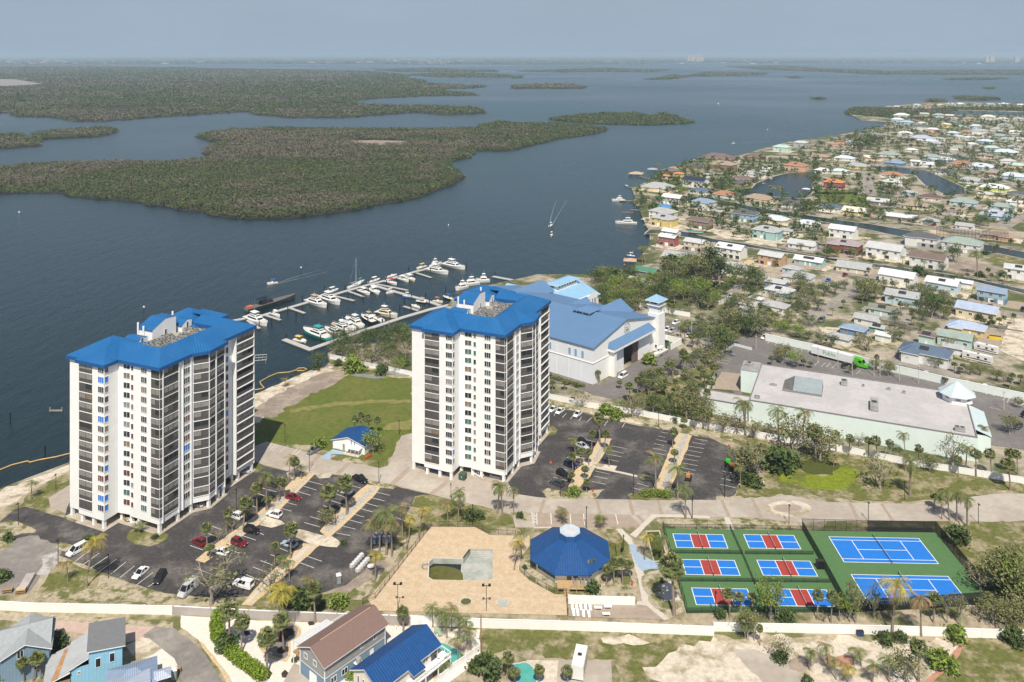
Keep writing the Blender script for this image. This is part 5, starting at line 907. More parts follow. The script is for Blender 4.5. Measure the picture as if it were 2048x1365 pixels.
def grove(z, txt, wide=1.0):
    for it in txt.split():
        k, x, yb, yt = it.split(','); x, yb, yt = float(x), float(yb), float(yt); X, Y = at(z, x, yb); d0 = px(z, x, yb)[1]-HZ; H = (yb-yt)/ZM[z][2]/d0*CAM_H
        plant(k, X, Y, H, wide)
grove('e', 's,130,900,708 s,275,775,598 s,405,755,508 s,507,628,398 c,580,610,285 c,590,610,490 s,675,540,355 s,720,520,365 s,150,978,868 s,787,385,203 q,750,378,172 c,845,372,258 s,1068,695,412 s,1190,640,342 s,1185,560,345 s,640,1022,848 s,762,975,700 o,1035,725,590 d,320,765,640 d,215,845,735 o,430,680,590 q,1375,930,648 c,1437,922,640 c,1490,950,560 q,1530,962,645 q,1612,822,528 y,1660,842,638 y,1735,812,560 y,1405,1150,903 c,755,1150,980 y,690,1335,1140 q,890,1260,1105 s,945,1345,1160 d,160,1330,930 d,605,1250,1005 u,790,1330,1190 u,850,1335,1200 v,1130,1345,1235 u,1000,1350,1290 l,1390,180,5 v,985,135,55 c,705,1060,955 u,1165,870,830')
grove('x', 's,708,870,830 s,722,872,825 s,739,870,828 s,753,870,833')
grove('d', 'q,480,655,480 y,612,692,320 c,985,308,238 u,20,640,560 u,60,360,300 u,1100,345,310 s,235,1360,1160 s,290,1345,1150 c,90,1330,1215 s,170,1365,1180 u,390,1120,1010 s,30,1365,1300')
grove('a', 'c,157,1110,1005 u,440,1340,1290')
grove('g', 'q,627,215,60 c,695,210,-5 q,1365,228,125 c,1600,240,170 y,1052,515,305 c,1098,440,252 c,1525,545,412 y,1885,450,262 c,2000,480,265 s,1690,605,440 s,1745,600,440 s,1795,575,448 s,1640,615,480 u,1555,655,580 u,1120,505,480 c,530,880,728 c,590,905,755 c,650,905,742 c,700,950,785 c,750,985,815 c,690,1112,925 c,775,1065,880 c,620,950,800 s,340,905,752 c,600,1182,1085 u,880,1190,1050 s,1005,1210,1028 s,1210,1240,1115 s,1050,1240,1145 s,1395,1250,1140 v,720,1092,1058 u,800,1160,1080 u,1090,180,140 u,770,190,120 u,820,190,130')
grove('c', 'c,368,1325,1190 c,565,1335,1160 c,592,1345,1150 c,650,1335,1178')
grove('f', 's,200,475,150 s,283,502,252 s,457,648,332 s,570,475,218 y,535,398,5 s,785,295,22 s,1390,352,188 u,190,470,355 u,640,560,530')
grove('i', 's,440,510,343 s,512,465,200 s,550,525,338 c,300,545,403 s,345,645,490 s,417,645,498 s,280,695,540 s,375,765,648 c,590,655,468 s,397,875,755 v,288,908,815 s,265,805,695 c,990,865,522 c,1175,930,615 c,1245,1102,780 s,1150,640,508 s,1130,500,318 c,190,1108,1015 c,510,1120,1078 v,555,205,112 v,645,238,152 d,360,155,-20 d,790,245,30 o,1250,245,10 s,1325,345,188 s,1395,335,158 s,1440,350,178 c,1750,392,55 d,1680,382,200 c,1830,432,248 u,1160,275,215 g,1780,785,420 g,1730,770,450 g,1830,780,430 u,1800,810,690 u,1760,800,700 c,1715,850,615 u,280,110,60 s,1230,340,240')
grove('j', 'c,340,712,468 c,545,745,512 c,690,765,518 d,390,725,605 d,280,695,568 o,630,795,580 s,770,865,640 o,800,860,650 s,895,805,678 s,975,832,698 s,1095,842,715 s,1150,872,712 s,1220,852,735 c,1320,842,675 s,1400,893,760 f,1350,1082,810 d,1165,1038,790 u,550,925,775 u,590,915,800 q,880,902,830 d,1610,900,715 s,1645,962,830 c,1690,935,748 s,1755,962,790 s,1850,955,790 s,1960,945,785 c,1795,785,630 c,1750,705,575 s,1965,1045,850 s,2010,950,800 s,20,640,540 o,100,660,510 o,60,600,440 c,1320,930,800 d,1040,780,690 s,1290,870,780')
grove('h', 'c,1610,212,80 c,1650,218,28 c,1690,222,38 f,1745,250,65 s,1572,155,70 u,1700,335,235 s,480,732,578 s,540,712,605 s,600,705,608 s,945,745,588 s,1018,762,588 s,1065,755,638 y,1345,832,500 q,1500,835,582 s,1565,762,600 u,785,757,690 g,575,855,690 d,770,965,815 u,755,968,905 u,1300,872,805 u,1385,865,805 v,1680,855,770 c,905,1015,892 c,1005,1015,872 c,1045,1065,950 y,1110,1085,985 c,1180,995,905 c,1330,1080,935 s,1485,1075,845 o,1420,1085,920 c,1240,1085,960 v,1610,1005,908 u,890,1085,1040 s,182,725,408 o,1920,600,380 o,1985,650,400 l,2030,660,420 o,1885,775,620 o,1950,785,640 o,2035,765,600 d,1815,600,440 o,2040,560,380 u,2000,875,785 u,1970,640,520 o,1990,450,330 u,430,735,690 d,980,760,700 s,1850,700,600')
grove('h', 'l,695,755,508 g,725,735,560 g,1150,765,548 g,1250,745,545 l,1120,760,600 g,1640,765,588 g,1705,775,598 l,560,850,690 s,640,885,775 g,1350,760,640 g,610,860,740', .62)
grove('b', 'v,880,945,830 u,1090,965,890 b,640,930,800 u,620,935,885 d,760,855,740 d,1020,915,765 d,1145,940,815 u,780,905,855 d,960,905,800 l,1210,950,850 q,395,1060,985 u,1235,900,830 b,800,850,760 b,900,850,770')
grove('E', 's,640,1295,1148 s,135,1370,1258 s,270,1372,1260 v,1200,1085,962 s,1110,1335,1175 s,1180,1325,1138 o,1240,1335,1120 s,1300,1340,1115 s,1390,1255,1065 s,1450,1240,1055 o,1330,1370,1190 s,1565,1185,925 s,1600,1190,995 s,1000,410,295 s,1060,475,378 u,100,1225,1175 u,200,1255,1215 s,880,1360,1260 u,300,1310,1270 s,1500,1290,1150 u,400,1335,1290')
grove('k', 'c,745,460,250 c,670,340,220 c,465,300,132 c,490,305,132 c,290,425,335 p,1075,440,105 p,1150,535,190 c,1205,555,398 o,950,460,225 l,1000,625,440 b,1290,480,300 b,1400,525,305 b,1490,505,340 c,845,1025,790 b,1110,1115,850 o,1180,1085,870 o,1225,1070,895 s,825,1155,1058 o,960,1155,1035 b,1380,935,740 b,1450,965,760 o,1300,905,700 o,1520,935,700 s,1600,885,690 l,1700,925,790 l,1850,965,830 b,1950,985,900 d,880,680,580 d,1050,720,600 o,1000,810,730 s,700,745,650 s,740,760,660 o,1200,780,700 s,960,860,760 b,1250,820,720 c,1330,640,560 c,1640,700,650 d,1920,720,560 o,1880,560,440 l,1760,740,680 c,1480,660,570')
grove('j', 'o,540,255,168 o,582,235,142 l,650,295,188 s,690,290,240 o,1140,315,238 o,1215,345,258 c,980,335,285 s,1660,340,290 s,560,270,210 s,740,300,255 s,500,280,220 s,1960,420,350 o,2010,540,470 o,1960,700,580 s,1560,400,350')
grove('l', 'b,170,1010,900 b,260,1020,920 b,80,860,760 c,260,780,700 s,345,720,640 s,500,680,600 o,610,640,520 o,540,660,480 b,480,590,470 b,660,560,470 l,120,640,560 b,200,620,500 b,280,600,490 b,360,560,480 d,40,700,570 s,850,570,470 b,960,590,500 b,1010,690,560 b,1060,790,600 b,1100,720,590 s,1190,760,640 s,810,760,650 c,1085,1010,905 d,1210,1050,910 c,1400,1040,925 s,770,870,770 b,800,970,880 b,740,980,890 d,540,1060,880 o,470,1000,900 o,860,1140,1050 b,820,1130,1040 s,940,1150,1055 s,990,1150,1060 o,1040,1170,1080 o,1110,1190,1090 o,1180,1180,1100 s,1240,1230,1140 s,1310,1240,1150 o,1370,1250,1160 o,1450,1250,1160 o,1580,1300,1190 d,1640,1310,1200 s,1700,1320,1230 s,1770,1330,1240 s,610,1180,1080 o,720,1220,1130 b,1560,270,180 c,1720,240,150 c,1425,440,220 c,1265,310,170 s,1640,860,770 s,1720,850,750 s,1600,880,780 s,1530,860,760 u,1450,810,750 o,1280,650,590 s,1460,690,630 s,1540,690,640 s,210,220,90 c,180,250,100 c,310,330,240 c,240,340,260 c,550,170,110 c,1000,400,320 c,410,290,210 c,600,350,290 s,550,460,380 b,1230,340,200 u,1490,280,240 s,1690,250,150 u,1540,840,800 u,1480,800,760')
grove('m', 'b,330,450,370 b,385,445,355 c,520,800,690 c,560,320,250 c,480,760,680 c,510,850,700 c,440,360,240 c,605,390,310 c,690,800,680 c,720,790,680 c,545,130,20 c,860,190,30 b,650,170,110 c,985,140,20 c,1100,120,10 c,1050,130,30 b,640,300,240 b,700,300,250 l,760,320,240 b,860,330,270 c,1080,260,180 b,1150,270,190 b,1100,300,230 o,500,410,355 o,670,410,360 c,920,460,370 c,990,480,400 b,1130,470,380 b,1320,430,340 c,1540,370,310 c,1620,370,225 c,1670,380,225 b,1900,470,370 b,1990,470,360 b,1830,480,410 b,1740,470,390 c,1930,650,560 c,1700,720,640 b,1790,660,570 c,690,570,490 c,730,560,480 o,840,660,580 o,990,680,610 b,1130,650,560 l,1380,610,570 b,1500,610,530 b,1350,690,630 s,1270,900,800 c,1640,1000,920 c,1740,980,910 b,1550,960,900 o,1870,850,770 b,1980,740,660 l,440,590,540 l,430,500,470')
grove('n', 'b,280,1140,1050 b,60,1100,1000 b,110,880,760 c,420,1010,900 b,640,1170,1070 b,720,1190,1080 c,1090,1160,980 b,800,950,850 b,880,960,870 c,940,900,800 c,990,960,790 c,1130,950,880 b,1020,880,790 c,600,930,870 c,530,970,880 l,620,1050,1000 b,560,620,380 b,640,520,390 b,700,510,400 c,740,480,330 c,260,490,400 c,100,500,430 b,200,530,470 c,500,480,370 b,460,470,400 c,540,620,480 b,690,670,580 c,330,760,640 c,480,760,680 c,560,790,690 c,820,700,620 c,1170,560,470 c,1080,540,450 c,1000,480,410 c,1410,500,410 b,1230,540,490 b,1340,600,540 b,1540,800,740 o,1200,750,720 l,1650,1240,1120 b,1640,1260,1150 b,1720,1250,1160 c,1840,1180,1100 c,1990,1120,960 c,1720,1080,980 c,1760,1020,950 b,1800,1010,940 c,1470,960,880 b,1060,1220,1150 b,1180,1240,1170 b,980,1180,1120 c,1380,1200,1130 o,1530,1150,1100 c,1330,850,780 b,1280,730,640 c,1580,620,560 c,1780,660,570')
# ---------------------------------------------------------------- vehicles
M_tyre = mat('tyre_rubber', (0.015,0.015,0.015), rough=.9, var=.05); M_rim = mat('wheel_rim', (0.35,0.35,0.35), rough=.35, metal=.7, var=.05); M_lamp = mat('lamp_lens', (0.75,0.75,0.72), rough=.2, var=0); M_tail = mat('tail_lens', (0.35,0.01,0.01), rough=.3, var=0); G_car = glass('car_glass', (0.012,0.014,0.016), .06)
PAINT = {'white':(.72,.72,.71),'dark red':(.17,.012,.02),'black':(.012,.012,.014),'grey':(.16,.165,.17),'silver':(.45,.46,.47),'pale blue':(.36,.43,.50),'dark grey':(.05,.055,.06),'navy':(.012,.02,.06),'gold':(.33,.27,.18),'blue':(.03,.12,.40)}
def paint(c): return mat('paint_'+c.replace(' ','_'), PAINT[c], rough=.28, var=.03, spec=.55)
CARDIM = {'suv':(4.7,1.9,1.72,[(-.46,-.40,-.02,.20)],0),'sedan':(4.7,1.82,1.45,[(-.38,-.22,.02,.22)],0),'van':(5.6,2.0,2.35,[(-.49,-.47,.20,.33)],0),'pickup':(5.6,1.95,1.8,[(-.08,-.05,.09,.22)],1),'topper':(5.6,1.95,1.95,[(-.48,-.46,.06,.22)],0),'small van':(5.2,1.95,1.95,[(-.49,-.46,.12,.30)],0)}
WHEEL = {}
def wheel_mesh():
    if not WHEEL:
        t = MB(); t.tube([(0,-.11,0),(0,.11,0)], .34, M_tyre, 12); WHEEL['t'] = t.mesh('wheel'); r = MB(); r.tube([(0,-.118,0),(0,.118,0)], .20, M_rim, 10); WHEEL['r'] = r.mesh('rim')
    return WHEEL
CARS = {}
def car_proto(kind, col):
    key = (kind, col)
    if key in CARS: return CARS[key]
    L_, W_, H_, gh, bed = CARDIM[kind]; p = paint(col); b = MB(); hw = W_/2; belt = H_*(.58 if kind not in ('van','small van') else .52)
    hood = belt*(.93 if kind != 'sedan' else .90); x0, x1 = -L_/2, L_/2; xa, xb, xc, xd = (gh[0][k]*L_ for k in range(4))
    sec = [(x0,hw*.86,.45,belt*.80),(x0+.12,hw*.95,.30,belt*.98),(xa,hw,.26,belt),(0,hw,.26,belt),(xd,hw,.26,belt),(xd+.05*L_,hw*.98,.26,hood),(x1-.25,hw*.93,.28,hood*.90),(x1,hw*.80,.42,hood*.68)]
    ring = lambda s: [(s[0],-s[1],s[2]),(s[0],-s[1]*1.0,s[2]+(s[3]-s[2])*.6),(s[0],-s[1]*.93,s[3]),(s[0],s[1]*.93,s[3]),(s[0],s[1],s[2]+(s[3]-s[2])*.6),(s[0],s[1],s[2])]
    rs = [ring(s) for s in sec]
    for i in range(len(rs)-1):
        for k in range(5): b.face([rs[i][k],rs[i+1][k],rs[i+1][k+1],rs[i][k+1]][::-1], p)
        b.face([rs[i][5],rs[i+1][5],rs[i+1][0],rs[i][0]][::-1], M_tyre)
    b.face(rs[0], p); b.face(rs[-1][::-1], p)
    tw_ = hw*.76; bw = hw*.92
    b.face([(xb,-tw_,H_),(xc,-tw_,H_),(xc,tw_,H_),(xb,tw_,H_)], p)
    if bed: b.box((x0+.18,-hw*.8,belt-.05),(xa-.1,hw*.8,belt+.01), M_tyre, skip='b')
    g = MB(); B4 = [(xa,-bw,belt-.01),(xd,-bw,belt-.01),(xd,bw,belt-.01),(xa,bw,belt-.01)]; T4 = [(xb,-tw_,H_),(xc,-tw_,H_),(xc,tw_,H_),(xb,tw_,H_)]
    for k in range(4): g.face([B4[k],B4[(k+1)%4],T4[(k+1)%4],T4[k]], G_car if not (kind == 'van' and k in (0,2) and False) else p)
    for k in range(4): b.tube([B4[k],T4[k]], .06, p, 4)
    for y in (-1,1):
        for f in ((.5,) if kind in ('sedan','pickup') else (.36,.66)):
            xbm = xa+(xd-xa)*f; xtm = xb+(xc-xb)*f; b.tube([(xbm,y*bw,belt),(xtm,y*tw_,H_)], .05, p, 4)
        b.box((xd-.15,y*(hw+.1)-.09,belt),(xd+.08,y*(hw+.1)+.09,belt+.16), p)
    if kind in ('van','topper'):
        for y in (-1,1): g_ = hw*.90; b.face([(xa,y*(bw+.012),belt),(xa+(xd-xa)*.42,y*(bw+.012),belt),(xb+(xc-xb)*.42,y*(tw_+.05),H_-.02),(xb,y*(tw_+.05),H_-.02)][::y], p)
    root = empty(kind.replace('sedan','car').replace('topper','pickup').replace('small van','van').replace('suv','suv')+'' if kind != 'suv' else 'suv'); body = b.obj('body', root); gl = g.obj('window', body)
    gl.parent = root; gl.name = 'window'
    for x in (x0+L_*.19, x1-L_*.18):
        for y in (-1,1):
            w = bpy.data.objects.new('wheel', wheel_mesh()['t']); COL.objects.link(w); w.parent = root; w.location = (x,y*(hw-.12),.34); r_ = bpy.data.objects.new('rim', wheel_mesh()['r']); COL.objects.link(r_); r_.parent = w
    for y in (-1,1):
        h = MB(); h.box((x1-.16,y*hw*.62-.16,hood*.58),(x1+.02,y*hw*.62+.16,hood*.72), M_lamp); h.obj('headlight', root); h = MB(); h.box((x0-.02,y*hw*.70-.12,belt*.66),(x0+.14,y*hw*.70+.12,belt*.90), M_tail); h.obj('tail_light', root)
    CARS[key] = root; root['used'] = 0; return root
def car(z, nose, tail, kind, col, extra='', h=0.04, name=None):
    n, t = np.array(at(z,*nose)), np.array(at(z,*tail)); c = (n+t)/2; a = math.atan2(*(n-t)[::-1]); pr = car_proto(kind, col)
    if pr['used'] == 0: r = pr; pr['used'] = 1; r.location = (*c, h); r.rotation_euler = (0,0,a)
    else: r = copy_tree(pr, (*c, h), a)
    nm = {'suv':'SUV','sedan':'car','pickup':'pickup truck','topper':'pickup with a camper top','van':'van','small van':'van'}[kind]
    later(r, (extra or 'parked '+col+' '+nm), nm if kind != 'topper' else 'pickup truck', 'parked vehicles', *c)
    r.scale = (1,1,1); return r
for a in [('e',(20,838),(122,890),'suv','dark red'),('e',(435,892),(312,852),'suv','dark red'),('e',(530,792),(410,765),'suv','black'),('e',(578,640),(700,672),'suv','white'),('e',(842,540),(726,512),'sedan','dark red'),('e',(300,652),(395,682),'suv','white'),('e',(455,520),(558,566),'suv','dark grey'),('e',(595,405),(660,440),'suv','dark grey'),
    ('e',(178,928),(290,950),'sedan','white'),('e',(1340,410),(1240,365),'pickup','black'),('e',(1118,462),(1237,495),'sedan','white'),('e',(692,865),(815,897),'sedan','pale blue'),('e',(310,1162),(498,1215),'topper','white'),('e',(900,192),(985,145),'pickup','grey'),
    ('d',(488,475),(600,415),'small van','white'),('d',(945,648),(1045,562),'sedan','white'),('d',(1100,685),(1162,595),'suv','black','black SUV under a dark cover'),('d',(1278,775),(1385,680),'van','silver'),
    ('c',(192,1100),(132,1082),'suv','grey'),('c',(275,1118),(235,1106),'sedan','blue'),('c',(447,1122),(475,1140),'sedan','white'),('c',(600,1155),(528,1138),'sedan','silver'),('B',(695,770),(620,715),'sedan','gold'),('B',(790,800),(730,765),'sedan','white'),('B',(1445,610),(1390,600),'sedan','silver'),('B',(1945,250),(1880,250),'sedan','silver'),('B',(1770,350),(1730,370),'sedan','black'),
    ('i',(80,200),(138,158),'sedan','white'),('i',(140,218),(200,172),'sedan','white'),('i',(295,242),(345,200),'sedan','white'),('i',(420,480),(325,445),'suv','black'),('i',(408,512),(315,472),'sedan','silver'),('i',(320,682),(205,635),'suv','navy'),('i',(258,760),(140,708),'suv','black'),('i',(80,790),(210,835),'suv','dark grey'),
    ('E',(855,1262),(955,1200),'small van','white'),('k',(732,855),(792,822),'suv','white'),('k',(668,915),(702,885),'suv','white'),('k',(695,930),(762,895),'suv','silver'),('k',(850,968),(905,935),'sedan','silver'),('k',(1525,985),(1585,955),'suv','white'),('k',(1300,1130),(1178,1092),'pickup','grey'),('k',(1228,615),(1268,592),'suv','white'),
    ('j',(930,305),(962,280),'suv','black'),('j',(975,318),(1018,290),'suv','black'),('j',(1262,325),(1298,302),'sedan','silver'),('j',(1422,360),(1465,332),'suv','silver'),('j',(1685,412),(1712,388),'sedan','silver'),('j',(1782,440),(1822,415),'suv','white'),('j',(1885,465),(1925,440),'suv','black'),('j',(1990,535),(2045,515),'sedan','white'),('j',(1982,685),(2038,645),'suv','dark grey'),('j',(2025,610),(2080,575),'suv','black'),
    ('l',(330,470),(390,432),'pickup','dark red'),('l',(205,502),(245,482),'sedan','blue'),('l',(152,832),(200,795),'small van','grey'),('l',(850,300),(870,280),'sedan','white'),('k',(2035,830),(2060,800),'sedan','dark grey'),('l',(1780,740),(1799,720),'suv','black'),('n',(1190,1250),(1260,1235),'pickup','dark red'),('n',(1730,800),(1790,805),'sedan','white')]: car(*a)
# truck with trailer
a_, b_ = np.array(at('j',750,215)), np.array(at('j',1005,282)); c_ = (a_+b_)/2; an = math.atan2(*(b_-a_)[::-1]); TL = np.linalg.norm(b_-a_)
Tk = empty('delivery_truck', (*c_,.05), an, 'green cab semi truck with long white trailer in the store car park', 'truck')
M_trailer = mat('trailer_white', (.66,.67,.68), rough=.4, var=.03); M_cabg = mat('cab_green', (.10,.42,.03), rough=.3, var=.04); M_chas = mat('chassis_dark', (.03,.03,.03), rough=.8)
b = MB(); b.box((-TL/2,-1.3,1.1),(TL/2-.4,1.3,4.1), M_trailer); b.box((-TL/2+.5,-1.0,.8),(TL/2-1,1.0,1.1), M_chas, skip='t'); b.obj('trailer', Tk)
b = MB(); x0 = TL/2; pr_ = [(x0+.5,.7),(x0+6.0,.7),(x0+6.0,1.7),(x0+4.4,2.1),(x0+3.7,3.3),(x0+2.9,3.9),(x0+.5,3.95)]
for sg in (-1,1): b.face([(x,sg*1.22,z) for x,z in pr_][::-sg], M_cabg)
for k in range(len(pr_)): p,q = pr_[k],pr_[(k+1)%len(pr_)]; b.face([(p[0],-1.22,p[1]),(p[0],1.22,p[1]),(q[0],1.22,q[1]),(q[0],-1.22,q[1])], G_car if k == 3 else M_cabg)
b.obj('cab', Tk)
for sg in (-1,1): g = MB(); g.box((x0+2.3,sg*1.235-.01,2.2),(x0+3.6,sg*1.235+.01,3.1), G_car); g.obj('window', Tk)
for x in (-TL/2+1.2,-TL/2+2.4,x0-.9,x0+.8,x0+5.0):
    for sg in (-1,1): w = MB(); w.tube([(x,sg*.95-.14,.5),(x,sg*.95+.14,.5)], .5, M_tyre, 12); w.obj('wheel', Tk)
def text_mesh(s, size, mt, ext=.01):
    cu = bpy.data.curves.new('lettering','FONT'); cu.body = s; cu.size = size; cu.align_x = 'CENTER'; cu.align_y = 'CENTER'; cu.extrude = ext
    o = bpy.data.objects.new('lettering', cu); COL.objects.link(o); bpy.context.view_layer.update(); me = bpy.data.meshes.new_from_object(o.evaluated_get(bpy.context.evaluated_depsgraph_get())); bpy.data.objects.remove(o); me.materials.clear(); me.materials.append(mt); return me
tx = place('lettering', text_mesh('Publix', 2.3, mat('letter_green',(.08,.30,.06))), Tk, (-1,-1.32,2.75), 0); tx.rotation_euler = (R(90),0,0)
# recreational vehicles
M_rv = mat('rv_white', (.66,.65,.63), rough=.35, var=.03); M_rvgrey = mat('rv_swoosh', (.10,.09,.09), rough=.4)
def rv(z, p, q, label, w=2.5, h=3.3, s=0):
    p, q = np.array(at(z,*p)), np.array(at(z,*q)); c = (p+q)/2; L_ = min(np.linalg.norm(p-q), 12); Rv = empty('motorhome', (*c,.03), math.atan2(*(q-p)[::-1]), label, 'motorhome', 'motorhomes and caravans'); b = MB()
    b.box((-L_/2,-w/2,.45),(L_/2,w/2,h), M_rv); b.face([(-L_/2+.4,-w/2-.012,1.0),(L_/2-.3,-w/2-.012,.9),(L_/2-.3,-w/2-.012,1.25),(0,-w/2-.012,1.5),(-L_/2+.4,-w/2-.012,1.2)], M_rvgrey); b.face([(-L_/2+.4,w/2+.012,1.0),(-L_/2+.4,w/2+.012,1.2),(0,w/2+.012,1.5),(L_/2-.3,w/2+.012,1.25),(L_/2-.3,w/2+.012,.9)], M_rvgrey); b.obj('body', Rv)
    for x in (-.3,.05,.3): g = MB(); g.box((x*L_-.5,-w/2-.02,1.7),(x*L_+.5,-w/2+.02,2.5), G_dark); g.obj('window', Rv); g = MB(); g.box((x*L_-.4,w/2-.02,1.7),(x*L_+.4,w/2+.02,2.5), G_dark); g.obj('window', Rv)
    for x,d in ((-.3,.8),(.02,.6),(.28,.9)): g = MB(); g.box((x*L_-d/2,-.4,h),(x*L_+d/2,.4,h+.22), M_wframe if d != .6 else M_dark); g.obj('roof_vent', Rv)
    for x in (-.18,-.08) if s else (-.25,.32):
        for sg in (-1,1): t = MB(); t.tube([(x*L_,sg*(w/2-.25)-.12,.4),(x*L_,sg*(w/2-.25)+.12,.4)], .4, M_tyre, 10); t.obj('wheel', Rv)
rv('g',(1455,1230),(1485,1090),'long white motorhome with roof vents parked on the concrete pad by the meadow'); rv('l',(1405,1040),(1590,1085),'white caravan with dark swooshes, farther of the two by the sandy street',s=1); rv('l',(1310,1110),(1545,1165),'white caravan with dark swooshes, nearer of the two by the sandy street',s=1)
# ---------------------------------------------------------------- docks and boats
M_dock = mat('dock_concrete', (0.42,0.41,0.40), rough=.85, var=.1, scale=.8); M_pile = mat('black_pile', (0.012,0.012,0.014), rough=.7); M_float = mat('dock_side', (.20,.20,.20), rough=.9)
DZ = -0.75
def dock(z, pts, w, label, fingers=(), group='marina docks', mt=None):
    b = MB(); P = [np.array(at(z,*p,DZ)) for p in pts]; mt = mt or M_dock
    def seg(p, q, w, dz=0):
        d = (q-p)/np.linalg.norm(q-p); n = np.array((-d[1],d[0]))*w/2; q4 = [tuple(p-d*w/2+n),tuple(p-d*w/2-n),tuple(q+d*w/2-n),tuple(q+d*w/2+n)]
        b.prism(q4, DZ-.45, DZ-dz, M_float, top=mt)
    for i in range(len(P)-1): seg(P[i],P[i+1],w,i*.004)
    for k,(f0,f1) in enumerate(fingers): seg(np.array(at(z,*f0,DZ)),np.array(at(z,*f1,DZ)),1.6,.02+.003*k)
    o = b.obj('dock'); tag(o, label, 'dock', group); return o
dock('b',[(20,580),(240,540),(550,450),(830,368),(1010,318),(1120,290),(1330,228),(1470,195)],2.6,'long outer floating dock with finger piers on the open bay side',[((255,540),(355,572)),((435,490),(530,523)),((735,398),(885,434)),((860,372),(955,405)),((1345,238),(1440,268)),((1060,318),(1270,360)),((130,580),(205,632))])
dock('b',[(1010,318),(1150,362),(1280,397),(1400,432),(1500,468)],2.4,'short cross dock joining the outer dock to the shore dock')
dock('b',[(1560,470),(1440,498),(1245,555),(840,690),(575,785),(400,718)],2.8,'bent inner floating dock leading from the shore to a corner',[((1255,478),(1345,505))])
dock('c',[(550,88),(640,105),(708,125)],2.6,'short separate dock with pale rails beyond the sheds')
k = 0
for z, pts in (('b',[(405,715),(650,735),(820,670),(990,605),(1150,560),(1255,480),(1300,510),(1405,425),(1432,460),(700,490),(520,445),(520,520),(825,360),(850,430),(885,430),(350,510),(362,570),(210,630),(995,385),(1125,330),(1200,310),(1285,230),(1440,245),(1510,175),(1700,195),(1550,375),(1330,280),(678,370),(1905,260),(475,570),(300,610),(415,530),(1220,500),(955,430)]),('a',[(52,720),(228,890)])):
    for x, y in pts:
        b = MB(); X, Y = at(z,x,y,WL); hh = 2.0 if k % 4 else 1.2; b.cyl((0,0),.22,-1.2,hh+1.3,M_pile,8); o = b.obj('dock_pile'); o.location = (X,Y,WL); later(o,'black mooring pile','pile','black mooring piles',X,Y); k += 1
for nm,x,y in (("the teal hulled yacht",610,690),("the grey patrol boat",290,470),("the tall masted sailboat",890,330),("the dock corner",575,785),("the orange topped boat",1490,440),("the twin white yachts",670,460),("the biggest sportfishing yacht",1490,225),("the cream yacht",1120,545),("the outermost finger pier",1680,205),("the leftmost white yacht",200,590)): mark(nm,*at('b',x,y,WL))
M_hull = mat('hull_white',(.70,.70,.68),rough=.3,var=.03); M_hullc = mat('hull_cream',(.62,.56,.43),rough=.35,var=.03); M_teal = mat('hull_teal',(.07,.42,.38),rough=.35,var=.03); M_hgrey = mat('hull_grey',(.13,.125,.12),rough=.7,var=.15); M_hblack = mat('hull_black',(.015,.015,.02),rough=.4); M_hblue = mat('hull_blue',(.05,.16,.45),rough=.4)
M_deckw = mat('boat_deck',(.60,.58,.53),rough=.6,var=.06); G_boat = glass('boat_glass',(.015,.018,.02),.1)
CANV = {c: mat('canvas_'+c,v,rough=.8,var=.06) for c,v in dict(blue=(.02,.12,.42),red=(.45,.04,.03),orange=(.62,.17,.03),yellow=(.65,.42,.06),black=(.015,.015,.02),tan=(.42,.30,.17),white=(.70,.70,.68),teal=(.03,.30,.28)).items()}
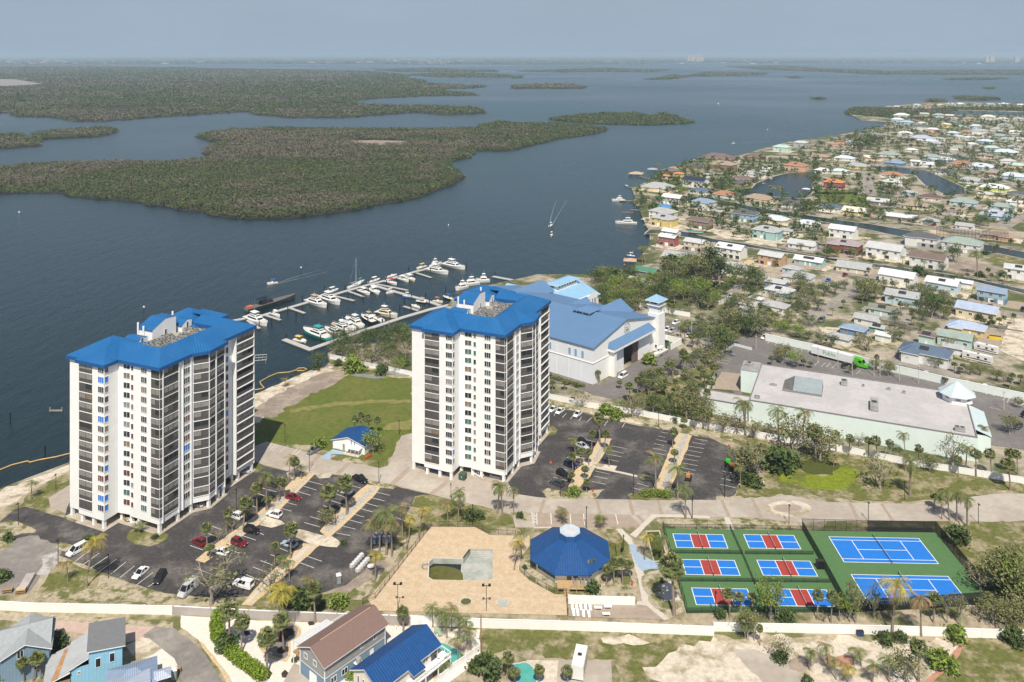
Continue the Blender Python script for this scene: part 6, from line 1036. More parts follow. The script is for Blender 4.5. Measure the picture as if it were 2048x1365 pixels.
def boat(z, stern, bow, kind, label, hull=None, canvas='white', beam=None, h=WL, name=None, group='boats at the marina', cat='boat', deck=None):
    s, n = np.array(at(z,*stern,WL)), np.array(at(z,*bow,WL)); c = (s+n)/2; L_ = float(np.linalg.norm(n-s)); an = math.atan2(*(n-s)[::-1]); hull = hull or M_hull; W_ = beam or {'yacht':max(3.2,L_*.29),'patrol':L_*.2,'sail':L_*.28,'pontoon':2.6}.get(kind,max(2.0,L_*.33)); hw = W_/2
    B = empty(name or {'yacht':'motor_yacht','patrol':'patrol_boat','sail':'sailboat','pontoon':'pontoon_boat'}.get(kind,'motorboat'),(*c,h),an,label,cat,group); fb = {'yacht':1.5,'patrol':1.5,'sail':1.1,'pontoon':.7}.get(kind,.85)
    b = MB(); st = [(-.5,.82,0,.80),(-.25,.97,0,.86),(.0,1,0,.95),(.22,.90,0,1.08),(.38,.58,.02,1.2),(.47,.22,.10,1.3),(.5,.03,.30,1.34)]
    rs = [[(f*L_-(fb*.25 if f > .4 else 0),-w*hw*.72,-.3+zb),(f*L_,-w*hw,fb*t),(f*L_,w*hw,fb*t),(f*L_-(fb*.25 if f > .4 else 0),w*hw*.72,-.3+zb)] for f,w,zb,t in st]
    for i in range(len(rs)-1):
        for k,mt in ((0,hull),(1,deck or M_deckw),(2,hull)): b.face([rs[i][k],rs[i+1][k],rs[i+1][k+1],rs[i][k+1]],mt)
        b.face([rs[i][3],rs[i+1][3],rs[i+1][0],rs[i][0]],hull)
    b.face(rs[0][::-1],hull); b.obj('hull',B)
    def cabin(x0,x1,w0,w1,z0,z1,mt,rake=.5,win=True,nm='cabin',rear=.1):
        q = MB(); lo = [(x0,-w0,z0),(x1,-w0*.85,z0),(x1,w0*.85,z0),(x0,w0,z0)]; hi = [(x0+rear,-w1,z1),(x1-rake,-w1*.85,z1),(x1-rake,w1*.85,z1),(x0+rear,w1,z1)]
        for k in range(4): q.face([lo[k],lo[(k+1)%4],hi[(k+1)%4],hi[k]],mt)
        q.face(hi,mt); o = q.obj(nm,B)
        if win:
            g = MB()
            for k in range(4):
                a,b2,c2,d = (np.array(v) for v in (lo[k],lo[(k+1)%4],hi[(k+1)%4],hi[k])); nn = np.cross(b2-a,d-a); nn = nn/np.linalg.norm(nn)*.02; f = lambda u,v: tuple(a+(b2-a)*u+((d+(c2-d)*u)-(a+(b2-a)*u))*v+nn)
                g.face([f(.08,.35),f(.92,.35),f(.92,.85),f(.08,.85)],G_boat)
            g.obj('window',o)
        return o
    def canopy(x0,x1,w,z,mt,z0):
        q = MB(); q.face([(x0,-w,z),(x1,-w,z),(x1,0,z+.18),(x0,0,z+.18)],mt); q.face([(x0,0,z+.18),(x1,0,z+.18),(x1,w,z),(x0,w,z)],mt); q.box((x0,-w,z-.06),(x1,w,z-.01),mt)
        for x in (x0+.1,x1-.1):
            for y in (-w+.05,w-.05): q.tube([(x,y,z0),(x,y,z)],.03,M_steel,4)
        q.obj('canopy',B)
    cv = CANV[canvas or 'white']
    if kind == 'yacht':
        cabin(-.30*L_,.22*L_,hw*.78,hw*.66,fb*.9,fb+1.25,hull if hull in (M_hullc,) else M_hull,L_*.10); cabin(-.22*L_,.10*L_,hw*.62,hw*.55,fb+1.25,fb+2.0,hull if hull in (M_hullc,) else M_hull,L_*.08,win=L_>13,nm='flybridge'); canopy(-.20*L_,.02*L_,hw*.55,fb+3.2,cv,fb+1.9)
        q = MB(); q.tube([(.2*L_,-hw*.8,fb*1.1),(.2*L_,-hw*.8,fb*1.1+.7),(.49*L_,0,fb*1.35+.7),(.2*L_,hw*.8,fb*1.1+.7),(.2*L_,hw*.8,fb*1.1)],.04,M_steel,4); q.obj('bow_rail',B); q = MB(); q.tube([(-.1*L_,0,fb+3.2),(-.12*L_,0,fb+5.0)],.04,M_hull,4); q.obj('antenna',B)
    elif kind == 'patrol':
        cabin(-.22*L_,.02*L_,hw*.6,hw*.5,fb*.9,fb+1.5,M_hblack,1.0); canopy(-.3*L_,-.10*L_,hw*.6,fb+2.9,CANV['black'],fb)
        q = MB(); q.tube([(-.12*L_,-hw*.5,fb),(-.15*L_,-hw*.4,fb+3.2),(-.15*L_,hw*.4,fb+3.2),(-.12*L_,hw*.5,fb)],.09,M_hblack,5); q.tube([(-.15*L_,0,fb+3.2),(-.17*L_,0,fb+5)],.05,M_hblack,4); q.obj('radar_arch',B); q = MB(); q.box((-.48*L_,-hw*.5,fb*.8),(-.38*L_,hw*.5,fb+.6),mat('orange_gear',(.5,.12,.04))); q.obj('stern_gear',B)
    elif kind == 'sail':
        cabin(-.2*L_,.22*L_,hw*.6,hw*.5,fb*.9,fb+.6,M_hull,.6); q = MB(); q.cyl((.08*L_,0),.09,fb,fb+15,M_hull,6,.05); q.tube([(.08*L_,0,fb+1.6),(-.32*L_,0,fb+1.7)],.10,CANV['white'],5); q.obj('mast',B); q = MB(); q.tube([(.5*L_,0,fb*1.3),(.08*L_,0,fb+14.5)],.02,M_steel,3); q.tube([(-.5*L_,0,fb),(.08*L_,0,fb+14.5)],.02,M_steel,3); q.obj('rigging',B)
    elif kind == 'pontoon':
        q = MB(); q.box((-.46*L_,-hw*.95,.55),(.40*L_,hw*.95,.75),M_deckw); q.box((-.4*L_,-hw*.9,.75),(-.1*L_,-hw*.5,1.2),M_hull); q.box((.05*L_,hw*.4,.75),(.35*L_,hw*.9,1.2),M_hull); q.obj('seating',B); canopy(-.3*L_,.12*L_,hw*.9,2.5,cv,.75)
    else:
        q = MB(); q.box((-.05*L_,-hw*.35,fb*.8),(.10*L_,hw*.35,fb+.75),M_hull); q.face([(.10*L_,-hw*.35,fb+.75),(.10*L_,hw*.35,fb+.75),(.04*L_,hw*.3,fb+1.2),(.04*L_,-hw*.3,fb+1.2)],G_boat); q.obj('console',B); q = MB(); q.box((-.49*L_-.3,-.25,.1),(-.49*L_+.2,.25,fb+.55),M_hblack); q.obj('outboard',B)
        if canvas: canopy(-.22*L_,.14*L_,hw*.62,fb+1.9,cv,fb)
    return B
for a in [((115,512),(470,412),'patrol','long dark grey patrol boat with black radar arch along the outer dock',M_hgrey,'black',5.2,WL,None,'boats at the marina','boat',M_hgrey),((118,560),(268,622),'yacht','white motor yacht just right of the left tower roof',M_hull,'white'),((300,535),(362,560),'m','small white motorboat between the two leftmost finger piers',M_hull,'white'),
    ((552,440),(696,490),'yacht','white motor yacht with tan awning, left one of the twin yachts',M_hull,'tan'),((650,412),(792,470),'yacht','white motor yacht, right one of the twin yachts at the outer dock',M_hull,'white'),((690,388),(780,362),'m','pale boat with grey top lying outside the outer dock behind the twin yachts',M_hull,'white'),
    ((850,352),(945,322),'sail','white sailboat with one tall bare mast at the outer dock',M_hull,'white'),((905,318),(965,300),'m','small white motorboat with teal top beside the sailboat',M_hull,'teal'),((998,312),(1078,288),'m','cream boat with red cushions outside the outer dock right of the sailboat',M_hullc,'white'),((925,365),(1005,398),'m','white open boat at the finger pier below the sailboat',M_hull,'white'),((1005,352),(1072,395),'m','white hard topped boat right of the boat below the sailboat',M_hull,'white'),
    ((1118,388),(1190,378),'m','lone white boat on the water inside the cross dock',M_hull,'white'),((1115,300),(1200,325),'m','white boat with a red canopy at the outer dock',M_hull,'red'),((1125,275),(1200,258),'m','low white boat outside the outer dock behind the red canopy',M_hull,None),((1210,280),(1285,305),'m','white open boat right of the red canopied boat',M_hull,'white'),((1260,268),(1330,300),'m','white boat with beige top right of two white boats at the outer dock',M_hullc,'white'),
    ((1410,192),(1340,216),'m','cream boat with yellow canopy near the end of the outer dock',M_hullc,'yellow'),((1410,215),(1570,250),'yacht','big white sportfishing yacht near the end of the outer dock',M_hull,'white'),((1440,200),(1520,180),'yacht','white flybridge boat behind the big sportfishing yacht',M_hull,'white',3.2),((1530,178),(1690,215),'yacht','outermost big white yacht at the very end of the outer dock',M_hull,'white'),
    ((1705,345),(1618,365),'yacht','white yacht with pink flag, lowest of three behind the right tower roof',M_hull,'white',3.4),((1790,318),(1652,335),'yacht','white yacht in the middle of three behind the right tower roof',M_hull,'white',3.6),((1865,300),(1762,305),'yacht','white yacht, top right of three behind the right tower roof',M_hull,'white',3.8),
    ((1305,415),(1238,412),'m','small boat with blue hull and white top at the cross dock',M_hblue,'white'),((1410,455),(1335,445),'pontoon','black pontoon boat with a tan cover at the cross dock',M_hblack,'tan'),((1455,445),(1530,455),'m','white boat with bright orange canopy near the dock junction',M_hullc,'orange'),((1605,435),(1530,415),'m','dark boat with blue canopy beside the right tower roof',M_hblack,'blue'),((1370,495),(1300,478),'m','tiny white runabout at the short finger of the inner dock',M_hull,None),
    ((458,722),(548,742),'pontoon','pontoon boat with bright yellow canopy inside the dock corner',M_hullc,'yellow'),((712,718),(528,655),'yacht','teal hulled yacht with white cabin near the dock corner',M_teal,'teal'),((795,698),(682,650),'yacht','white motor yacht next right of the teal hulled yacht',M_hull,'tan'),((855,668),(735,622),'yacht','white motor yacht, second right of the teal hulled yacht',M_hull,'white'),((890,650),(790,605),'yacht','white motor yacht, third right of the teal hulled yacht',M_hull,'white'),((945,632),(835,575),'yacht','white motor yacht with grey top, fourth right of the teal hulled yacht',M_hull,'white'),
    ((1035,605),(945,560),'yacht','dark hulled trawler with cream cabin at the inner dock',M_hblack,'tan'),((1095,590),(1020,550),'m','white boat with dark gear between trawler and cream yacht',M_hull,'black'),((1048,528),(1205,562),'yacht','cream yacht with flybridge lying alone off the inner dock',M_hullc,'white'),((1300,700),(1150,735),'yacht','white yacht partly hidden behind the trees left of the right tower',M_hull,'white'),((1320,670),(1215,705),'m','white boat with arch behind the trees left of the right tower',M_hull,'black'),
    ((345,312),(265,322),'m','white motorboat under way across the bay trailing a wake',M_hull,'blue',2.8)]: boat('b',*a)
for a in [('m',(345,598),(140,592),'yacht','large white yacht moored off the seawall of the yellow house',M_hull,'white',5),('m',(235,385),(108,385),'yacht','boxy white houseboat at the end of a long thin pier',M_hull,'white',4.5),('p',(150,748),(160,742),'m','white motorboat heading away up the open bay, trailing a wake',M_hull,'white',2.4),('p',(878,417),(892,415),'m','tiny white boat far out off the house point',M_hull,'white',2.4),('x',(1104,470),(1102,474),'m','small pale boat just below the wake on the open bay',M_hull,'white',2.0),('n',(1580,905),(1480,900),'yacht','white cabin cruiser at the end of the inner town canal',M_hull,'white',4),('m',(270,250),(228,245),'m','small blue jet boat off the grey roofed point house',M_hblue,None),('m',(1540,240),(1490,245),'pontoon','pontoon boat with dark canopy on the town lagoon',M_hullc,'tan'),('m',(1620,195),(1560,200),'m','white boat moored on the far bank of the lagoon',M_hull,'white'),('m',(330,905),(245,900),'m','blue and white boat on a lift beside the tan boathouse roof',M_hblue,'white',2.4),('o',(82,691),(72,692),'m','tiny white boat alone at far left on the bay',M_hull,None,2.4)]: boat(*a, group='boats away from the marina')
B_ = boat('E',(1380,985),(1225,1070),'m','white motorboat on a trailer beside the open shed door',M_hull,'white',2.6,h=.9,name='trailered_boat'); q = MB(); q.box((-4.2,-.9,-.75),(4.8,-.75,-.6),M_steel); q.box((-4.2,.75,-.75),(4.8,.9,-.6),M_steel)
for x in (-.5,.6):
    for y in (-1.0,1.0): q.tube([(x,y-.1,-.55),(x,y+.1,-.55)],.32,M_tyre,10)
for x in (-3,0,2.5): q.box((x,-.9,-.6),(x+.15,.9,-.2),M_steel)
q.obj('trailer',B_)
# wakes: thin raised ridges of foam and chop on the water
M_foam = mat('foam_trail',(.22,.25,.26),rough=.8,var=.4,scale=.5)
def wake(z, pts, w0, w1, label):
    b = MB(); P = [np.array(at(z,*p,WL)) for p in pts]
    for i in range(len(P)-1):
        for side in (-1,1):
            n = 14
            for t in range(n):
                f0,f1 = (i+t/n)/(len(P)-1),(i+(t+.72)/n)/(len(P)-1); g = lambda f: P[min(int(f*(len(P)-1)),len(P)-2)]+(P[min(int(f*(len(P)-1)),len(P)-2)+1]-P[min(int(f*(len(P)-1)),len(P)-2)])*(f*(len(P)-1)-min(int(f*(len(P)-1)),len(P)-2))
                a,c = g(f0),g(f1); d = (c-a)/max(np.linalg.norm(c-a),1e-6); nn = np.array((-d[1],d[0]))*side; wa = w0+(w1-w0)*f0; th = .55*(1-f0)+.2; b.face([(*(a+nn*wa*.5),WL+.02),(*(c+nn*wa*.5),WL+.02),(*(c+nn*(wa*.5+th)),WL+.02),(*(a+nn*(wa*.5+th)),WL+.02)][::side],M_foam)
    o = b.obj('wake'); o['kind'] = 'stuff'; return o
wake('b',[(345,312),(430,288),(550,255),(680,222)],.8,7,''); wake('p',[(158,738),(165,715),(180,680),(200,640)],.8,9,''); wake('p',[(893,415),(960,408),(1030,402)],.6,6,'')
# buoys, markers, booms
for z,x,y,lb in (('x',897,451,'white buoy below the near mangrove island'),('p',825,257,'distant white buoy far beyond the small island'),('p',1022,361,'white buoy in mid bay off the house point'),('p',505,341,'small white marker under the small mangrove island')):
    b = MB(); X,Y = at(z,x,y,WL); s = max(.5,Y*.0009); b.tube([(0,0,-.3),(0,0,.3*s),(0,0,s*1.2),(0,0,s*1.6)],[s*.5,s*.75,s*.6,.1],M_hull,10); o = b.obj('buoy',smooth=True); o.location = (X,Y,WL); tag(o,lb,'buoy','white buoys')
for z,x,y,hh,lb in (('b',510,245,3.5,'thin channel marker pole with pale top right of the moving motorboat'),('A',850,180,4.5,'thin marker pole with pale cap behind the left tower')):
    b = MB(); X,Y = at(z,x,y,WL); b.cyl((0,0),.12,-1,hh,M_pile,6); b.box((-.4,-.05,hh),(.4,.05,hh+.8),M_hull); o = b.obj('channel_marker'); o.location = (X,Y,WL); tag(o,lb,'marker','channel markers')
b = MB(); X,Y = at('a',283,668,WL); 
for x in (-2.2,2.2): b.cyl((x,0),.2,-1,1.7,mat('old_timber',(.25,.24,.2),var=.2),6)
b.box((-2.4,-.3,.3),(2.4,.3,.7),MATS['old_timber']); o = b.obj('old_mooring'); o.location = (X,Y,WL); tag(o,'ruined timber mooring frame standing in the water left of the left tower','mooring')
M_boom = mat('boom_yellow',(.50,.34,.14),rough=.7,var=.15,scale=.6)
def boom(z, pts, label):
    b = MB(); P = [np.array(at(z,*p,WL)) for p in pts]; b.tube([(*p,WL+.12) for p in P],.2,M_boom,6); o = b.obj('floating_boom'); tag(o,label,'boom','floating booms')
boom('a',[(-30,975),(0,962),(60,938),(140,918),(150,925),(200,912),(280,898),(400,868)],'tan floating boom on the water left of the left tower')
boom('b',[(60,1095),(150,1085),(215,1075),(245,1065),(222,1040),(215,1022),(280,985),(340,960),(430,952),(470,940),(490,925),(530,922),(552,932),(530,943),(480,942)],'orange and yellow floating boom along the seawall right of the left tower')
b = MB(); lift = [(1255,395),(1345,372)]; X,Y = at('a',1300,420,WL); b_ = MB()
for k in range(6):
    x = -4+k*1.6; b_.tube([(x,-1.6,1.6),(x,-1.2,2.8),(x,0,3.3),(x,1.2,2.8),(x,1.6,1.6)],.06,M_steel,4)
for y,zz in ((-1.6,1.6),(0,3.3),(1.6,1.6)): b_.tube([(-4,y,zz),(4,y,zz)],.06,M_steel,4)
for x in (-3.6,3.6):
    for y in (-1.5,1.5): b_.cyl((x,y),.1,-1.2,1.7,M_steel,6)
o = b_.obj('boat_lift_frame'); o.location = (X,Y,WL); o.rotation_euler = (0,0,R(12)); tag(o,'bare arched steel boat lift frame in the water behind the left tower','boat lift')
def boathouse(z, x, y, w, d, rz, roof, label, hh=3.2, pier=None):
    X,Y = at(z,x,y,hh-1.3); Bh = empty('boathouse',(X,Y,WL),rz,label,'boathouse','boathouses on piles'); b = MB(); hip(b,-w/2,-d/2,w/2,d/2,hh,.30,roof,drop=.2,fas=M_white2); b.obj('roof',Bh)
    for px_ in (-w/2+.5,w/2-.5):
        for py in (-d/2+.5,d/2-.5): c = MB(); c.cyl((px_,py),.16,-1.2,hh,M_wood,6); c.obj('post',Bh)
    c = MB(); c.box((-w/2,-d/2,.9),(-w/2+1.2,d/2,1.1),M_wood); c.obj('walkway',Bh)
    if pier:
        q = np.array(at(z,*pier,0))-np.array((X,Y)); c = MB(); cs,sn = math.cos(-rz),math.sin(-rz); e = (q[0]*cs-q[1]*sn,q[0]*sn+q[1]*cs); L_ = math.hypot(*e); d_ = (e[0]/L_,e[1]/L_); n = (-d_[1]*.7,d_[0]*.7); c.prism([(n[0],n[1]),(-n[0],-n[1]),(e[0]-n[0],e[1]-n[1]),(e[0]+n[0],e[1]+n[1])],.85,1.05,M_wood); c.obj('pier',Bh)
M_tanroof = mat('tan_tin_roof',(.50,.33,.20),rough=.7,var=.08,rib=(.4,.03)); M_greyroof = mat('grey_tin_roof',(.33,.35,.37),rough=.6,var=.08,rib=(.4,.03)); M_greenroof = mat('green_tin_roof',(.05,.22,.15),rough=.6,var=.06,rib=(.4,.03))
boathouse('m',338,125,15,12,R(-20),M_tanroof,'tan roofed double boathouse on piles off the orange roofed house',pier=(500,185)); boathouse('m',488,85,11,8,R(-10),M_greyroof,'grey roofed boathouse on piles right of the tan one',pier=(560,100)); boathouse('m',280,930,8,7,R(-10),M_tanroof,'flat tan boathouse roof on tall piles off the green roofed barn',hh=3.6,pier=(400,960)); boathouse('m',890,668,11,5,R(-25),M_greenroof,'dark green boathouse canopy on the near town canal',hh=3.0); boathouse('m',1920,270,5,7,R(60),M_corrwhite,'white canopied boat lift on the right side of the lagoon',hh=4.0)
for z,x,y,w,lb in (('k',185,405,7,'white bare boat lift posts off the trees behind the office'),('m',255,500,8,'dark pier with lift posts behind the large moored yacht')):
    b = MB(); X,Y = at(z,x,y,WL)
    for q in (-.5,-.15,.2,.5): b.cyl((q*w,0),.14,-1.2,2.6,M_hull if z == 'k' else M_wood,6)
    b.box((-w*.55,-.3,1.0),(w*.55,.3,1.25),M_hull if z == 'k' else M_wood); o = b.obj('lift_posts'); o.location = (X,Y,WL); tag(o,lb,'boat lift')
def pier(z,p,q,w,label):
    b = MB(); P,Q = np.array(at(z,*p,-.3)),np.array(at(z,*q,-.3)); d = (Q-P)/np.linalg.norm(Q-P); n = np.array((-d[1],d[0]))*w/2; b.prism([tuple(P+n),tuple(P-n),tuple(Q-n),tuple(Q+n)],-.55,-.35,M_wood)
    L_ = np.linalg.norm(Q-P)
    for k in range(int(L_/5)+1): c = P+d*min(k*5,L_); b.cyl(tuple(c),.15,WL-1,-.55,M_wood,6)
    tag(b.obj('pier'),label,'pier','timber piers')
pier('m',(180,380),(345,380),1.8,'long thin timber pier leading to the boxy houseboat'); pier('m',(280,460),(375,468),1.8,'short dark timber pier above the large moored yacht'); pier('m',(245,248),(300,258),1.6,'short timber pier off the grey roofed point house')
# ---------------------------------------------------------------- the town: every house a thing with wall, roof, windows, door
RC = {'w':('white',(.66,.66,.64)),'W':('cream white',(.66,.61,.50)),'g':('grey',(.36,.37,.37)),'l':('light grey',(.47,.48,.48)),'d':('dark grey',(.10,.105,.11)),'s':('silver',(.52,.56,.60)),'b':('blue grey',(.22,.29,.39)),'v':('lavender',(.36,.42,.54)),'k':('slate blue',(.10,.14,.20)),'n':('navy',(.025,.035,.06)),
 't':('tan',(.33,.25,.19)),'c':('terracotta',(.36,.18,.11)),'o':('orange',(.58,.20,.06)),'r':('brown',(.17,.12,.105)),'m':('maroon',(.14,.075,.075)),'u':('mauve',(.33,.27,.29)),'G':('grey green',(.27,.33,.30)),'M':('mint',(.40,.54,.48)),'e':('green',(.07,.20,.13)),'q':('olive grey',(.20,.21,.175)),'B':('bright blue',(.05,.24,.55))}
WC = {'w':('white',(.66,.66,.63)),'c':('cream',(.62,.54,.40)),'y':('yellow',(.58,.46,.18)),'p':('peach',(.58,.36,.24)),'r':('red',(.33,.10,.085)),'R':('red brown',(.20,.085,.05)),'t':('turquoise',(.30,.46,.45)),'T':('sky blue',(.29,.43,.52)),'b':('pale blue',(.42,.53,.60)),'m':('mint',(.44,.56,.50)),'g':('grey',(.40,.40,.39)),'o':('orange',(.48,.30,.17)),'n':('brown',(.25,.18,.125)),'e':('green',(.16,.33,.26)),'v':('lime',(.42,.52,.10)),'k':('weathered grey',(.20,.18,.165)),'B':('blue',(.13,.22,.36))}
def rmat(k, axis): n, c = RC[k]; return mat('roof_'+n.replace(' ','_'), c, rough=.75, var=.12, scale=.5, rib=(.55,.04))
def wmat(k): n, c = WC[k]; return mat('wall_'+n.replace(' ','_'), c, rough=.85, var=.06, scale=.5)
def inside(p, poly):
    c = False; n = len(poly)
    for i in range(n):
        a, b = poly[i], poly[i-1]
        if (a[1] > p[1]) != (b[1] > p[1]) and p[0] < (b[0]-a[0])*(p[1]-a[1])/(b[1]-a[1]+1e-12)+a[0]: c = not c
    return c
TOWN = []; SEEN = {}; M_town2 = mat('town_sand', (.44,.37,.28), rough=.95, var=.25, scale=.5, col2=(.14,.14,.055), scale2=.12, thr=(.48,.62))
def town_house(z, x, y, w, st, rt, rk, wk, ax, asp):
    hh = {1:3.1,2:6.1,3:4.6}[st]; X, Y = at(z, x, y, hh+.8); ext = w/ZM[z][2]*Y/FPX; th = R(-39 if ax == 0 else 51); c_, s_ = abs(math.cos(th)), abs(math.sin(th)); lw = ext/(c_+s_*asp) if ax == 0 else ext/(c_+s_*asp); lw = max(lw, 6.0); dp = lw*asp
    far = Y > 1100; Hs = empty('house', (X, Y, 0), th+random.uniform(-.06,.06)); b = MB(); r = MB(); rm_, wm_ = rmat(rk, 0), wmat(wk); hw, hd = lw/2-.5, dp/2-.5
    if st == 2 and not far and random.random() < .55:                 # raised on a ground storey with dark openings
        b.prism([(-hw,-hd),(hw,-hd),(hw,hd),(-hw,hd)], 0, 2.7, wm_, top=False); ov = 1
    if rt == 'g': gable(b, -hw, -hd, hw, hd, hh, hh+hd*.42, 'x', wm_, rm_, rb=r, ov=.6)
    elif rt == 'f': b.prism([(-hw,-hd),(hw,-hd),(hw,hd),(-hw,hd)], 0, hh, wm_, top=False); slab(r, [(-hw-.5,-hd-.5,hh),(hw+.5,-hd-.5,hh),(hw+.5,hd+.5,hh+.5),(-hw-.5,hd+.5,hh+.5)], rm_)
    else:
        b.prism([(-hw,-hd),(hw,-hd),(hw,hd),(-hw,hd)], 0, hh, wm_, top=False); hip(r, -hw-.6, -hd-.6, hw+.6, hd+.6, hh, .42, rm_, drop=.22, fas=M_white2)
        if lw > 14 and random.random() < .6: sx = random.choice((-1,1)); q0, q1 = sorted((sx*hw*.15, sx*hw*.85)); b.prism([(q0,-hd-2.6),(q1,-hd-2.6),(q1,-hd+.1),(q0,-hd+.1)], 0, hh, wm_, top=False); hip(r, q0-.5, -hd-3.1, q1+.5, hd*.2, hh+.02, .42, rm_, drop=.22, fas=M_white2)
    b.obj('wall', Hs); r.obj('roof', Hs)
    if Y < 1500:                                                       # pale yard and drive round the house
        a_ = random.uniform(2, 5); c2, s2 = math.cos(th), math.sin(th); fx, fy = random.uniform(3, 9), random.uniform(3, 9); q = [(-hw-a_,-hd-fy),(hw+fx,-hd-fy),(hw+fx,hd+a_),(-hw-a_,hd+a_)]
        q = [(X+u*c2-v*s2, Y+u*s2+v*c2) for u, v in q]
        if not any(inside(p, c) for p in q for c in CANALS): structure('yard', q, layer(q), random.choice((M_sand, M_sand, M_town2, M_street, M_scrub, M_concrete2)), amp=.5)
    edges = [((-hw,-hd),(hw,-hd)), ((-hw,hd),(-hw,-hd))] if ax == 0 else [((-hw,hd),(-hw,-hd)), ((-hw,-hd),(hw,-hd))]
    gl = [G_dark, G_dark] if random.random() < .7 else [G_mid, G_mid]
    for e, (p, q) in enumerate(edges):
        L_ = math.hypot(q[0]-p[0], q[1]-p[1]); n = max(1, min(4, int(L_/3.6))) if not far else min(2, max(1, int(L_/5)))
        for k in range(n):
            s = L_*(k+.5)/n
            if st != 2:
                if k == n//2 and e == 0 and not far: on_edge(Hs, p, q, s, 1.1, window_mesh(1.0,2.1,[M_wframe]), 'door')
                else: on_edge(Hs, p, q, s, hh*.52, window_mesh(1.5,1.2,gl))
            else:
                on_edge(Hs, p, q, s, 4.5, window_mesh(1.5,1.4,gl))
                if not far: on_edge(Hs, p, q, s, 1.35, window_mesh(min(2.6,L_/n*.8),2.2,[M_dark if random.random() < .5 else M_wframe]), 'garage_doorway')  # dark pane paints in the shade of an open bay; pale pane is a door
    if random.random() < .25 and rt != 'f' and not far: a = MB(); k_ = hd*.5; a.face([(-1.8,-k_-1,hh+.42*(hd-k_-1)+.42),(1.8,-k_-1,hh+.42*(hd-k_-1)+.42),(1.8,-k_+1.2,hh+.42*(hd-k_+1.2)+.42),(-1.8,-k_+1.2,hh+.42*(hd-k_+1.2)+.42)], M_dark); a.obj('solar_panel', Hs)
    d = '%s house, %s %s roof' % (WC[wk][0], RC[rk][0], {'g':'gable','h':'hip','f':'flat'}[rt])
    if st == 2: d = 'two storey '+d
    later(Hs, d, 'house', 'houses of the canal town', X, Y); SEEN.setdefault(d, []).append((X, Y)); TOWN.append((X, Y, max(lw, dp)*.62)); return Hs
def town(z, txt):
    for it in txt.split():
        f = it.split(','); x, y, w, st = (int(v) for v in f[:4]); town_house(z, x, y, w, st, f[4][0], f[4][1], f[4][2], int(f[4][3]) if len(f[4]) > 3 else 0, .62)
town('l', '''350,60,240,2,gww 360,175,290,2,huR 690,210,320,2,glw 980,120,290,2,hdw 1305,165,330,2,hGw 1035,285,310,2,grw 1760,375,240,2,glw 100,310,220,1,gwt 440,360,310,1,ggc 55,180,200,1,glw 50,430,140,1,ggw
790,425,310,3,gww 1150,485,280,3,gwb 1320,485,150,1,gww 1545,550,250,2,gbT 830,585,300,3,ggb 665,695,240,1,gqm 540,770,220,1,ggw 430,850,230,1,hbB 620,840,150,1,gge 320,920,210,1,hgw 670,905,150,1,fww 1430,695,350,3,gvc 1340,835,320,1,hvy 1250,910,300,3,gGm 1020,905,150,3,grm 1010,1030,430,3,hkw 1235,1000,180,1,ggw 1590,105,260,1,htp''')
town('k', '510,345,240,2,gek 430,430,200,1,ggk 1660,445,220,1,flB 1690,515,280,1,hlb 1480,590,150,1,hsw 1650,650,270,1,hgw 1410,690,170,1,ggw 1150,355,170,1,hgw 1280,300,260,1,ggw 1860,390,300,1,hgw')
town('m', '''680,335,220,2,gwg 610,420,170,1,fBc 590,465,280,2,hgw 600,525,270,2,hgy 940,550,240,2,grn 970,375,240,2,hbw 1100,470,120,1,ggn 1350,485,270,2,hdT 1640,535,260,1,hsc 1930,575,240,1,hsw 1560,635,300,2,hgt 1890,765,290,1,glw 665,650,190,1,gww 640,700,200,2,gwr 890,745,230,2,glc 1225,800,300,2,gww 1605,870,270,2,glo 1930,910,260,1,gwt 740,880,340,1,ggc
1170,310,280,1,hcw 1480,340,280,1,htc 1780,395,250,1,hdw 550,240,350,1,hgc 930,275,220,1,hkw 735,118,110,2,hoy 620,140,90,1,hop 890,180,260,2,gnw 660,85,150,1,hrn 920,45,240,1,hdn 1150,30,260,2,htn 1420,120,230,1,hgw 1340,165,230,1,hrn 1270,195,180,1,hdn 1010,130,110,1,ggw 1550,75,130,1,glw 1830,40,230,2,hcp''')
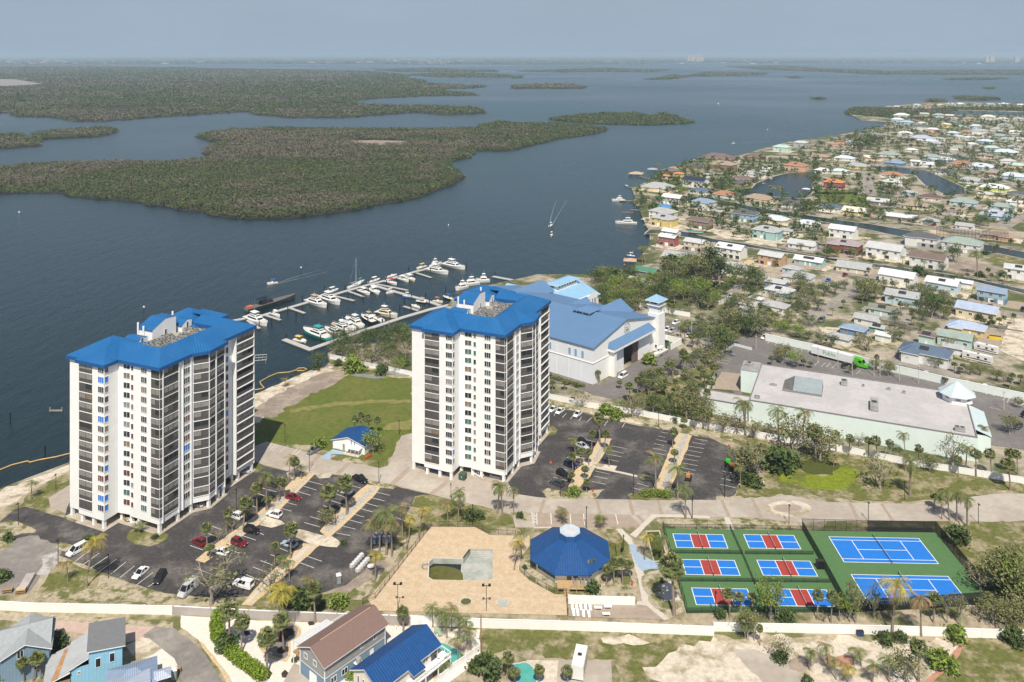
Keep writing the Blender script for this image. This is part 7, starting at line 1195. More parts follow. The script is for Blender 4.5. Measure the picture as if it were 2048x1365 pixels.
town('n', '''315,830,200,2,hor 210,725,160,1,hww 365,730,170,1,hsm 520,685,240,1,hgy 655,610,160,1,gWp 810,580,220,1,hGw 190,600,170,1,htn 410,615,200,1,hsw 420,560,90,1,hlw 870,655,200,1,hbB 1060,645,100,2,gww 1140,670,190,1,gsw 845,765,220,1,hcw 840,830,200,1,hlw 1000,925,140,1,hgT 1190,970,210,1,hmc 1340,740,210,1,hdw 1560,815,240,1,hgw 1780,880,270,1,hwv 1660,690,250,1,hsb 1480,665,210,1,hcp 1330,630,190,1,hsB 1210,600,170,1,hGb
1790,745,190,1,htn 1950,775,240,1,hsb 1990,680,170,1,hMy 1880,560,230,1,hst 1495,1010,270,1,hGb 1400,1090,260,1,htw 1850,1050,230,1,hGT 1790,1130,310,1,hvT 1070,1040,260,1,htc 720,1005,230,1,glk 530,1095,290,1,gWy 910,1140,320,1,fwk 280,1060,220,1,hkw 1190,1180,180,1,hgm 1510,1225,180,1,ggw 1990,940,200,1,hdg 1700,940,160,1,hly 1960,1010,150,1,hww
930,225,150,2,hww 890,265,120,2,hwb 980,290,130,2,hvb 1080,240,130,1,hrn 1140,215,90,2,gMy 1270,225,120,2,hgm 1370,230,80,2,gwr 1400,258,120,1,hgw 1440,235,80,1,hrn 1550,258,120,1,htp 1720,240,140,2,hWw 1855,260,120,1,hlw 2000,260,120,1,hgw 1340,310,95,2,hWy 1110,330,150,2,hdw 1215,355,120,2,hwp 1475,330,100,1,hMw 1610,325,120,2,hsb 1640,368,150,2,hgw 1870,320,140,1,hGw 1800,352,120,1,hgw 1960,378,120,1,hww
960,390,150,1,hww 1000,435,130,1,hgn 1110,432,220,1,hvw 1400,388,130,1,hsb 1530,375,110,1,htp 1560,430,120,1,hwb 1270,440,120,1,hgw 1830,412,140,1,hGt 1900,448,160,1,hgw 1700,462,150,1,hsT 1570,490,120,1,hww 1960,515,160,1,hgw 1430,520,120,1,hGw 1020,540,120,1,hww 1250,482,140,1,hgb 1190,462,150,1,hsw 680,408,140,1,hgw 370,485,130,1,hcp 280,482,110,1,htp 30,470,100,2,hgg 1120,300,100,1,hWw 1450,420,120,1,hlw 1720,405,110,1,hrw 2000,440,120,1,hlw 1750,520,140,1,hMb 1340,560,130,1,htw 1680,590,140,1,hgp 1900,640,150,1,hlw
820,152,80,1,htw 885,150,80,1,hlw 1070,138,80,2,hsb 1175,138,80,2,hcp 1280,132,60,2,hWc 1380,128,80,1,hww 1460,126,90,1,hww 1620,128,90,1,htw 1740,130,110,1,hgw 1860,126,100,1,hww 2010,134,80,1,hww 600,400,60,1,hlw 470,470,110,1,hgT 560,480,100,1,hwb''')
town('p', '1080,425,75,2,hMm 1155,408,60,2,hlg 970,462,95,1,hrn 825,468,160,1,hrn')
town('m', '1790,990,200,1,hgb 1740,640,150,1,ggw')
# second ring of houses to the right of the picture edge keeps the town going a step to the side
town('x', '2085,300,50,1,hgw 2090,345,55,1,hlw 2095,395,60,1,hww 2100,450,70,1,hgw 2110,520,80,1,hlw 2120,600,90,1,hww')
for ph, z, x, y in (("the orange roofed red house",'n',315,860),("the green roofed barn",'k',510,400),("the mauve roofed house",'l',360,220),("the terracotta roofed mansion",'m',1830,60),("the maroon roofed house",'n',1190,990),("the bright blue tarp roof",'m',610,430),("the lagoon's left bank",'m',1430,240),("the turquoise lawn house",'l',1545,600),
  ("the navy roofed white house",'m',890,200),("the slate roofed long house",'l',1010,1060),("the mint roofed tall house",'p',1080,430),("the lavender roofed yellow house",'l',1340,860),("the green truck cab",'j',1040,270),("the lime canal house",'n',1800,900),("the corrugated roofed white house",'l',690,260),("the brown two storey house",'m',940,580),("the yellow seawall house",'m',600,560),("the town's bright lawn point",'m',1300,260),("the sandy triangle yard",'n',630,800),("the far yellow tower house",'n',1340,330),("the white point villa",'n',930,240),("the orange roofed yellow house",'m',735,130),("the olive roofed mint house",'l',665,720),("the inner canal's right end",'n',1500,940),("the pale hip roofed bungalow",'k',1690,540)): mark(ph, *at(z, x, y))
# garden trees between the houses: those large enough to tell apart are things; the farther, smaller ones are one mass
def free(X, Y, r):
    return all((X-a)**2+(Y-b)**2 > (c*.8+r)**2 for a, b, c in TOWN) and not any(inside((X, Y), c) for c in CANALS)
def scatter(z, poly, n, kinds, hs, gap=5, tries=30, r=2):
    P = ats(z, poly); xs, ys = [p[0] for p in P], [p[1] for p in P]; done = 0; out = []
    for _ in range(n*tries):
        X, Y = random.uniform(min(xs), max(xs)), random.uniform(min(ys), max(ys))
        if not inside((X, Y), P) or not free(X, Y, r) or any((X-a)**2+(Y-b)**2 < gap*gap for a, b in TREES_AT): continue
        if kinds: plant(random.choice(kinds), X, Y, random.uniform(*hs))
        else: TREES_AT.append((X, Y))
        out.append((X, Y)); done += 1
        if done >= n: break
    return out
TOWN.append((66, 360, 8)); TOWN.append((75, 400, 20))
scatter('k', [(20,470),(130,410),(400,410),(560,490),(640,380),(900,300),(1100,420),(1240,520),(1190,610),(1100,700),(950,720),(700,660),(480,640),(200,620),(60,570)], 95, 'bbbboogulls', (5, 9.5), 4.5)
scatter('k', [(1180,640),(1500,560),(1750,420),(2040,520),(2040,760),(1800,900),(1300,800)], 30, 'bbosoc', (4, 8), 5)
scatter('l', [(0,520),(60,560),(120,700),(40,900),(0,950)], 8, 'bos', (4,7), 5)
scatter('x', [(1245,800),(1330,748),(1440,705),(1436,760),(1412,850),(1300,832)], 42, 'sssbbodg', (4, 8), 4); scatter('x', [(1330,640),(1460,640),(1500,680),(1420,720),(1370,690)], 16, 'bbos', (5, 8), 5); scatter('x', [(1190,560),(1260,555),(1300,600),(1290,640),(1230,640),(1195,600)], 22, 'bbbol', (5,8.5), 4.5); scatter('x', [(1400,850),(1700,900),(1940,950),(1930,960),(1690,915),(1400,864)], 26, 'sscog', (4,8), 4)
scatter('b', [(760,735),(1300,690),(1300,860),(1000,900),(730,850)], 40, 'bbbbodl', (4.5, 8), 3.4)
scatter('l', [(420,540),(700,540),(1100,600),(1250,680),(1150,820),(980,900),(800,860),(650,640)], 26, 'bbos', (4,7.5), 5); scatter('l', [(0,200),(500,240),(900,360),(1700,480),(1700,560),(1000,470),(500,360),(0,300)], 22, 'bcsou', (3.5,7), 5)
FARPTS = scatter('n', [(0,540),(300,470),(560,380),(780,330),(860,180),(1100,150),(2048,140),(2300,140),(2300,1270),(1000,1270),(0,1270)], 1700, None, None, 5.5, 8, 1) + scatter('m', [(320,300),(600,120),(950,0),(2048,0),(2048,780),(1300,760),(1100,640),(500,560),(420,470)], 420, None, None, 5.5, 8, 1)
L_ = LB(); b_ = MB()
for X, Y in FARPTS:
    rg = RNG; hgt = rg.uniform(3.5, 9.5); cw = hgt*rg.uniform(.36,.58); base = rg.choice(3); col = np.array(((.75,1.,.8),(1.25,1.2,1.0),(1.0,1.25,.7))[base])*rg.uniform(.62,1.0)
    n = 46 if Y < 900 else 30; d = rg.normal(size=(n,3)); d /= np.linalg.norm(d,axis=1)[:,None]; rr = rg.uniform(.35,1,n)[:,None]; P = np.array((X,Y,hgt*.62))+d*rr*np.array((cw,cw,hgt*.36)); L_.add(leaf_quads(P, .55+hgt*.05), col*np.clip(rg.normal(1,.15,(n,1)),.6,1.4))
    s = .16; b = np.array([[(X-s,Y,0),(X+s,Y,0),(X+s,Y,hgt*.5),(X-s,Y,hgt*.5)],[(X,Y-s,0),(X,Y+s,0),(X,Y+s,hgt*.5),(X,Y-s,hgt*.5)]]); L_.add(b, np.full((2,3),1.), 1)
o = bpy.data.objects.new('town_greenery', L_.mesh('town_greenery', [M_leaf, M_bark2])); COL.objects.link(o); o['kind'] = 'stuff'
# pool cage
def cage(z, x, y, w, d, h, rz, label):
    X, Y = at(z, x, y, h*.6); b = MB(); n = int(w/2.2)
    for k in range(n+1):
        xx = -w/2+w*k/n; b.tube([(xx,-d/2,0),(xx,-d/2,h*.75),(xx,-d/4,h),(xx,d/4,h),(xx,d/2,h*.75),(xx,d/2,0)], .07, M_frame, 4)
    for yy, zz in ((-d/2,h*.75),(-d/4,h),(d/4,h),(d/2,h*.75),(-d/2,h*.4),(d/2,h*.4)): b.tube([(-w/2,yy,zz),(w/2,yy,zz)], .06, M_frame, 4)
    q = [(-d/2,0),(-d/2,h*.75),(-d/4,h),(d/4,h),(d/2,h*.75),(d/2,0)]
    for k in range(5): b.face([(-w/2,q[k][0],q[k][1]),(w/2,q[k][0],q[k][1]),(w/2,q[k+1][0],q[k+1][1]),(-w/2,q[k+1][0],q[k+1][1])], veil('cage_screen',(.05,.052,.055),.13))
    o = b.obj('pool_cage'); o.location = (X,Y,0); o.rotation_euler = (0,0,rz); tag(o, label, 'screen cage', 'pool cages')
cage('l', 1380, 110, 44, 10, 6.5, R(-28), 'very long dark screen pool cage beside the tan roofed house'); cage('l', 800, 850, 11, 8, 4, R(-39), 'dark screen pool cage behind the green walled bungalow'); cage('n', 1380, 1115, 15, 8, 4, R(-39), 'dark screen pool cage on the front of a tan roofed bungalow'); cage('n', 1000, 450, 16, 10, 5, R(-39), 'distant dark pool cage beside a lavender roofed bungalow')
# ---------------------------------------------------------------- walls, fences, pool, court gear, poles, small things
M_pvc = mat('white_panel_fence', (.74,.73,.70), rough=.6, var=.04, scale=.3); M_greypvc = mat('grey_panel_fence', (.36,.33,.31), rough=.7, var=.06, scale=.4)
def wall_run(name, z, pts, h, mt, label, step=9.0, th=.16, cat='wall', capm=None):
    P = [np.array(at(z,*p)) for p in pts]; o0 = P[0]; R_ = empty(name, (*o0,0), 0, label, cat, 'boundary walls'); b = MB(); k = 0
    for i in range(len(P)-1):
        p, q = P[i]-o0, P[i+1]-o0; L_ = np.linalg.norm(q-p); d = (q-p)/L_; mm = Matrix(((d[0],-d[1],0,p[0]),(d[1],d[0],0,p[1]),(0,0,1,0),(0,0,0,1))); b.box((0,-th/2,0),(L_,th/2,h-.12), mt, mm, skip='b'); b.box((0,-th/2-.04,h-.12),(L_,th/2+.04,h), capm or M_white2, mm)
        for s in np.arange(0 if i == 0 else step, L_+.1, step):
            c = MB(); c.box((s-.14,-.15,0),(s+.14,.15,h+.10), capm or mt, mm, skip='b'); c.obj('post', R_)
    b.obj('panel', R_); return R_
wall_run('panel_wall','x',[(-120,1213),(60,1224),(345,1230)],2.1,M_pvc,'white panel wall along the left bottom edge behind the blue houses')
wall_run('panel_wall','x',[(346,1230),(520,1239),(700,1246),(822,1250)],2.1,M_greypvc,'grey middle stretch of the panel wall behind the white gravel garden')
wall_run('panel_wall','x',[(823,1250),(960,1256),(1200,1263),(1428,1272)],2.1,M_pvc,'white panel wall in front of the tan pool deck')
wall_run('panel_wall','x',[(1428,1263),(1600,1266),(1800,1270),(2048,1279),(2300,1290)],2.0,M_pvc,'white panel wall in front of the sports courts with palms on both sides')
wall_run('boundary_wall','x',[(1092,797),(1174,815),(1253,827),(1338,843),(1424,860),(1492,871),(1560,883),(1700,907),(1837,934),(2048,968),(2300,1010)],2.0,M_pvc,'long low white wall behind the east lots and below the mint store')
wall_run('boundary_wall','b',[(722,855),(830,878),(960,912),(1100,935),(1320,985)],2.0,M_pvc,'low white wall beyond the lawn among the trees left of the right tower')
wall_run('retaining_wall','x',[(1531,682),(1640,706),(1752,737),(1900,772),(2060,806),(2300,862)],3.2,mat('pale_mint_wall',(.66,.71,.68),rough=.8,var=.05),'tall two tone white and mint wall behind the delivery truck',10,.4)
wall_run('boundary_wall','E',[(1095,450),(1190,475)],2.2,M_pvc,'short white wall piece behind the slim square tower'); wall_run('boundary_wall','E',[(1365,520),(1480,545),(1640,570)],2.2,M_pvc,'white wall piece right of the slim square tower top')
wall_run('boundary_wall','E',[(800,370),(890,390)],2.2,M_pvc,'short white wall between the trees behind the marina sheds')
wall_run('kerb_wall','k',[(1095,1150),(1290,1035),(1440,1075)],1.2,M_mint,'low mint kerb wall round the pickup truck corner of the store lot')
wall_run('garden_wall','k',[(1150,665),(1220,635),(1480,690)],1.8,M_pvc,'white garden wall round a bright lawn left of the sandy street')
wall_run('picket_fence','f',[(1640,700),(1760,600),(1915,490)],1.6,M_pvc,'white picket fence right of the royal blue roofed house',2.4,.08,'fence'); wall_run('picket_fence','f',[(1500,320),(1560,290),(1625,285)],1.6,M_pvc,'short white fence behind the royal blue roofed house',2.4,.08,'fence'); wall_run('picket_fence','f',[(1860,440),(1915,490)],1.6,M_pvc,'white fence corner beside the timber utility pole',2.4,.08,'fence')
wall_run('screen_wall','g',[(1400,728),(1620,735),(1825,740)],2.0,M_pvc,'white screen wall behind the row of white loungers',6)
wall_run('kerb_wall','l',[(1215,800),(1500,860),(1790,905)],.8,M_dkshingle,'long low dark fence beside the sandy yard right of the town',6,.1,'fence',M_dkshingle)
M_rail = mat('dark_bronze_rail', (.035,.03,.027), rough=.6)
def rail_fence(name, z, pts, h, label, net=None, step=2.4, rails=(1.0,.08), group='dark fences', cat='fence', bars=False):
    P = [np.array(at(z,*p)) for p in pts]; o0 = P[0]; R_ = empty(name,(*o0,0),0,label,cat,group); b = MB(); m = MB(); pm = MB()
    pst = []
    for i in range(len(P)-1):
        p, q = P[i]-o0, P[i+1]-o0; L_ = np.linalg.norm(q-p); d = (q-p)/L_; mm = Matrix(((d[0],-d[1],0,p[0]),(d[1],d[0],0,p[1]),(0,0,1,0),(0,0,0,1)))
        for f in rails: b.box((0,-.03,h*f-.06),(L_,.03,h*f), M_rail, mm)
        if net: m.face([tuple(mm @ Vector(v)) for v in ((0,0,.05),(L_,0,.05),(L_,0,h-.07),(0,0,h-.07))], net)
        n = max(1,int(round(L_/step)))
        for k in range(0 if i == 0 else 1, n+1): pst.append((p+d*L_*k/n))
        if bars:
            for s in np.arange(.3,L_,.3): b.box((s-.012,-.012,.1),(s+.012,.012,h-.06), M_rail, mm, skip='tb')
    b.obj('rail',R_)
    if net: m.obj('mesh_panel',R_)
    pms = MB(); pms.box((-.045,-.045,0),(.045,.045,h+.05),M_rail,skip='b'); me = pms.mesh('post')
    for s in pst[:95]: place('post',me,R_,(s[0],s[1],0),0)
    return R_
rail_fence('railing','g',[(520,236),(160,700),(80,735)],1.5,'dark railing along the left side of the tan pool deck',bars=True); rail_fence('railing','g',[(520,236),(800,238),(895,290),(1060,294)],1.5,'dark railing along the back of the tan pool deck',bars=True); rail_fence('railing','g',[(1085,520),(1150,582),(1310,670),(1385,672)],1.5,'dark railing between the tan deck and the octagonal clubhouse',bars=True); rail_fence('railing','g',[(1385,672),(1392,806)],1.5,'short dark railing at the right end of the tan deck',bars=True); rail_fence('railing','g',[(1640,360),(1700,380),(1705,430)],1.3,'dark railing right of the octagonal clubhouse',bars=True)
N1 = veil('chain_link', (.02,.022,.02), .34); N2 = veil('windscreen_mesh', (.012,.013,.013), .86); N3 = veil('green_windscreen', (.02,.045,.025), .62)
for pts, net, h, lb in (([(122,262),(480,264),(866,272)],N1,1.3,'low black chain link fence behind the pickleball courts'),([(866,270),(1100,276),(1215,279)],N1,3.2,'tall black chain link fence behind the tennis court, left stretch'),([(1215,279),(1578,284)],N2,3.2,'tall dark windscreen fence behind the tennis court, right stretch'),([(1578,284),(1890,662)],N2,3.2,'tall dark windscreen fence along the right side of the tennis courts'),([(868,272),(970,452),(1108,708)],N2,2.6,'dark windscreen fence between the pickleball and the tennis courts'),
    ([(122,262),(250,712)],N1,2.4,'black chain link fence on the left side of the pickleball courts'),([(482,268),(560,440),(665,690)],N3,1.3,'low dark fence running down between the pickleball columns'),([(155,395),(545,400)],N3,1.1,'low fence under the top left pickleball court'),([(562,400),(925,402)],N3,1.1,'low fence under the top middle pickleball court'),([(200,545),(600,548),(1015,552)],N3,1.1,'low fence under the middle row of pickleball courts'),([(250,712),(650,708),(1108,708)],N3,1.3,'low dark green fence in front of the pickleball courts'),([(1108,708),(1500,690),(1890,662)],N2,3.0,'dark windscreen fence in front of the lower tennis court')): rail_fence('court_fence','h',pts,h,lb,net,3.2,(1.0,.06))
# court nets
for i, ((c, u, v), Ly, kd) in enumerate(COURTS):
    nm = ['top left','top middle','middle left','centre','bottom left','bottom middle'][i]+' pickleball court' if kd == 'p' else ['upper','lower'][i-6]+' tennis court'
    b = MB(); w = Ly/2+.5; h = .92 if kd == 'p' else 1.0; R_ = empty('court_net',(c[0],c[1],0),ROT,'dark net across the '+nm,'net','court nets'); b.face([(0,-w,.05),(0,w,.05),(0,w,h),(0,-w,h)],veil('net_cord',(.02,.02,.02),.55)); b.box((-.02,-w,h-.06),(.02,w,h),M_whiteline); b.obj('net',R_)
    for s in (-w,w): q = MB(); q.cyl((0,s),.06,0,h+.05,M_blackmetal,8); q.obj('post',R_)
b = MB(); b.box((-.9,-.5,0),(.9,.5,2.0),M_blackmetal); b.box((-1.0,-.6,2.0),(1.0,.6,2.1),M_rail); X,Y = at('h',960,475); o = b.obj('storage_box'); o.location = (X,Y,0.1); tag(o,'black storage box at the fence between pickleball and tennis courts','storage box')
# swimming pool
hz = HOLE; Pl = empty('swimming_pool',(0,0,0),0,'drained angular swimming pool with green water left in the deep end','swimming pool'); b = MB(); M_plaster = mat('pool_plaster',(.40,.40,.37),rough=.85,var=.12,scale=.6,col2=(.31,.33,.29),scale2=.25)
q = hz if sum(hz[i][0]*hz[(i+1)%len(hz)][1]-hz[(i+1)%len(hz)][0]*hz[i][1] for i in range(len(hz))) > 0 else hz[::-1]
for i in range(len(q)):
    a, c = q[i], q[(i+1)%len(q)]; b.face([(c[0],c[1],-2.0),(a[0],a[1],-2.0),(a[0],a[1],.04),(c[0],c[1],.04)],M_plaster)
dp = ats('g',[(505,560),(508,460),(535,440),(700,445),(690,580),(530,577)]); sh = ats('g',[(725,445),(770,383),(915,383),(912,570),(880,583),(690,580),(700,445)])
def cz(X,Y): u = (X-dp[1][0])/(sh[2][0]-dp[1][0]); return -1.7+max(0,min(1,(u-.25)*1.5))*1.05
f_ = MB(); xs = np.linspace(min(p[0] for p in q)-.3,max(p[0] for p in q)+.3,24); ys = [min(p[1] for p in q)-.3,max(p[1] for p in q)+.3]
for i in range(23): b.face([(xs[i],ys[0],cz(xs[i],0)),(xs[i+1],ys[0],cz(xs[i+1],0)),(xs[i+1],ys[1],cz(xs[i+1],0)),(xs[i],ys[1],cz(xs[i],0))],M_plaster)
b.obj('basin',Pl); sw = MB(); s_ = [np.array(p) for p in ats('g',[(772,386),(913,386)])]; d_ = (s_[1]-s_[0]); n_ = np.array((d_[1],-d_[0]))/np.linalg.norm(d_)
for k in range(3): a,c = s_[0]+n_*(.1+.55*k),s_[1]+n_*(.1+.55*k); e = s_[1]+n_*(.65+.55*k); g = s_[0]+n_*(.65+.55*k); sw.prism([tuple(p) for p in (g,e,c,a)][::1],-1.0,-.15-.2*k,M_plaster)
sw.obj('steps',Pl); wt = MB(); wp = ats('g',[(512,560),(514,500),(545,489),(600,487),(660,497),(705,515),(722,540),(724,577),(535,576)],-1.15); wt.fill(wp,-1.15,mat('stagnant_water',(.085,.085,.012),rough=.25,var=.25,scale=.8,spec=.5)); wt.obj('stagnant_water',Pl)
cp = MB()
for i in range(len(q)):
    a, c = np.array(q[i]), np.array(q[(i+1)%len(q)]); d = (c-a)/np.linalg.norm(c-a); n = np.array((d[1],-d[0]))*.35; cp.prism([tuple(a+n),tuple(c+n),tuple(c),tuple(a)],.03,.09+.002*i,M_palecon)
cp.obj('coping',Pl); X,Y = at('g',483,505); hr = MB(); hr.tube([(X+.9*math.cos(t),Y+.9*math.sin(t),.9) for t in np.linspace(.8,5.2,12)],.12,M_steel,6); hr.tube([(X+.6,Y+.7,0),(X+.6,Y+.7,.9)],.06,M_steel,5); hr.tube([(X+.5,Y-.8,0),(X+.5,Y-.8,.9)],.06,M_steel,5); hr.obj('ring_rail',Pl)
for x,y,lb in ((742,722,'left'),(978,728,'right')):
    X,Y = at('g',x,y); b = MB(); v8_ = [(1.55*math.cos(R(22.5+45*k)),1.55*math.sin(R(22.5+45*k))) for k in range(8)]; i8 = [(p[0]*.84,p[1]*.84) for p in v8_]
    for k in range(8): j = (k+1)%8; b.face([(*v8_[k],.03),(*v8_[j],.03),(*v8_[j],.2),(*v8_[k],.2)],M_plaster); b.face([(*v8_[k],.2),(*v8_[j],.2),(*i8[j],.2),(*i8[k],.2)],M_palecon); b.face([(*i8[k],.2),(*i8[j],.2),(*i8[j],.06),(*i8[k],.06)],M_plaster)
    b.fill(i8,.07,MATS['stagnant_water'] if lb == 'left' else M_plaster); o = b.obj('spa_tub'); o.location = (X,Y,.1); tag(o,'octagonal spa tub in the tan deck, %s one of the two'%lb,'spa','spa tubs')
def kidney(z, x, y, rx, ry, rz, label):
    X,Y = at(z,x,y); b = MB(); pts = []
    for k in range(24): t = 2*math.pi*k/24; r = 1-.28*math.exp(-((t-1.5)/.6)**2); pts.append((rx*r*math.cos(t),ry*r*math.sin(t)))
    b.fill([(p[0]*1.12,p[1]*1.12) for p in pts],.14,M_palecon); b.prism([(p[0]*1.12,p[1]*1.12) for p in pts],0,.14,M_palecon,top=False); Pk = b.obj('garden_pool'); Pk.location = (X,Y,.02); Pk.rotation_euler = (0,0,rz); w = MB(); w.fill(pts,.15,mat('turquoise_water',(.09,.36,.31),rough=.12,var=.15,scale=.4,spec=.5)); w.obj('water',Pk); tag(Pk,label,'swimming pool','garden pools')
kidney('f',1680,500,3.7,2.6,R(-30),'turquoise garden pool right of the royal blue roofed house'); kidney('g',1115,1180,2.3,4.0,R(20),'turquoise garden pool at the bottom edge left of the motorhome')
for z,x,y,h,lb in (('f',1350,205,6,'left'),('f',1955,215,6,'right')):
    b = MB(); b.cyl((0,0),.07,0,h,M_rail,6); b.box((-.9,-.06,h-.1),(.9,.06,h),M_rail)
    for s in (-.75,.75): b.box((s-.28,-.35,h),(s+.28,.2,h+.35),M_blackmetal)
    o = b.obj('twin_floodlight'); X,Y = at(z,x,y); o.location = (X,Y,0); tag(o,'dark twin floodlight pole in front of the tan deck, the %s one'%lb,'floodlight','floodlight poles')
def pole(z, x, y, h, kind='lamp'):
    X,Y = at(z,x,y); b = MB(); r = empty('lamp_post' if kind == 'lamp' else 'utility_pole',(X,Y,0)); 
    if kind == 'lamp': b.cyl((0,0),.08,0,h,M_blackmetal,6); b.obj('pole',r); l_ = MB(); l_.box((-.15,-.8,h),(.15,.1,h+.14),M_blackmetal); l_.obj('lamp_head',r); later(r,'slim black lamp post','lamp post','black lamp posts',X,Y)
    elif kind == 'pale': b.cyl((0,0),.11,0,h,M_palecon,6); b.obj('pole',r); l_ = MB(); l_.box((-.25,-.6,h),(.25,.3,h+.18),M_palecon); l_.obj('lamp_head',r); r.name = 'lamp_post'; later(r,'pale concrete lamp post','lamp post','pale lamp posts',X,Y)
    else: b.cyl((0,0),.15,0,h,M_wood,6); b.obj('pole',r); l_ = MB(); l_.box((-.9,-.06,h-.6),(.9,.06,h-.45),M_wood); l_.obj('cross_arm',r); later(r,'timber utility pole','utility pole','utility poles',X,Y)
for z,x,y,h in [('e',905,318,6.5),('e',720,95,6),('e',1432,405,6.5),('e',1103,715,5.5),('e',1645,915,5.5),('e',352,610,6),('d',130,250,6),('d',412,520,6),('d',768,630,6),('a',283,1060,4.5),('c',48,920,5),('c',320,1285,6),('i',797,910,6.5),('i',1575,920,6.5),('i',1300,1100,6.5),('i',175,915,4),('i',1012,325,6),('h',278,210,5.5),('h',795,240,5.5),('h',1218,225,5.5),('h',1805,235,5.5),('h',1412,110,5.5),('g',1513,250,6),('g',1750,390,4),('h',402,735,6),('h',452,95,5.5),('g',785,235,6)]: pole(z,x,y,h)
for z,x,y,h in [('j',785,275,7),('j',907,300,7),('j',1128,350,7),('j',995,345,6),('j',1285,380,7),('j',1402,395,7),('j',1925,560,7),('j',405,185,6),('j',620,220,4),('k',905,990,8),('k',795,960,7),('j',1165,350,7)]: pole(z,x,y,h,'pale')
for z,x,y,h in [('f',1918,560,10),('l',205,310,11),('l',1425,490,12),('l',990,790,11),('m',945,880,10),('n',1150,1000,10),('n',1995,1130,12),('k',1075,460,13),('m',1655,950,10),('n',1165,540,9)]: pole(z,x,y,h,'utility')
# hedges: one clipped bank of leaves each
def hedge(z, pts, w, h, leaf, label):
    P = [np.array(at(z,*p)) for p in pts]; L_ = LB(); b = MB()
    for i in range(len(P)-1):
        n = max(20,int(np.linalg.norm(P[i+1]-P[i])*w*h*46)); t = RNG.uniform(0,1,n)[:,None]; xy = P[i]+(P[i+1]-P[i])*t; d = RNG.normal(size=(n,3)); d /= np.linalg.norm(d,axis=1)[:,None]; r = RNG.uniform(.6,1.05,n)[:,None]
        Q = np.concatenate([xy,np.full((n,1),h*.5)],1)+d*r*np.array((w/2,w/2,h/2)); L_.add(leaf_quads(Q,.22),np.clip(RNG.normal(1,.18,n),.6,1.4)); b.tube([(*P[i],.2),(*P[i+1],.2)],.12,M_bark2,4)
    R_ = empty('hedge',(0,0,0),0,label,'hedge','hedges'); o = bpy.data.objects.new('foliage',L_.mesh('foliage',[leaf])); COL.objects.link(o); o.parent = R_; b.obj('stem',R_)
M_hedge = leafmat('hedge_bright',(.15,.22,.02))
hedge('f',[(140,250),(110,330),(120,420),(150,455)],3.2,2.8,M_hedge,'bright green hedge at the upper left of the white gravel garden'); hedge('f',[(200,510),(270,570),(360,630),(430,690)],3.2,2.4,M_hedge,'bright green hedge running down the street side of the white gravel garden'); hedge('i',[(880,905),(990,905),(1105,912)],3.4,1.8,M_leafl,'clipped green hedge at the bottom of the east lots beside the driveway'); hedge('f',[(1010,690),(1060,670)],2,1.6,M_hedge,'small bright hedge between the brown and blue roofed houses'); hedge('E',[(90,1230),(200,1262),(330,1300),(480,1340)],2.2,1.5,M_leafo,'low hedge along the foot of the pale boat shed'); hedge('n',[(150,950),(300,955),(500,950)],3,2,M_leaf,'dark hedge below the red house with orange roof'); hedge('i',[(1500,330),(1700,372)],2,1.2,M_leafo,'scrubby hedge along the low wall left of the mint store')
# furniture and site clutter
def thing(z, x, y, build, name, label, cat, group=None, rz=0, zz=.05):
    b = MB(); build(b); o = b.obj(name); X,Y = at(z,x,y); o.location = (X,Y,zz); o.rotation_euler = (0,0,rz); tag(o,label,cat,group); return o
def lounger(b):
    b.box((-.3,-.9,.28),(.3,.35,.36),M_wframe); b.face([(-.3,.35,.36),(.3,.35,.36),(.3,.85,.85),(-.3,.85,.85)],M_wframe); b.face([(-.3,.35,.30),(-.3,.85,.80),(.3,.85,.80),(.3,.35,.30)],M_wframe)
    for x in (-.27,.21):
        for y in (-.85,.25): b.box((x,y,0),(x+.06,y+.06,.28),M_wframe,skip='tb')
for k,(x,y) in enumerate(((1423,762),(1450,763),(1478,764),(1508,764),(1537,765),(1432,800),(1458,802),(1495,808),(1530,810))): thing('g',x,y,lounger,'sun_lounger','white sun lounger, number %s from left in the %s terrace row'%(('one','two','three','four','five')[k if k < 5 else k-5],'back' if k < 5 else 'front'),'sun lounger','white sun loungers',0)
def table(b):
    b.box((-.9,-.45,.68),(.9,.45,.74),M_wframe)
    for x in (-.8,.72):
        for y in (-.38,.3): b.box((x,y,0),(x+.08,y+.08,.68),M_wframe,skip='tb')
for x,y,lb in ((1588,772,'left'),(1650,765,'right'),(1640,812,'front')): thing('g',x,y,table,'patio_table','white patio table on the lounger terrace, the %s one'%lb,'table','patio tables')
def loo(b):
    b.box((-.58,-.58,.08),(.58,.58,2.1),mat('toilet_grey',(.17,.19,.19),rough=.6,var=.06)); b.box((-.45,-.6,.2),(.45,-.58,1.95),mat('toilet_door',(.24,.26,.26),rough=.6)); b.face([(-.62,-.62,2.1),(.62,-.62,2.1),(.4,-.3,2.4),(-.4,-.3,2.4)],M_wframe); b.face([(.62,.62,2.1),(-.62,.62,2.1),(-.4,.3,2.4),(.4,.3,2.4)],M_wframe); b.face([(.62,-.62,2.1),(.62,.62,2.1),(.4,.3,2.4),(.4,-.3,2.4)],M_wframe); b.face([(-.62,.62,2.1),(-.62,-.62,2.1),(-.4,-.3,2.4),(-.4,.3,2.4)],M_wframe); b.face([(-.4,-.3,2.4),(.4,-.3,2.4),(.4,.3,2.4),(-.4,.3,2.4)],M_wframe); b.box((-.6,-.6,0),(.6,.6,.08),M_chas)
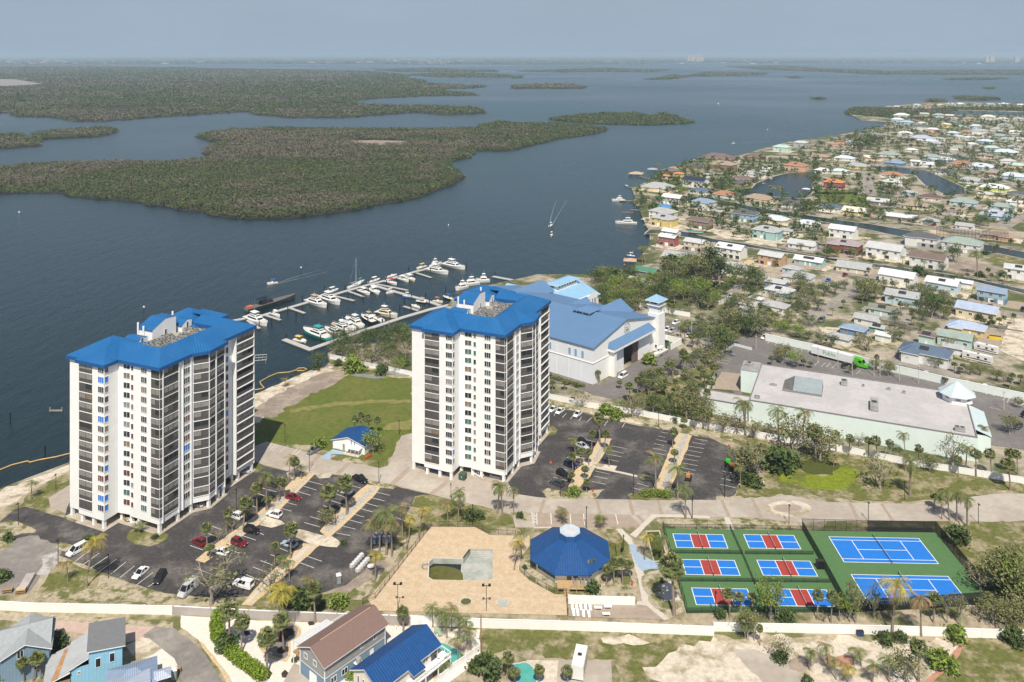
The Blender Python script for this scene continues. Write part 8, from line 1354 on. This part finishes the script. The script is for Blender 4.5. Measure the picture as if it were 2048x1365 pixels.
thing('e',1127,1165,loo,'portable_toilet','grey portable toilet with white roof at the edge of the left lot','portable toilet','portable toilets',R(20)); thing('d',1235,1345,loo,'portable_toilet','grey portable toilet by the street at the bottom edge beside a pallet','portable toilet','portable toilets',R(10)); thing('l',862,295,loo,'portable_toilet','small portable toilet beside the corrugated roofed white house','portable toilet','portable toilets',R(40))
def pallet(b):
    for x in (-.6,-.05,.5): b.box((x,-.5,0),(x+.1,.5,.12),M_wood)
    b.box((-.6,-.5,.12),(.6,.5,.16),M_wood); m = mat('white_wrap',(.60,.60,.61),rough=.5,var=.12,scale=2)
    for k in range(3): b.box((-.52+.02*k,-.44,.161+.25*k),(.52-.02*k,.44,.40+.25*k),m)
k = 0
for r_ in range(2):
    for c_ in range(5):
        x,y = 1232+r_*44+c_*17.5-2,1045+r_*32-c_*19.5; thing('e',x,y,pallet,'wrapped_pallet','white wrapped pallet, number %s from the near end, %s row by the asphalt edge'%(('one','two','three','four','five')[c_],('left','right')[r_]),'pallet','wrapped pallets',R(52))
def appl(b): b.box((-.38,-.38,0),(.38,.38,1.75),mat('wrapped_grey',(.33,.35,.38),rough=.5,var=.15,scale=2)); b.box((-.36,-.40,1.2),(.36,-.38,1.6),mat('wrap_blue',(.10,.16,.35),rough=.5)); b.box((-.33,-.33,1.75),(.33,.33,1.82),M_wframe)
for k in range(8): thing('e',1400+(k%4)*36+(k//4)*12,862-(k//4)*28-(k%4)*2,appl,'wrapped_appliance','wrapped grey appliance under the palms, number %s from left, %s row'%(('one','two','three','four')[k%4],('front','back')[k//4]),'appliance','wrapped appliances',R(-15))
def crate(b):
    for z_ in (0,.45,.9): b.box((-1.1,-.6,z_),(1.1,.6,z_+.08),M_wood)
    for x in (-1.1,-.4,.3,1.02):
        for y in (-.6,.52): b.box((x,y,.08),(x+.08,y+.08,.9),M_wood)
thing('d',1240,1300,crate,'timber_crate','open timber crate standing by the street at the bottom edge','crate',None,R(30)); thing('d',55,730,crate,'timber_crate','brown slatted crate by the left panel wall, left of two','crate','crates by the wall',R(10))
def stack(b):
    crate(b); b.box((-1.05,-.55,.985),(1.05,.55,1.25),mat('pale_boards',(.50,.40,.27),var=.15)); b.box((-1.0,.62,0),(1.0,6.5,.9),mat('clear_sheet',(.40,.36,.34),rough=.4,var=.2))
thing('d',150,735,stack,'timber_stack','stacked crate and sheeted boards by the left panel wall, right of two','timber stack','crates by the wall',R(12))
def loader(b):
    g = mat('loader_green',(.06,.42,.05),rough=.4,var=.1); b.box((-1.0,-.8,.5),(.9,.8,1.2),M_chas); b.box((-.9,-.7,1.2),(.1,.7,2.3),g); b.box((.95,-.9,.2),(1.7,.9,.9),g)
    for x in (-.7,.6):
        for y in (-.85,.85): b.tube([(x,y-.15,.45),(x,y+.15,.45)],.45,M_tyre,10)
    b.tube([(0,-.6,1.6),(1.2,-.6,1.3),(1.5,-.6,.7)],.12,g,5); b.tube([(0,.6,1.6),(1.2,.6,1.3),(1.5,.6,.7)],.12,g,5)
thing('i',1605,650,loader,'compact_loader','bright green compact loader at the edge of the right east lot','loader',None,R(80)); 
def loader2(b):
    o_ = mat('loader_orange',(.50,.20,.06),rough=.5,var=.15); b.box((-1.2,-.8,.4),(1.2,.8,1.1),M_chas); b.box((-.9,-.6,1.1),(.4,.6,1.8),o_); b.tube([(.2,0,1.6),(1.4,0,1.9),(2.0,0,.8)],.14,o_,5)
    for y in (-.75,.75): b.box((-1.3,y-.2,0),(1.3,y+.2,.5),M_tyre)
thing('i',1650,680,loader2,'mini_excavator','dark orange tracked machine beside the bright green loader','excavator',None,R(-60)); thing('i',1265,770,loader2,'mini_excavator','small orange machine on the strip between the east lots','excavator',None,R(70))
def xfmr(b): g = mat('utility_green',(.035,.075,.05),rough=.6,var=.1); b.box((-1,-.9,0),(1,.9,1.7),g); b.face([(-1.05,-.95,1.7),(1.05,-.95,1.7),(1.0,.85,1.95),(-1.0,.85,1.95)],g); b.box((-.6,-.93,.3),(.6,-.9,1.5),mat('utility_green2',(.05,.10,.07),rough=.6)); b.box((-.1,-.95,.9),(.12,-.93,1.2),M_wframe)
thing('c',382,1152,xfmr,'transformer_box','dark green transformer box in the notch of the right tower','transformer',None,TROT)
def pipes(b):
    for k in range(7): b.box((-7+k*.5,-1.2+.38*k,.05),(4+k*.7,-.95+.38*k,.30),M_steel)
thing('b',990,985,pipes,'pipe_stack','stack of long grey steel sections on the lawn by the low white wall','steel stack',None,R(-18)); thing('b',1200,965,pipes,'pipe_stack','second stack of grey steel sections against the low white wall','steel stack',None,R(-20))
def disc(b): b.cyl((0,0),.9,.7,.78,M_wframe,18); b.cyl((0,0),.08,0,.7,M_wframe,6)
thing('e',1372,1055,disc,'round_table','white round table standing right of the wrapped pallets','table')
def kayak(b):
    r = mat('kayak_red',(.55,.03,.02),rough=.35,var=.05); b.tube([(-1.7,0,.3),(-.8,0,.3),(.8,0,.3),(1.7,0,.3)],[.05,.34,.34,.05],r,8)
thing('e',1352,210,kayak,'kayak','red kayak leaning by the small white hut','kayak',None,R(60))
def bin_(b): b.box((-.35,-.35,0),(.35,.35,1.0),mat('bin_blue',(.03,.05,.14),rough=.6)); b.box((-.38,-.38,1.0),(.38,.38,1.08),M_blackmetal)
thing('h',1165,832,bin_,'wheelie_bin','dark wheelie bin against the panel wall in front of the courts, left of two','bin','wheelie bins'); thing('h',1183,832,bin_,'wheelie_bin','blue wheelie bin against the panel wall in front of the courts, right of two','bin','wheelie bins')
def hydr(b): r = MATS['kayak_red']; b.cyl((0,0),.18,0,.75,r,8); b.cyl((0,0),.24,.5,.6,r,8); b.cyl((0,0),.14,.75,.9,r,8)
thing('g',1805,615,hydr,'fire_hydrant','red hydrant right of the palms beside the octagonal clubhouse','hydrant','red hydrants'); thing('i',452,875,hydr,'fire_hydrant','red hydrant on the planted island in the east lots','hydrant','red hydrants'); thing('i',1612,490,hydr,'fire_hydrant','red hydrant on a sand circle at the far corner of the east lots','hydrant','red hydrants')
def skip_(b): b.box((-2.6,-1.1,.1),(2.6,1.1,1.5),mat('skip_yellow',(.62,.45,.02),rough=.5,var=.06)); b.box((-2.4,-.9,1.5),(2.4,.9,1.51),M_chas)
thing('l',1568,960,skip_,'yellow_skip','yellow waste skip beside the caravans','skip',None,R(-25)); 
def bench(b):
    b.box((-.8,-.25,.42),(.8,.2,.47),M_blackmetal); b.box((-.8,.2,.5),(.8,.25,.9),M_blackmetal)
    for x in (-.7,.64): b.box((x,-.2,0),(x+.06,.2,.42),M_blackmetal,skip='tb')
thing('g',1742,395,bench,'bench','dark bench on the grass right of the octagonal clubhouse','bench',None,R(70)); thing('h',118,545,bench,'bench','dark bench left of the pale shuffleboard pad','bench',None,R(90))
def grill(b): b.box((-.5,-.3,0),(.5,.3,.9),M_blackmetal); b.tube([(-.5,0,.95),(.5,0,.95)],.3,M_blackmetal,8)
def adir(b): g = mat('chair_green',(.28,.40,.30),rough=.7); b.box((-.35,-.4,.3),(.35,.3,.36),g); b.face([(-.35,.3,.36),(.35,.3,.36),(.35,.6,1.0),(-.35,.6,1.0)],g); b.box((-.45,-.4,.0),(-.35,.3,.6),g); b.box((.35,-.4,0),(.45,.3,.6),g)
thing('f',1615,365,adir,'garden_chair','pale green garden chair on the patio behind the blue roof, left of two','chair','garden chairs',R(30)); thing('f',1640,385,adir,'garden_chair','pale green garden chair on the patio behind the blue roof, right of two','chair','garden chairs',R(20))
def vball(b): b.box((-.15,-.15,0),(.15,.15,1.0),M_wframe); b.cyl((0,0),.2,1.0,1.15,M_wframe,8)
for z,x,y,lb in (('i',1908,815,'on the grass right of the east lots'),('f',1335,350,'by the round palm bed behind the brown roof')): thing(z,x,y,vball,'post_marker','small white post '+lb,'post','white posts')
def cone(b): o_ = MATS['orange_gear']; b.cyl((0,0),.28,.05,.8,o_,8,.05); b.box((-.35,-.35,0),(.35,.35,.05),o_)
for z,x,y,lb in (('i',92,625,'on the asphalt left of the dark cars by the right tower'),('e',298,600,'beside the white SUV near the left tower'),('h',135,490,'left of the pickleball courts by the path'),('g',1560,665,'right of the clubhouse timber steps')): thing(z,x,y,cone,'traffic_cone','orange cone '+lb,'cone','orange cones')
b = MB(); b.box((-.03,-1.2,2),(.03,.0,2.8),mat('flag_pink',(.6,.2,.3))); b.cyl((0,0),.05,0,2.8,M_wframe,6); X,Y = at('k',385,220,0); o = b.obj('flag'); o.location = (X,Y,0); tag(o,'pinkish flag on a pole at the boathouse off the green roofed barn','flag')
# ---------------------------------------------------------------- mangrove islands (far woods that read as one mass each), far shore, haze
M_mang = mat('mangrove_leaves', (1,1,1), rough=.7, var=.0, tint=True, spec=.2)
GREEN = np.array([(.062,.088,.030),(.078,.102,.034),(.052,.076,.027),(.100,.110,.044)]); BROWN = np.array([(.138,.119,.086),(.152,.132,.102),(.118,.106,.070),(.108,.108,.055)])
def poly_dist(X, Y, poly):
    P = np.array(poly); Q = np.roll(P, -1, 0); d = np.full(X.shape, 1e9); ins = np.zeros(X.shape, bool)
    for a, b in zip(P, Q):
        e = b-a; t = np.clip(((X-a[0])*e[0]+(Y-a[1])*e[1])/max(e@e, 1e-9), 0, 1); d = np.minimum(d, np.hypot(X-a[0]-t*e[0], Y-a[1]-t*e[1]))
        c = (a[1] > Y) != (b[1] > Y); ins ^= c & (X < (b[0]-a[0])*(Y-a[1])/(b[1]-a[1]+1e-12)+a[0])
    return np.where(ins, d, -d)
_wav = [(RNG.uniform(0, 6.28, 2), RNG.normal(size=2)) for _ in range(24)]
def fbm(X, Y, s):
    v = 0
    for k, (ph, dr) in enumerate(_wav): f = 1.32**(k % 12)/s; v = v+np.sin(X*dr[0]*f+ph[0]+1.7*np.sin(Y*dr[1]*f*.8+ph[1]))*np.cos(Y*dr[1]*f+ph[1])/(1+.25*(k % 12))
    return v/3.2
def island(name, label_z, pts, brown=.0, holes=(), dens=1.0, hmax=7.5, kind='stuff', front_green=True, maxn=60000):
    P = ats(label_z, pts, WL) if isinstance(pts[0], tuple) else pts; P = rough_line(P, 2.5, 14); A = np.array(P); x0, y0 = A.min(0); x1, y1 = A.max(0)
    b = MB(); b.fill(P, WL+.25, M_mud); pp = P if sum(P[i][0]*P[(i+1) % len(P)][1]-P[(i+1) % len(P)][0]*P[i][1] for i in range(len(P))) > 0 else P[::-1]; b.prism(pp, WL-.5, WL+.25, M_mud, top=False)
    ymean = (y0+y1)/2; pts_ = []
    bands = np.geomspace(max(y0, 300), y1+1, max(2, int(math.log((y1+1)/max(y0, 300))/.12)+2))
    for ya, yb in zip(bands[:-1], bands[1:]):
        s = max(2.6, ya*.0031)/math.sqrt(dens); n = int((x1-x0)*(yb-ya)/(s*s)); n = min(n, 120000)
        if n < 1: continue
        X, Y = RNG.uniform(x0, x1, n), RNG.uniform(ya, yb, n); d = poly_dist(X, Y, P); k = d > .5
        for h in holes: k &= poly_dist(X, Y, h) < 0
        pts_.append(np.stack([X[k], Y[k], d[k], np.full(k.sum(), s)], 1))
    if pts_: Q = np.concatenate(pts_)
    else: Q = np.zeros((0, 4))
    if len(Q) > maxn: Q = Q[RNG.choice(len(Q), maxn, False)]
    if not len(Q): return b.obj(name)
    X, Y, d, s = Q.T; f1, f2, f3 = fbm(X*.5, Y, 50), fbm(X*.45+500, Y*1.0, 150), fbm(X, Y+900, 14)
    hgt = np.clip(hmax*(.55+.22*f1+.14*f3)*np.clip(d/8+.45, .4, 1), 1.6, 12); g_ = f2/f2.std()+.55*f1/f1.std()+.45*f3/f3.std()+.35*RNG.normal(size=len(X)); isb = g_ > np.where(d < 22, 2.2, .78-1.9*brown)
    m = 11; L_ = LB(); n = len(X); base = np.stack([X, Y, np.zeros(n)], 1)
    col = np.where(isb[:, None], BROWN[RNG.integers(0, 4, n)], GREEN[RNG.integers(0, 4, n)])*RNG.uniform(.9, 1.12, n)[:, None]
    for k in range(m):
        zf = RNG.uniform(.25, 1.0, n) if k else np.ones(n); off = RNG.normal(size=(n, 3))*np.stack([s*.45, s*.45, 0*s], 1); C = base+off; C[:, 2] = WL+hgt*zf; sz = s*.26*RNG.uniform(.7, 1.3, n)
        q = leaf_quads(C, 1.0, 1.5); q = C[:, None, :]+(q-C[:, None, :])*sz[:, None, None]; L_.add(q, col*RNG.uniform(.85, 1.2, n)[:, None])
    tr = RNG.choice(n, n//2, False); w = s[tr]*.03+.06; T = base[tr]+RNG.normal(size=(len(tr), 3))*np.stack([s[tr]*.5]*2+[0*w], 1); top = hgt[tr]*RNG.uniform(.8, 1.12, len(tr)); q = np.stack([T+np.stack([-w, 0*w, 0*w+WL], 1), T+np.stack([w, 0*w, 0*w+WL], 1), T+np.stack([w*.4, 0*w, WL+top], 1), T+np.stack([-w*.4, 0*w, WL+top], 1)], 1); L_.add(q, np.tile(np.array((.17, .15, .125)), (len(tr), 1))*RNG.uniform(.7, 1.3, len(tr))[:, None])
    o = b.obj(name+'_mud'); o['kind'] = 'structure'
    g = bpy.data.objects.new(name, L_.mesh(name, [M_mang])); COL.objects.link(g); g['kind'] = kind; return g
PZ = lambda l_: [(1024+x/2, 80+y/2) for x, y in l_]; OZ = lambda l_: [(x/2, 80+y/2) for x, y in l_]
sandflat = ats('o', [(1390,404),(1500,402),(1640,406),(1600,420),(1480,424),(1420,416)], WL)
island('mangrove', 'x', OZ([(-700,520),(0,512),(100,500),(200,495),(400,490),(600,490),(715,488),(860,466),(812,455),(818,442),(865,412),(800,395),(782,384),(900,362),(1100,354),(1400,358),(1700,358),(1900,354),(1935,340),(2000,325)])+PZ([(0,336),(200,336),(300,344),(385,355),(350,375),(280,385),(180,398),(80,424),(0,445)])+OZ([(1895,446),(1885,470),(1800,490),(1820,522),(1860,548),(1820,582),(1760,600),(1700,630),(1500,660),(1370,688),(1150,714),(1000,718),(850,703),(800,687),(600,662),(450,642),(330,632),(240,612),(0,614),(-700,600)]), .30, [sandflat])
structure('sandflat', sandflat, WL+.32, M_dirt)
island('mangrove', 'p', [(145,318),(200,308),(300,298),(400,293),(490,293),(560,304),(610,292),(640,302),(735,332),(690,337),(560,342),(500,342),(330,338),(180,325)], .08)
island('mangrove', 'o', [(-300,385),(0,380),(60,376),(120,388),(130,378),(200,368),(300,358),(400,352),(470,356),(475,366),(400,388),(200,397),(165,402),(168,423),(100,430),(0,437),(-300,445)], -.1)
chan = ats('o', [(418,270),(500,266),(700,264),(560,277),(430,282)], WL); chan4 = ats('o', [(1180,150),(1290,152),(1310,158),(1200,157)], WL); chan2 = ats('o', [(1105,228),(1160,226),(1168,240),(1150,247),(1100,240)], WL); flat = ats('o', [(-200,156),(60,158),(180,178),(60,188),(-200,190)], WL); laga = ats('o', [(770,108),(1100,110),(1500,115),(1640,120),(1500,126),(1100,122),(800,120)], WL)
island('mangrove', 'o', [(-900,112),(0,108),(400,106),(800,112),(1200,118),(1500,128),(1640,142),(1625,152),(1700,164),(1700,174),(1850,180),(1885,186),(1780,196),(1785,207),(1890,214),(1915,223),(1700,225),(1500,236),(1405,247),(1420,254),(1560,264),(1700,265),(1850,268),(1930,278),(1948,296),(1800,302),(1650,291),(1560,298),(1350,314),(1150,312),(1010,298),(1000,288),(820,298),(600,312),(420,327),(310,328),(200,310),(60,308),(48,296),(0,294),(-900,300)], .12, [chan, chan2, chan4, flat, laga], .8)
for q in ([(1640,141),(1800,130),(2040,141),(2040,151),(1750,150)], [(1500,121),(1700,115),(1980,122),(1990,129),(1600,129)], [(1760,186),(1860,190),(1885,183),(1950,186),(1900,193),(1800,196)]): island('mangrove', 'o', q, .1)
structure('mudflat', flat, WL+.3, mat('pale_mudflat', (.26,.235,.22), var=.1, scale=.02))
for q in ([(0,182),(80,176),(150,175),(240,177),(298,186),(280,193),(0,194)], [(1188,233),(1215,229),(1260,234),(1230,237)], [(1335,285),(1420,272),(1600,275),(1750,282),(1760,300),(1640,318),(1500,312),(1420,306),(1345,298)], [(1655,241),(1700,236),(1742,244),(1720,250),(1660,250)], [(1770,229),(1830,225),(1950,231),(1945,241),(1790,239)],
          [(530,156),(600,149),(640,137),(680,142),(700,149),(600,158)], [(690,144),(780,127),(880,130),(1020,133),(1000,139),(800,144)], [(1098,149),(1130,145),(1162,150),(1130,153)], [(860,106),(1080,102),(1280,114),(1500,124),(1700,121),(2048,120),(2400,122),(2400,138),(2048,138),(1700,137),(1450,136),(1250,126),(1000,118)], [(1722,155),(1850,151),(1992,154),(1900,159),(1750,159)], [(0,144),(40,142),(42,150),(0,153)], [(20,124),(200,118),(380,112),(520,118),(640,118),(560,128),(400,126),(200,128)], [(1885,191),(1930,189),(1925,195),(1890,195)]):
    island('mangrove', 'p', [(x, y+2) for x, y in q], .15, dens=.9)
for q in ([(1050,151),(1300,144),(1560,140),(1800,150),(1700,158),(1300,162),(1080,158)],):
    pass
island('mangrove', 'n', [(1020,205),(1080,190),(1300,172),(1600,168),(2048,176),(2500,180),(2500,210),(2048,200),(1800,196),(1500,192),(1300,200)], -.3, hmax=7)
island('mangrove', 'n', [(418,205),(440,178),(600,168),(800,180),(860,192),(850,240),(815,268),(700,252),(560,238),(440,228)], -.3)
# mainland along the horizon
shore = ats('x', [(-700,130),(0,131),(300,129),(512,128),(800,129),(1024,130),(1300,129),(1344,126),(1600,127),(2048,128),(2700,130)], WL)
sh2 = shore+[(60000, 70000), (-60000, 70000)]
structure('mainland', sh2, WL+.4, mat('mainland_scrub', (.055,.072,.045), rough=.95, var=.35, scale=.0016, col2=(.085,.085,.065), scale2=.0004))
rg = RNG; L_ = LB(); n = 16000
X, Y = rg.uniform(-1, 1, n), np.exp(rg.uniform(math.log(9500), math.log(42000), n)); X = X*Y*.75; k = poly_dist(X, Y, sh2) > 0; X, Y = X[k], Y[k]; n = len(X); s = Y*.0016; C = np.stack([X, Y, WL+rg.uniform(4, 9, n)], 1)
q = leaf_quads(C, 1.0, .2); q = C[:, None]+(q-C[:, None])*np.stack([s*2.2, s, np.full(n, 8.)], 1)[:, None, :]; L_.add(q, GREEN[rg.integers(0, 4, n)]*rg.uniform(.6, 1.1, n)[:, None])
o = bpy.data.objects.new('mainland_woods', L_.mesh('mainland_woods', [M_mang])); COL.objects.link(o); o['kind'] = 'stuff'
M_far = mat('far_white_roofs', (.62,.60,.57), rough=.8, var=.1, scale=.003); M_fartower = mat('far_cream_tower', (.62,.54,.42), rough=.8, var=.05, scale=.01); b = MB()
for k in range(150):
    Yc = math.exp(rg.uniform(math.log(11000), math.log(30000))); uc = rg.choice((rg.uniform(0, 160), rg.uniform(0, 1024), rg.uniform(780, 900), rg.uniform(0, 2048))); Xc = (uc-1024)/FPX*Yc; w = Yc*rg.uniform(.0012, .0045); b.box((Xc-w, Yc, WL), (Xc+w, Yc+w, WL+rg.uniform(6, 11)), M_far, skip='b')
o = b.obj('far_town_roofs'); o['kind'] = 'stuff'
def far_tower(u0, u1, vt, vb, label):
    Yc = FPX*(CAM_H-WL)/(vb-HZ); X0, X1 = (u0-1024)/FPX*Yc, (u1-1024)/FPX*Yc; h = CAM_H-(vt-HZ)/FPX*Yc; T = empty('highrise', ((X0+X1)/2, Yc, WL), 0, label, 'high rise', 'high rises on the horizon'); b = MB(); w = (X1-X0)/2; h -= WL
    b.box((-w, 0, 0), (w, 30, h), M_fartower, skip='b'); b.box((-w*.4, 5, h), (w*.4, 20, h+8), M_fartower, skip='b'); b.obj('wall', T); g = MB()
    for x in (-.55, .05, .6):
        for k in range(int(h/9)): g.face([(w*(x-.18), -.4, 5+k*9), (w*(x+.18), -.4, 5+k*9), (w*(x+.18), -.4, 9+k*9), (w*(x-.18), -.4, 9+k*9)], G_mid)
    g.obj('window', T)
for a in ((1375,1382.5,111.5,123.5,'cream high rise on the far shore, leftmost of the close group of four'), (1383.5,1390.5,111,123.6,'cream high rise on the far shore, second of the close group of four'), (1393,1399,111,123.6,'cream high rise on the far shore, third of the close group of four'), (1400,1407,111.5,123.5,'cream high rise on the far shore, rightmost of the close group of four'), (1972,1980,114,125,'pale high rise at the far right horizon, left one of a touching pair'), (1981,1989,112.5,125.5,'pale high rise at the far right horizon, right one of a touching pair'), (2031,2039,114,125,'lone pale high rise at the far right edge of the horizon')): far_tower(*a)
flush_labels()
# ---------------------------------------------------------------- the air itself
M_haze = bpy.data.materials.new('haze_air'); M_haze.use_nodes = True; N, L = nodes(M_haze); N.remove(N['Principled BSDF']); v = N.new('ShaderNodeVolumePrincipled'); v.inputs['Color'].default_value = (.62, .78, .93, 1); v.inputs['Density'].default_value = 7.5e-5; v.inputs['Anisotropy'].default_value = 0.1; L.new(v.outputs[0], N['Material Output'].inputs['Volume'])
b = MB(); b.box((-95000, -400, WL-3.5), (95000, 95000, 175), M_haze); hz_ = b.obj('haze'); hz_['kind'] = 'stuff'
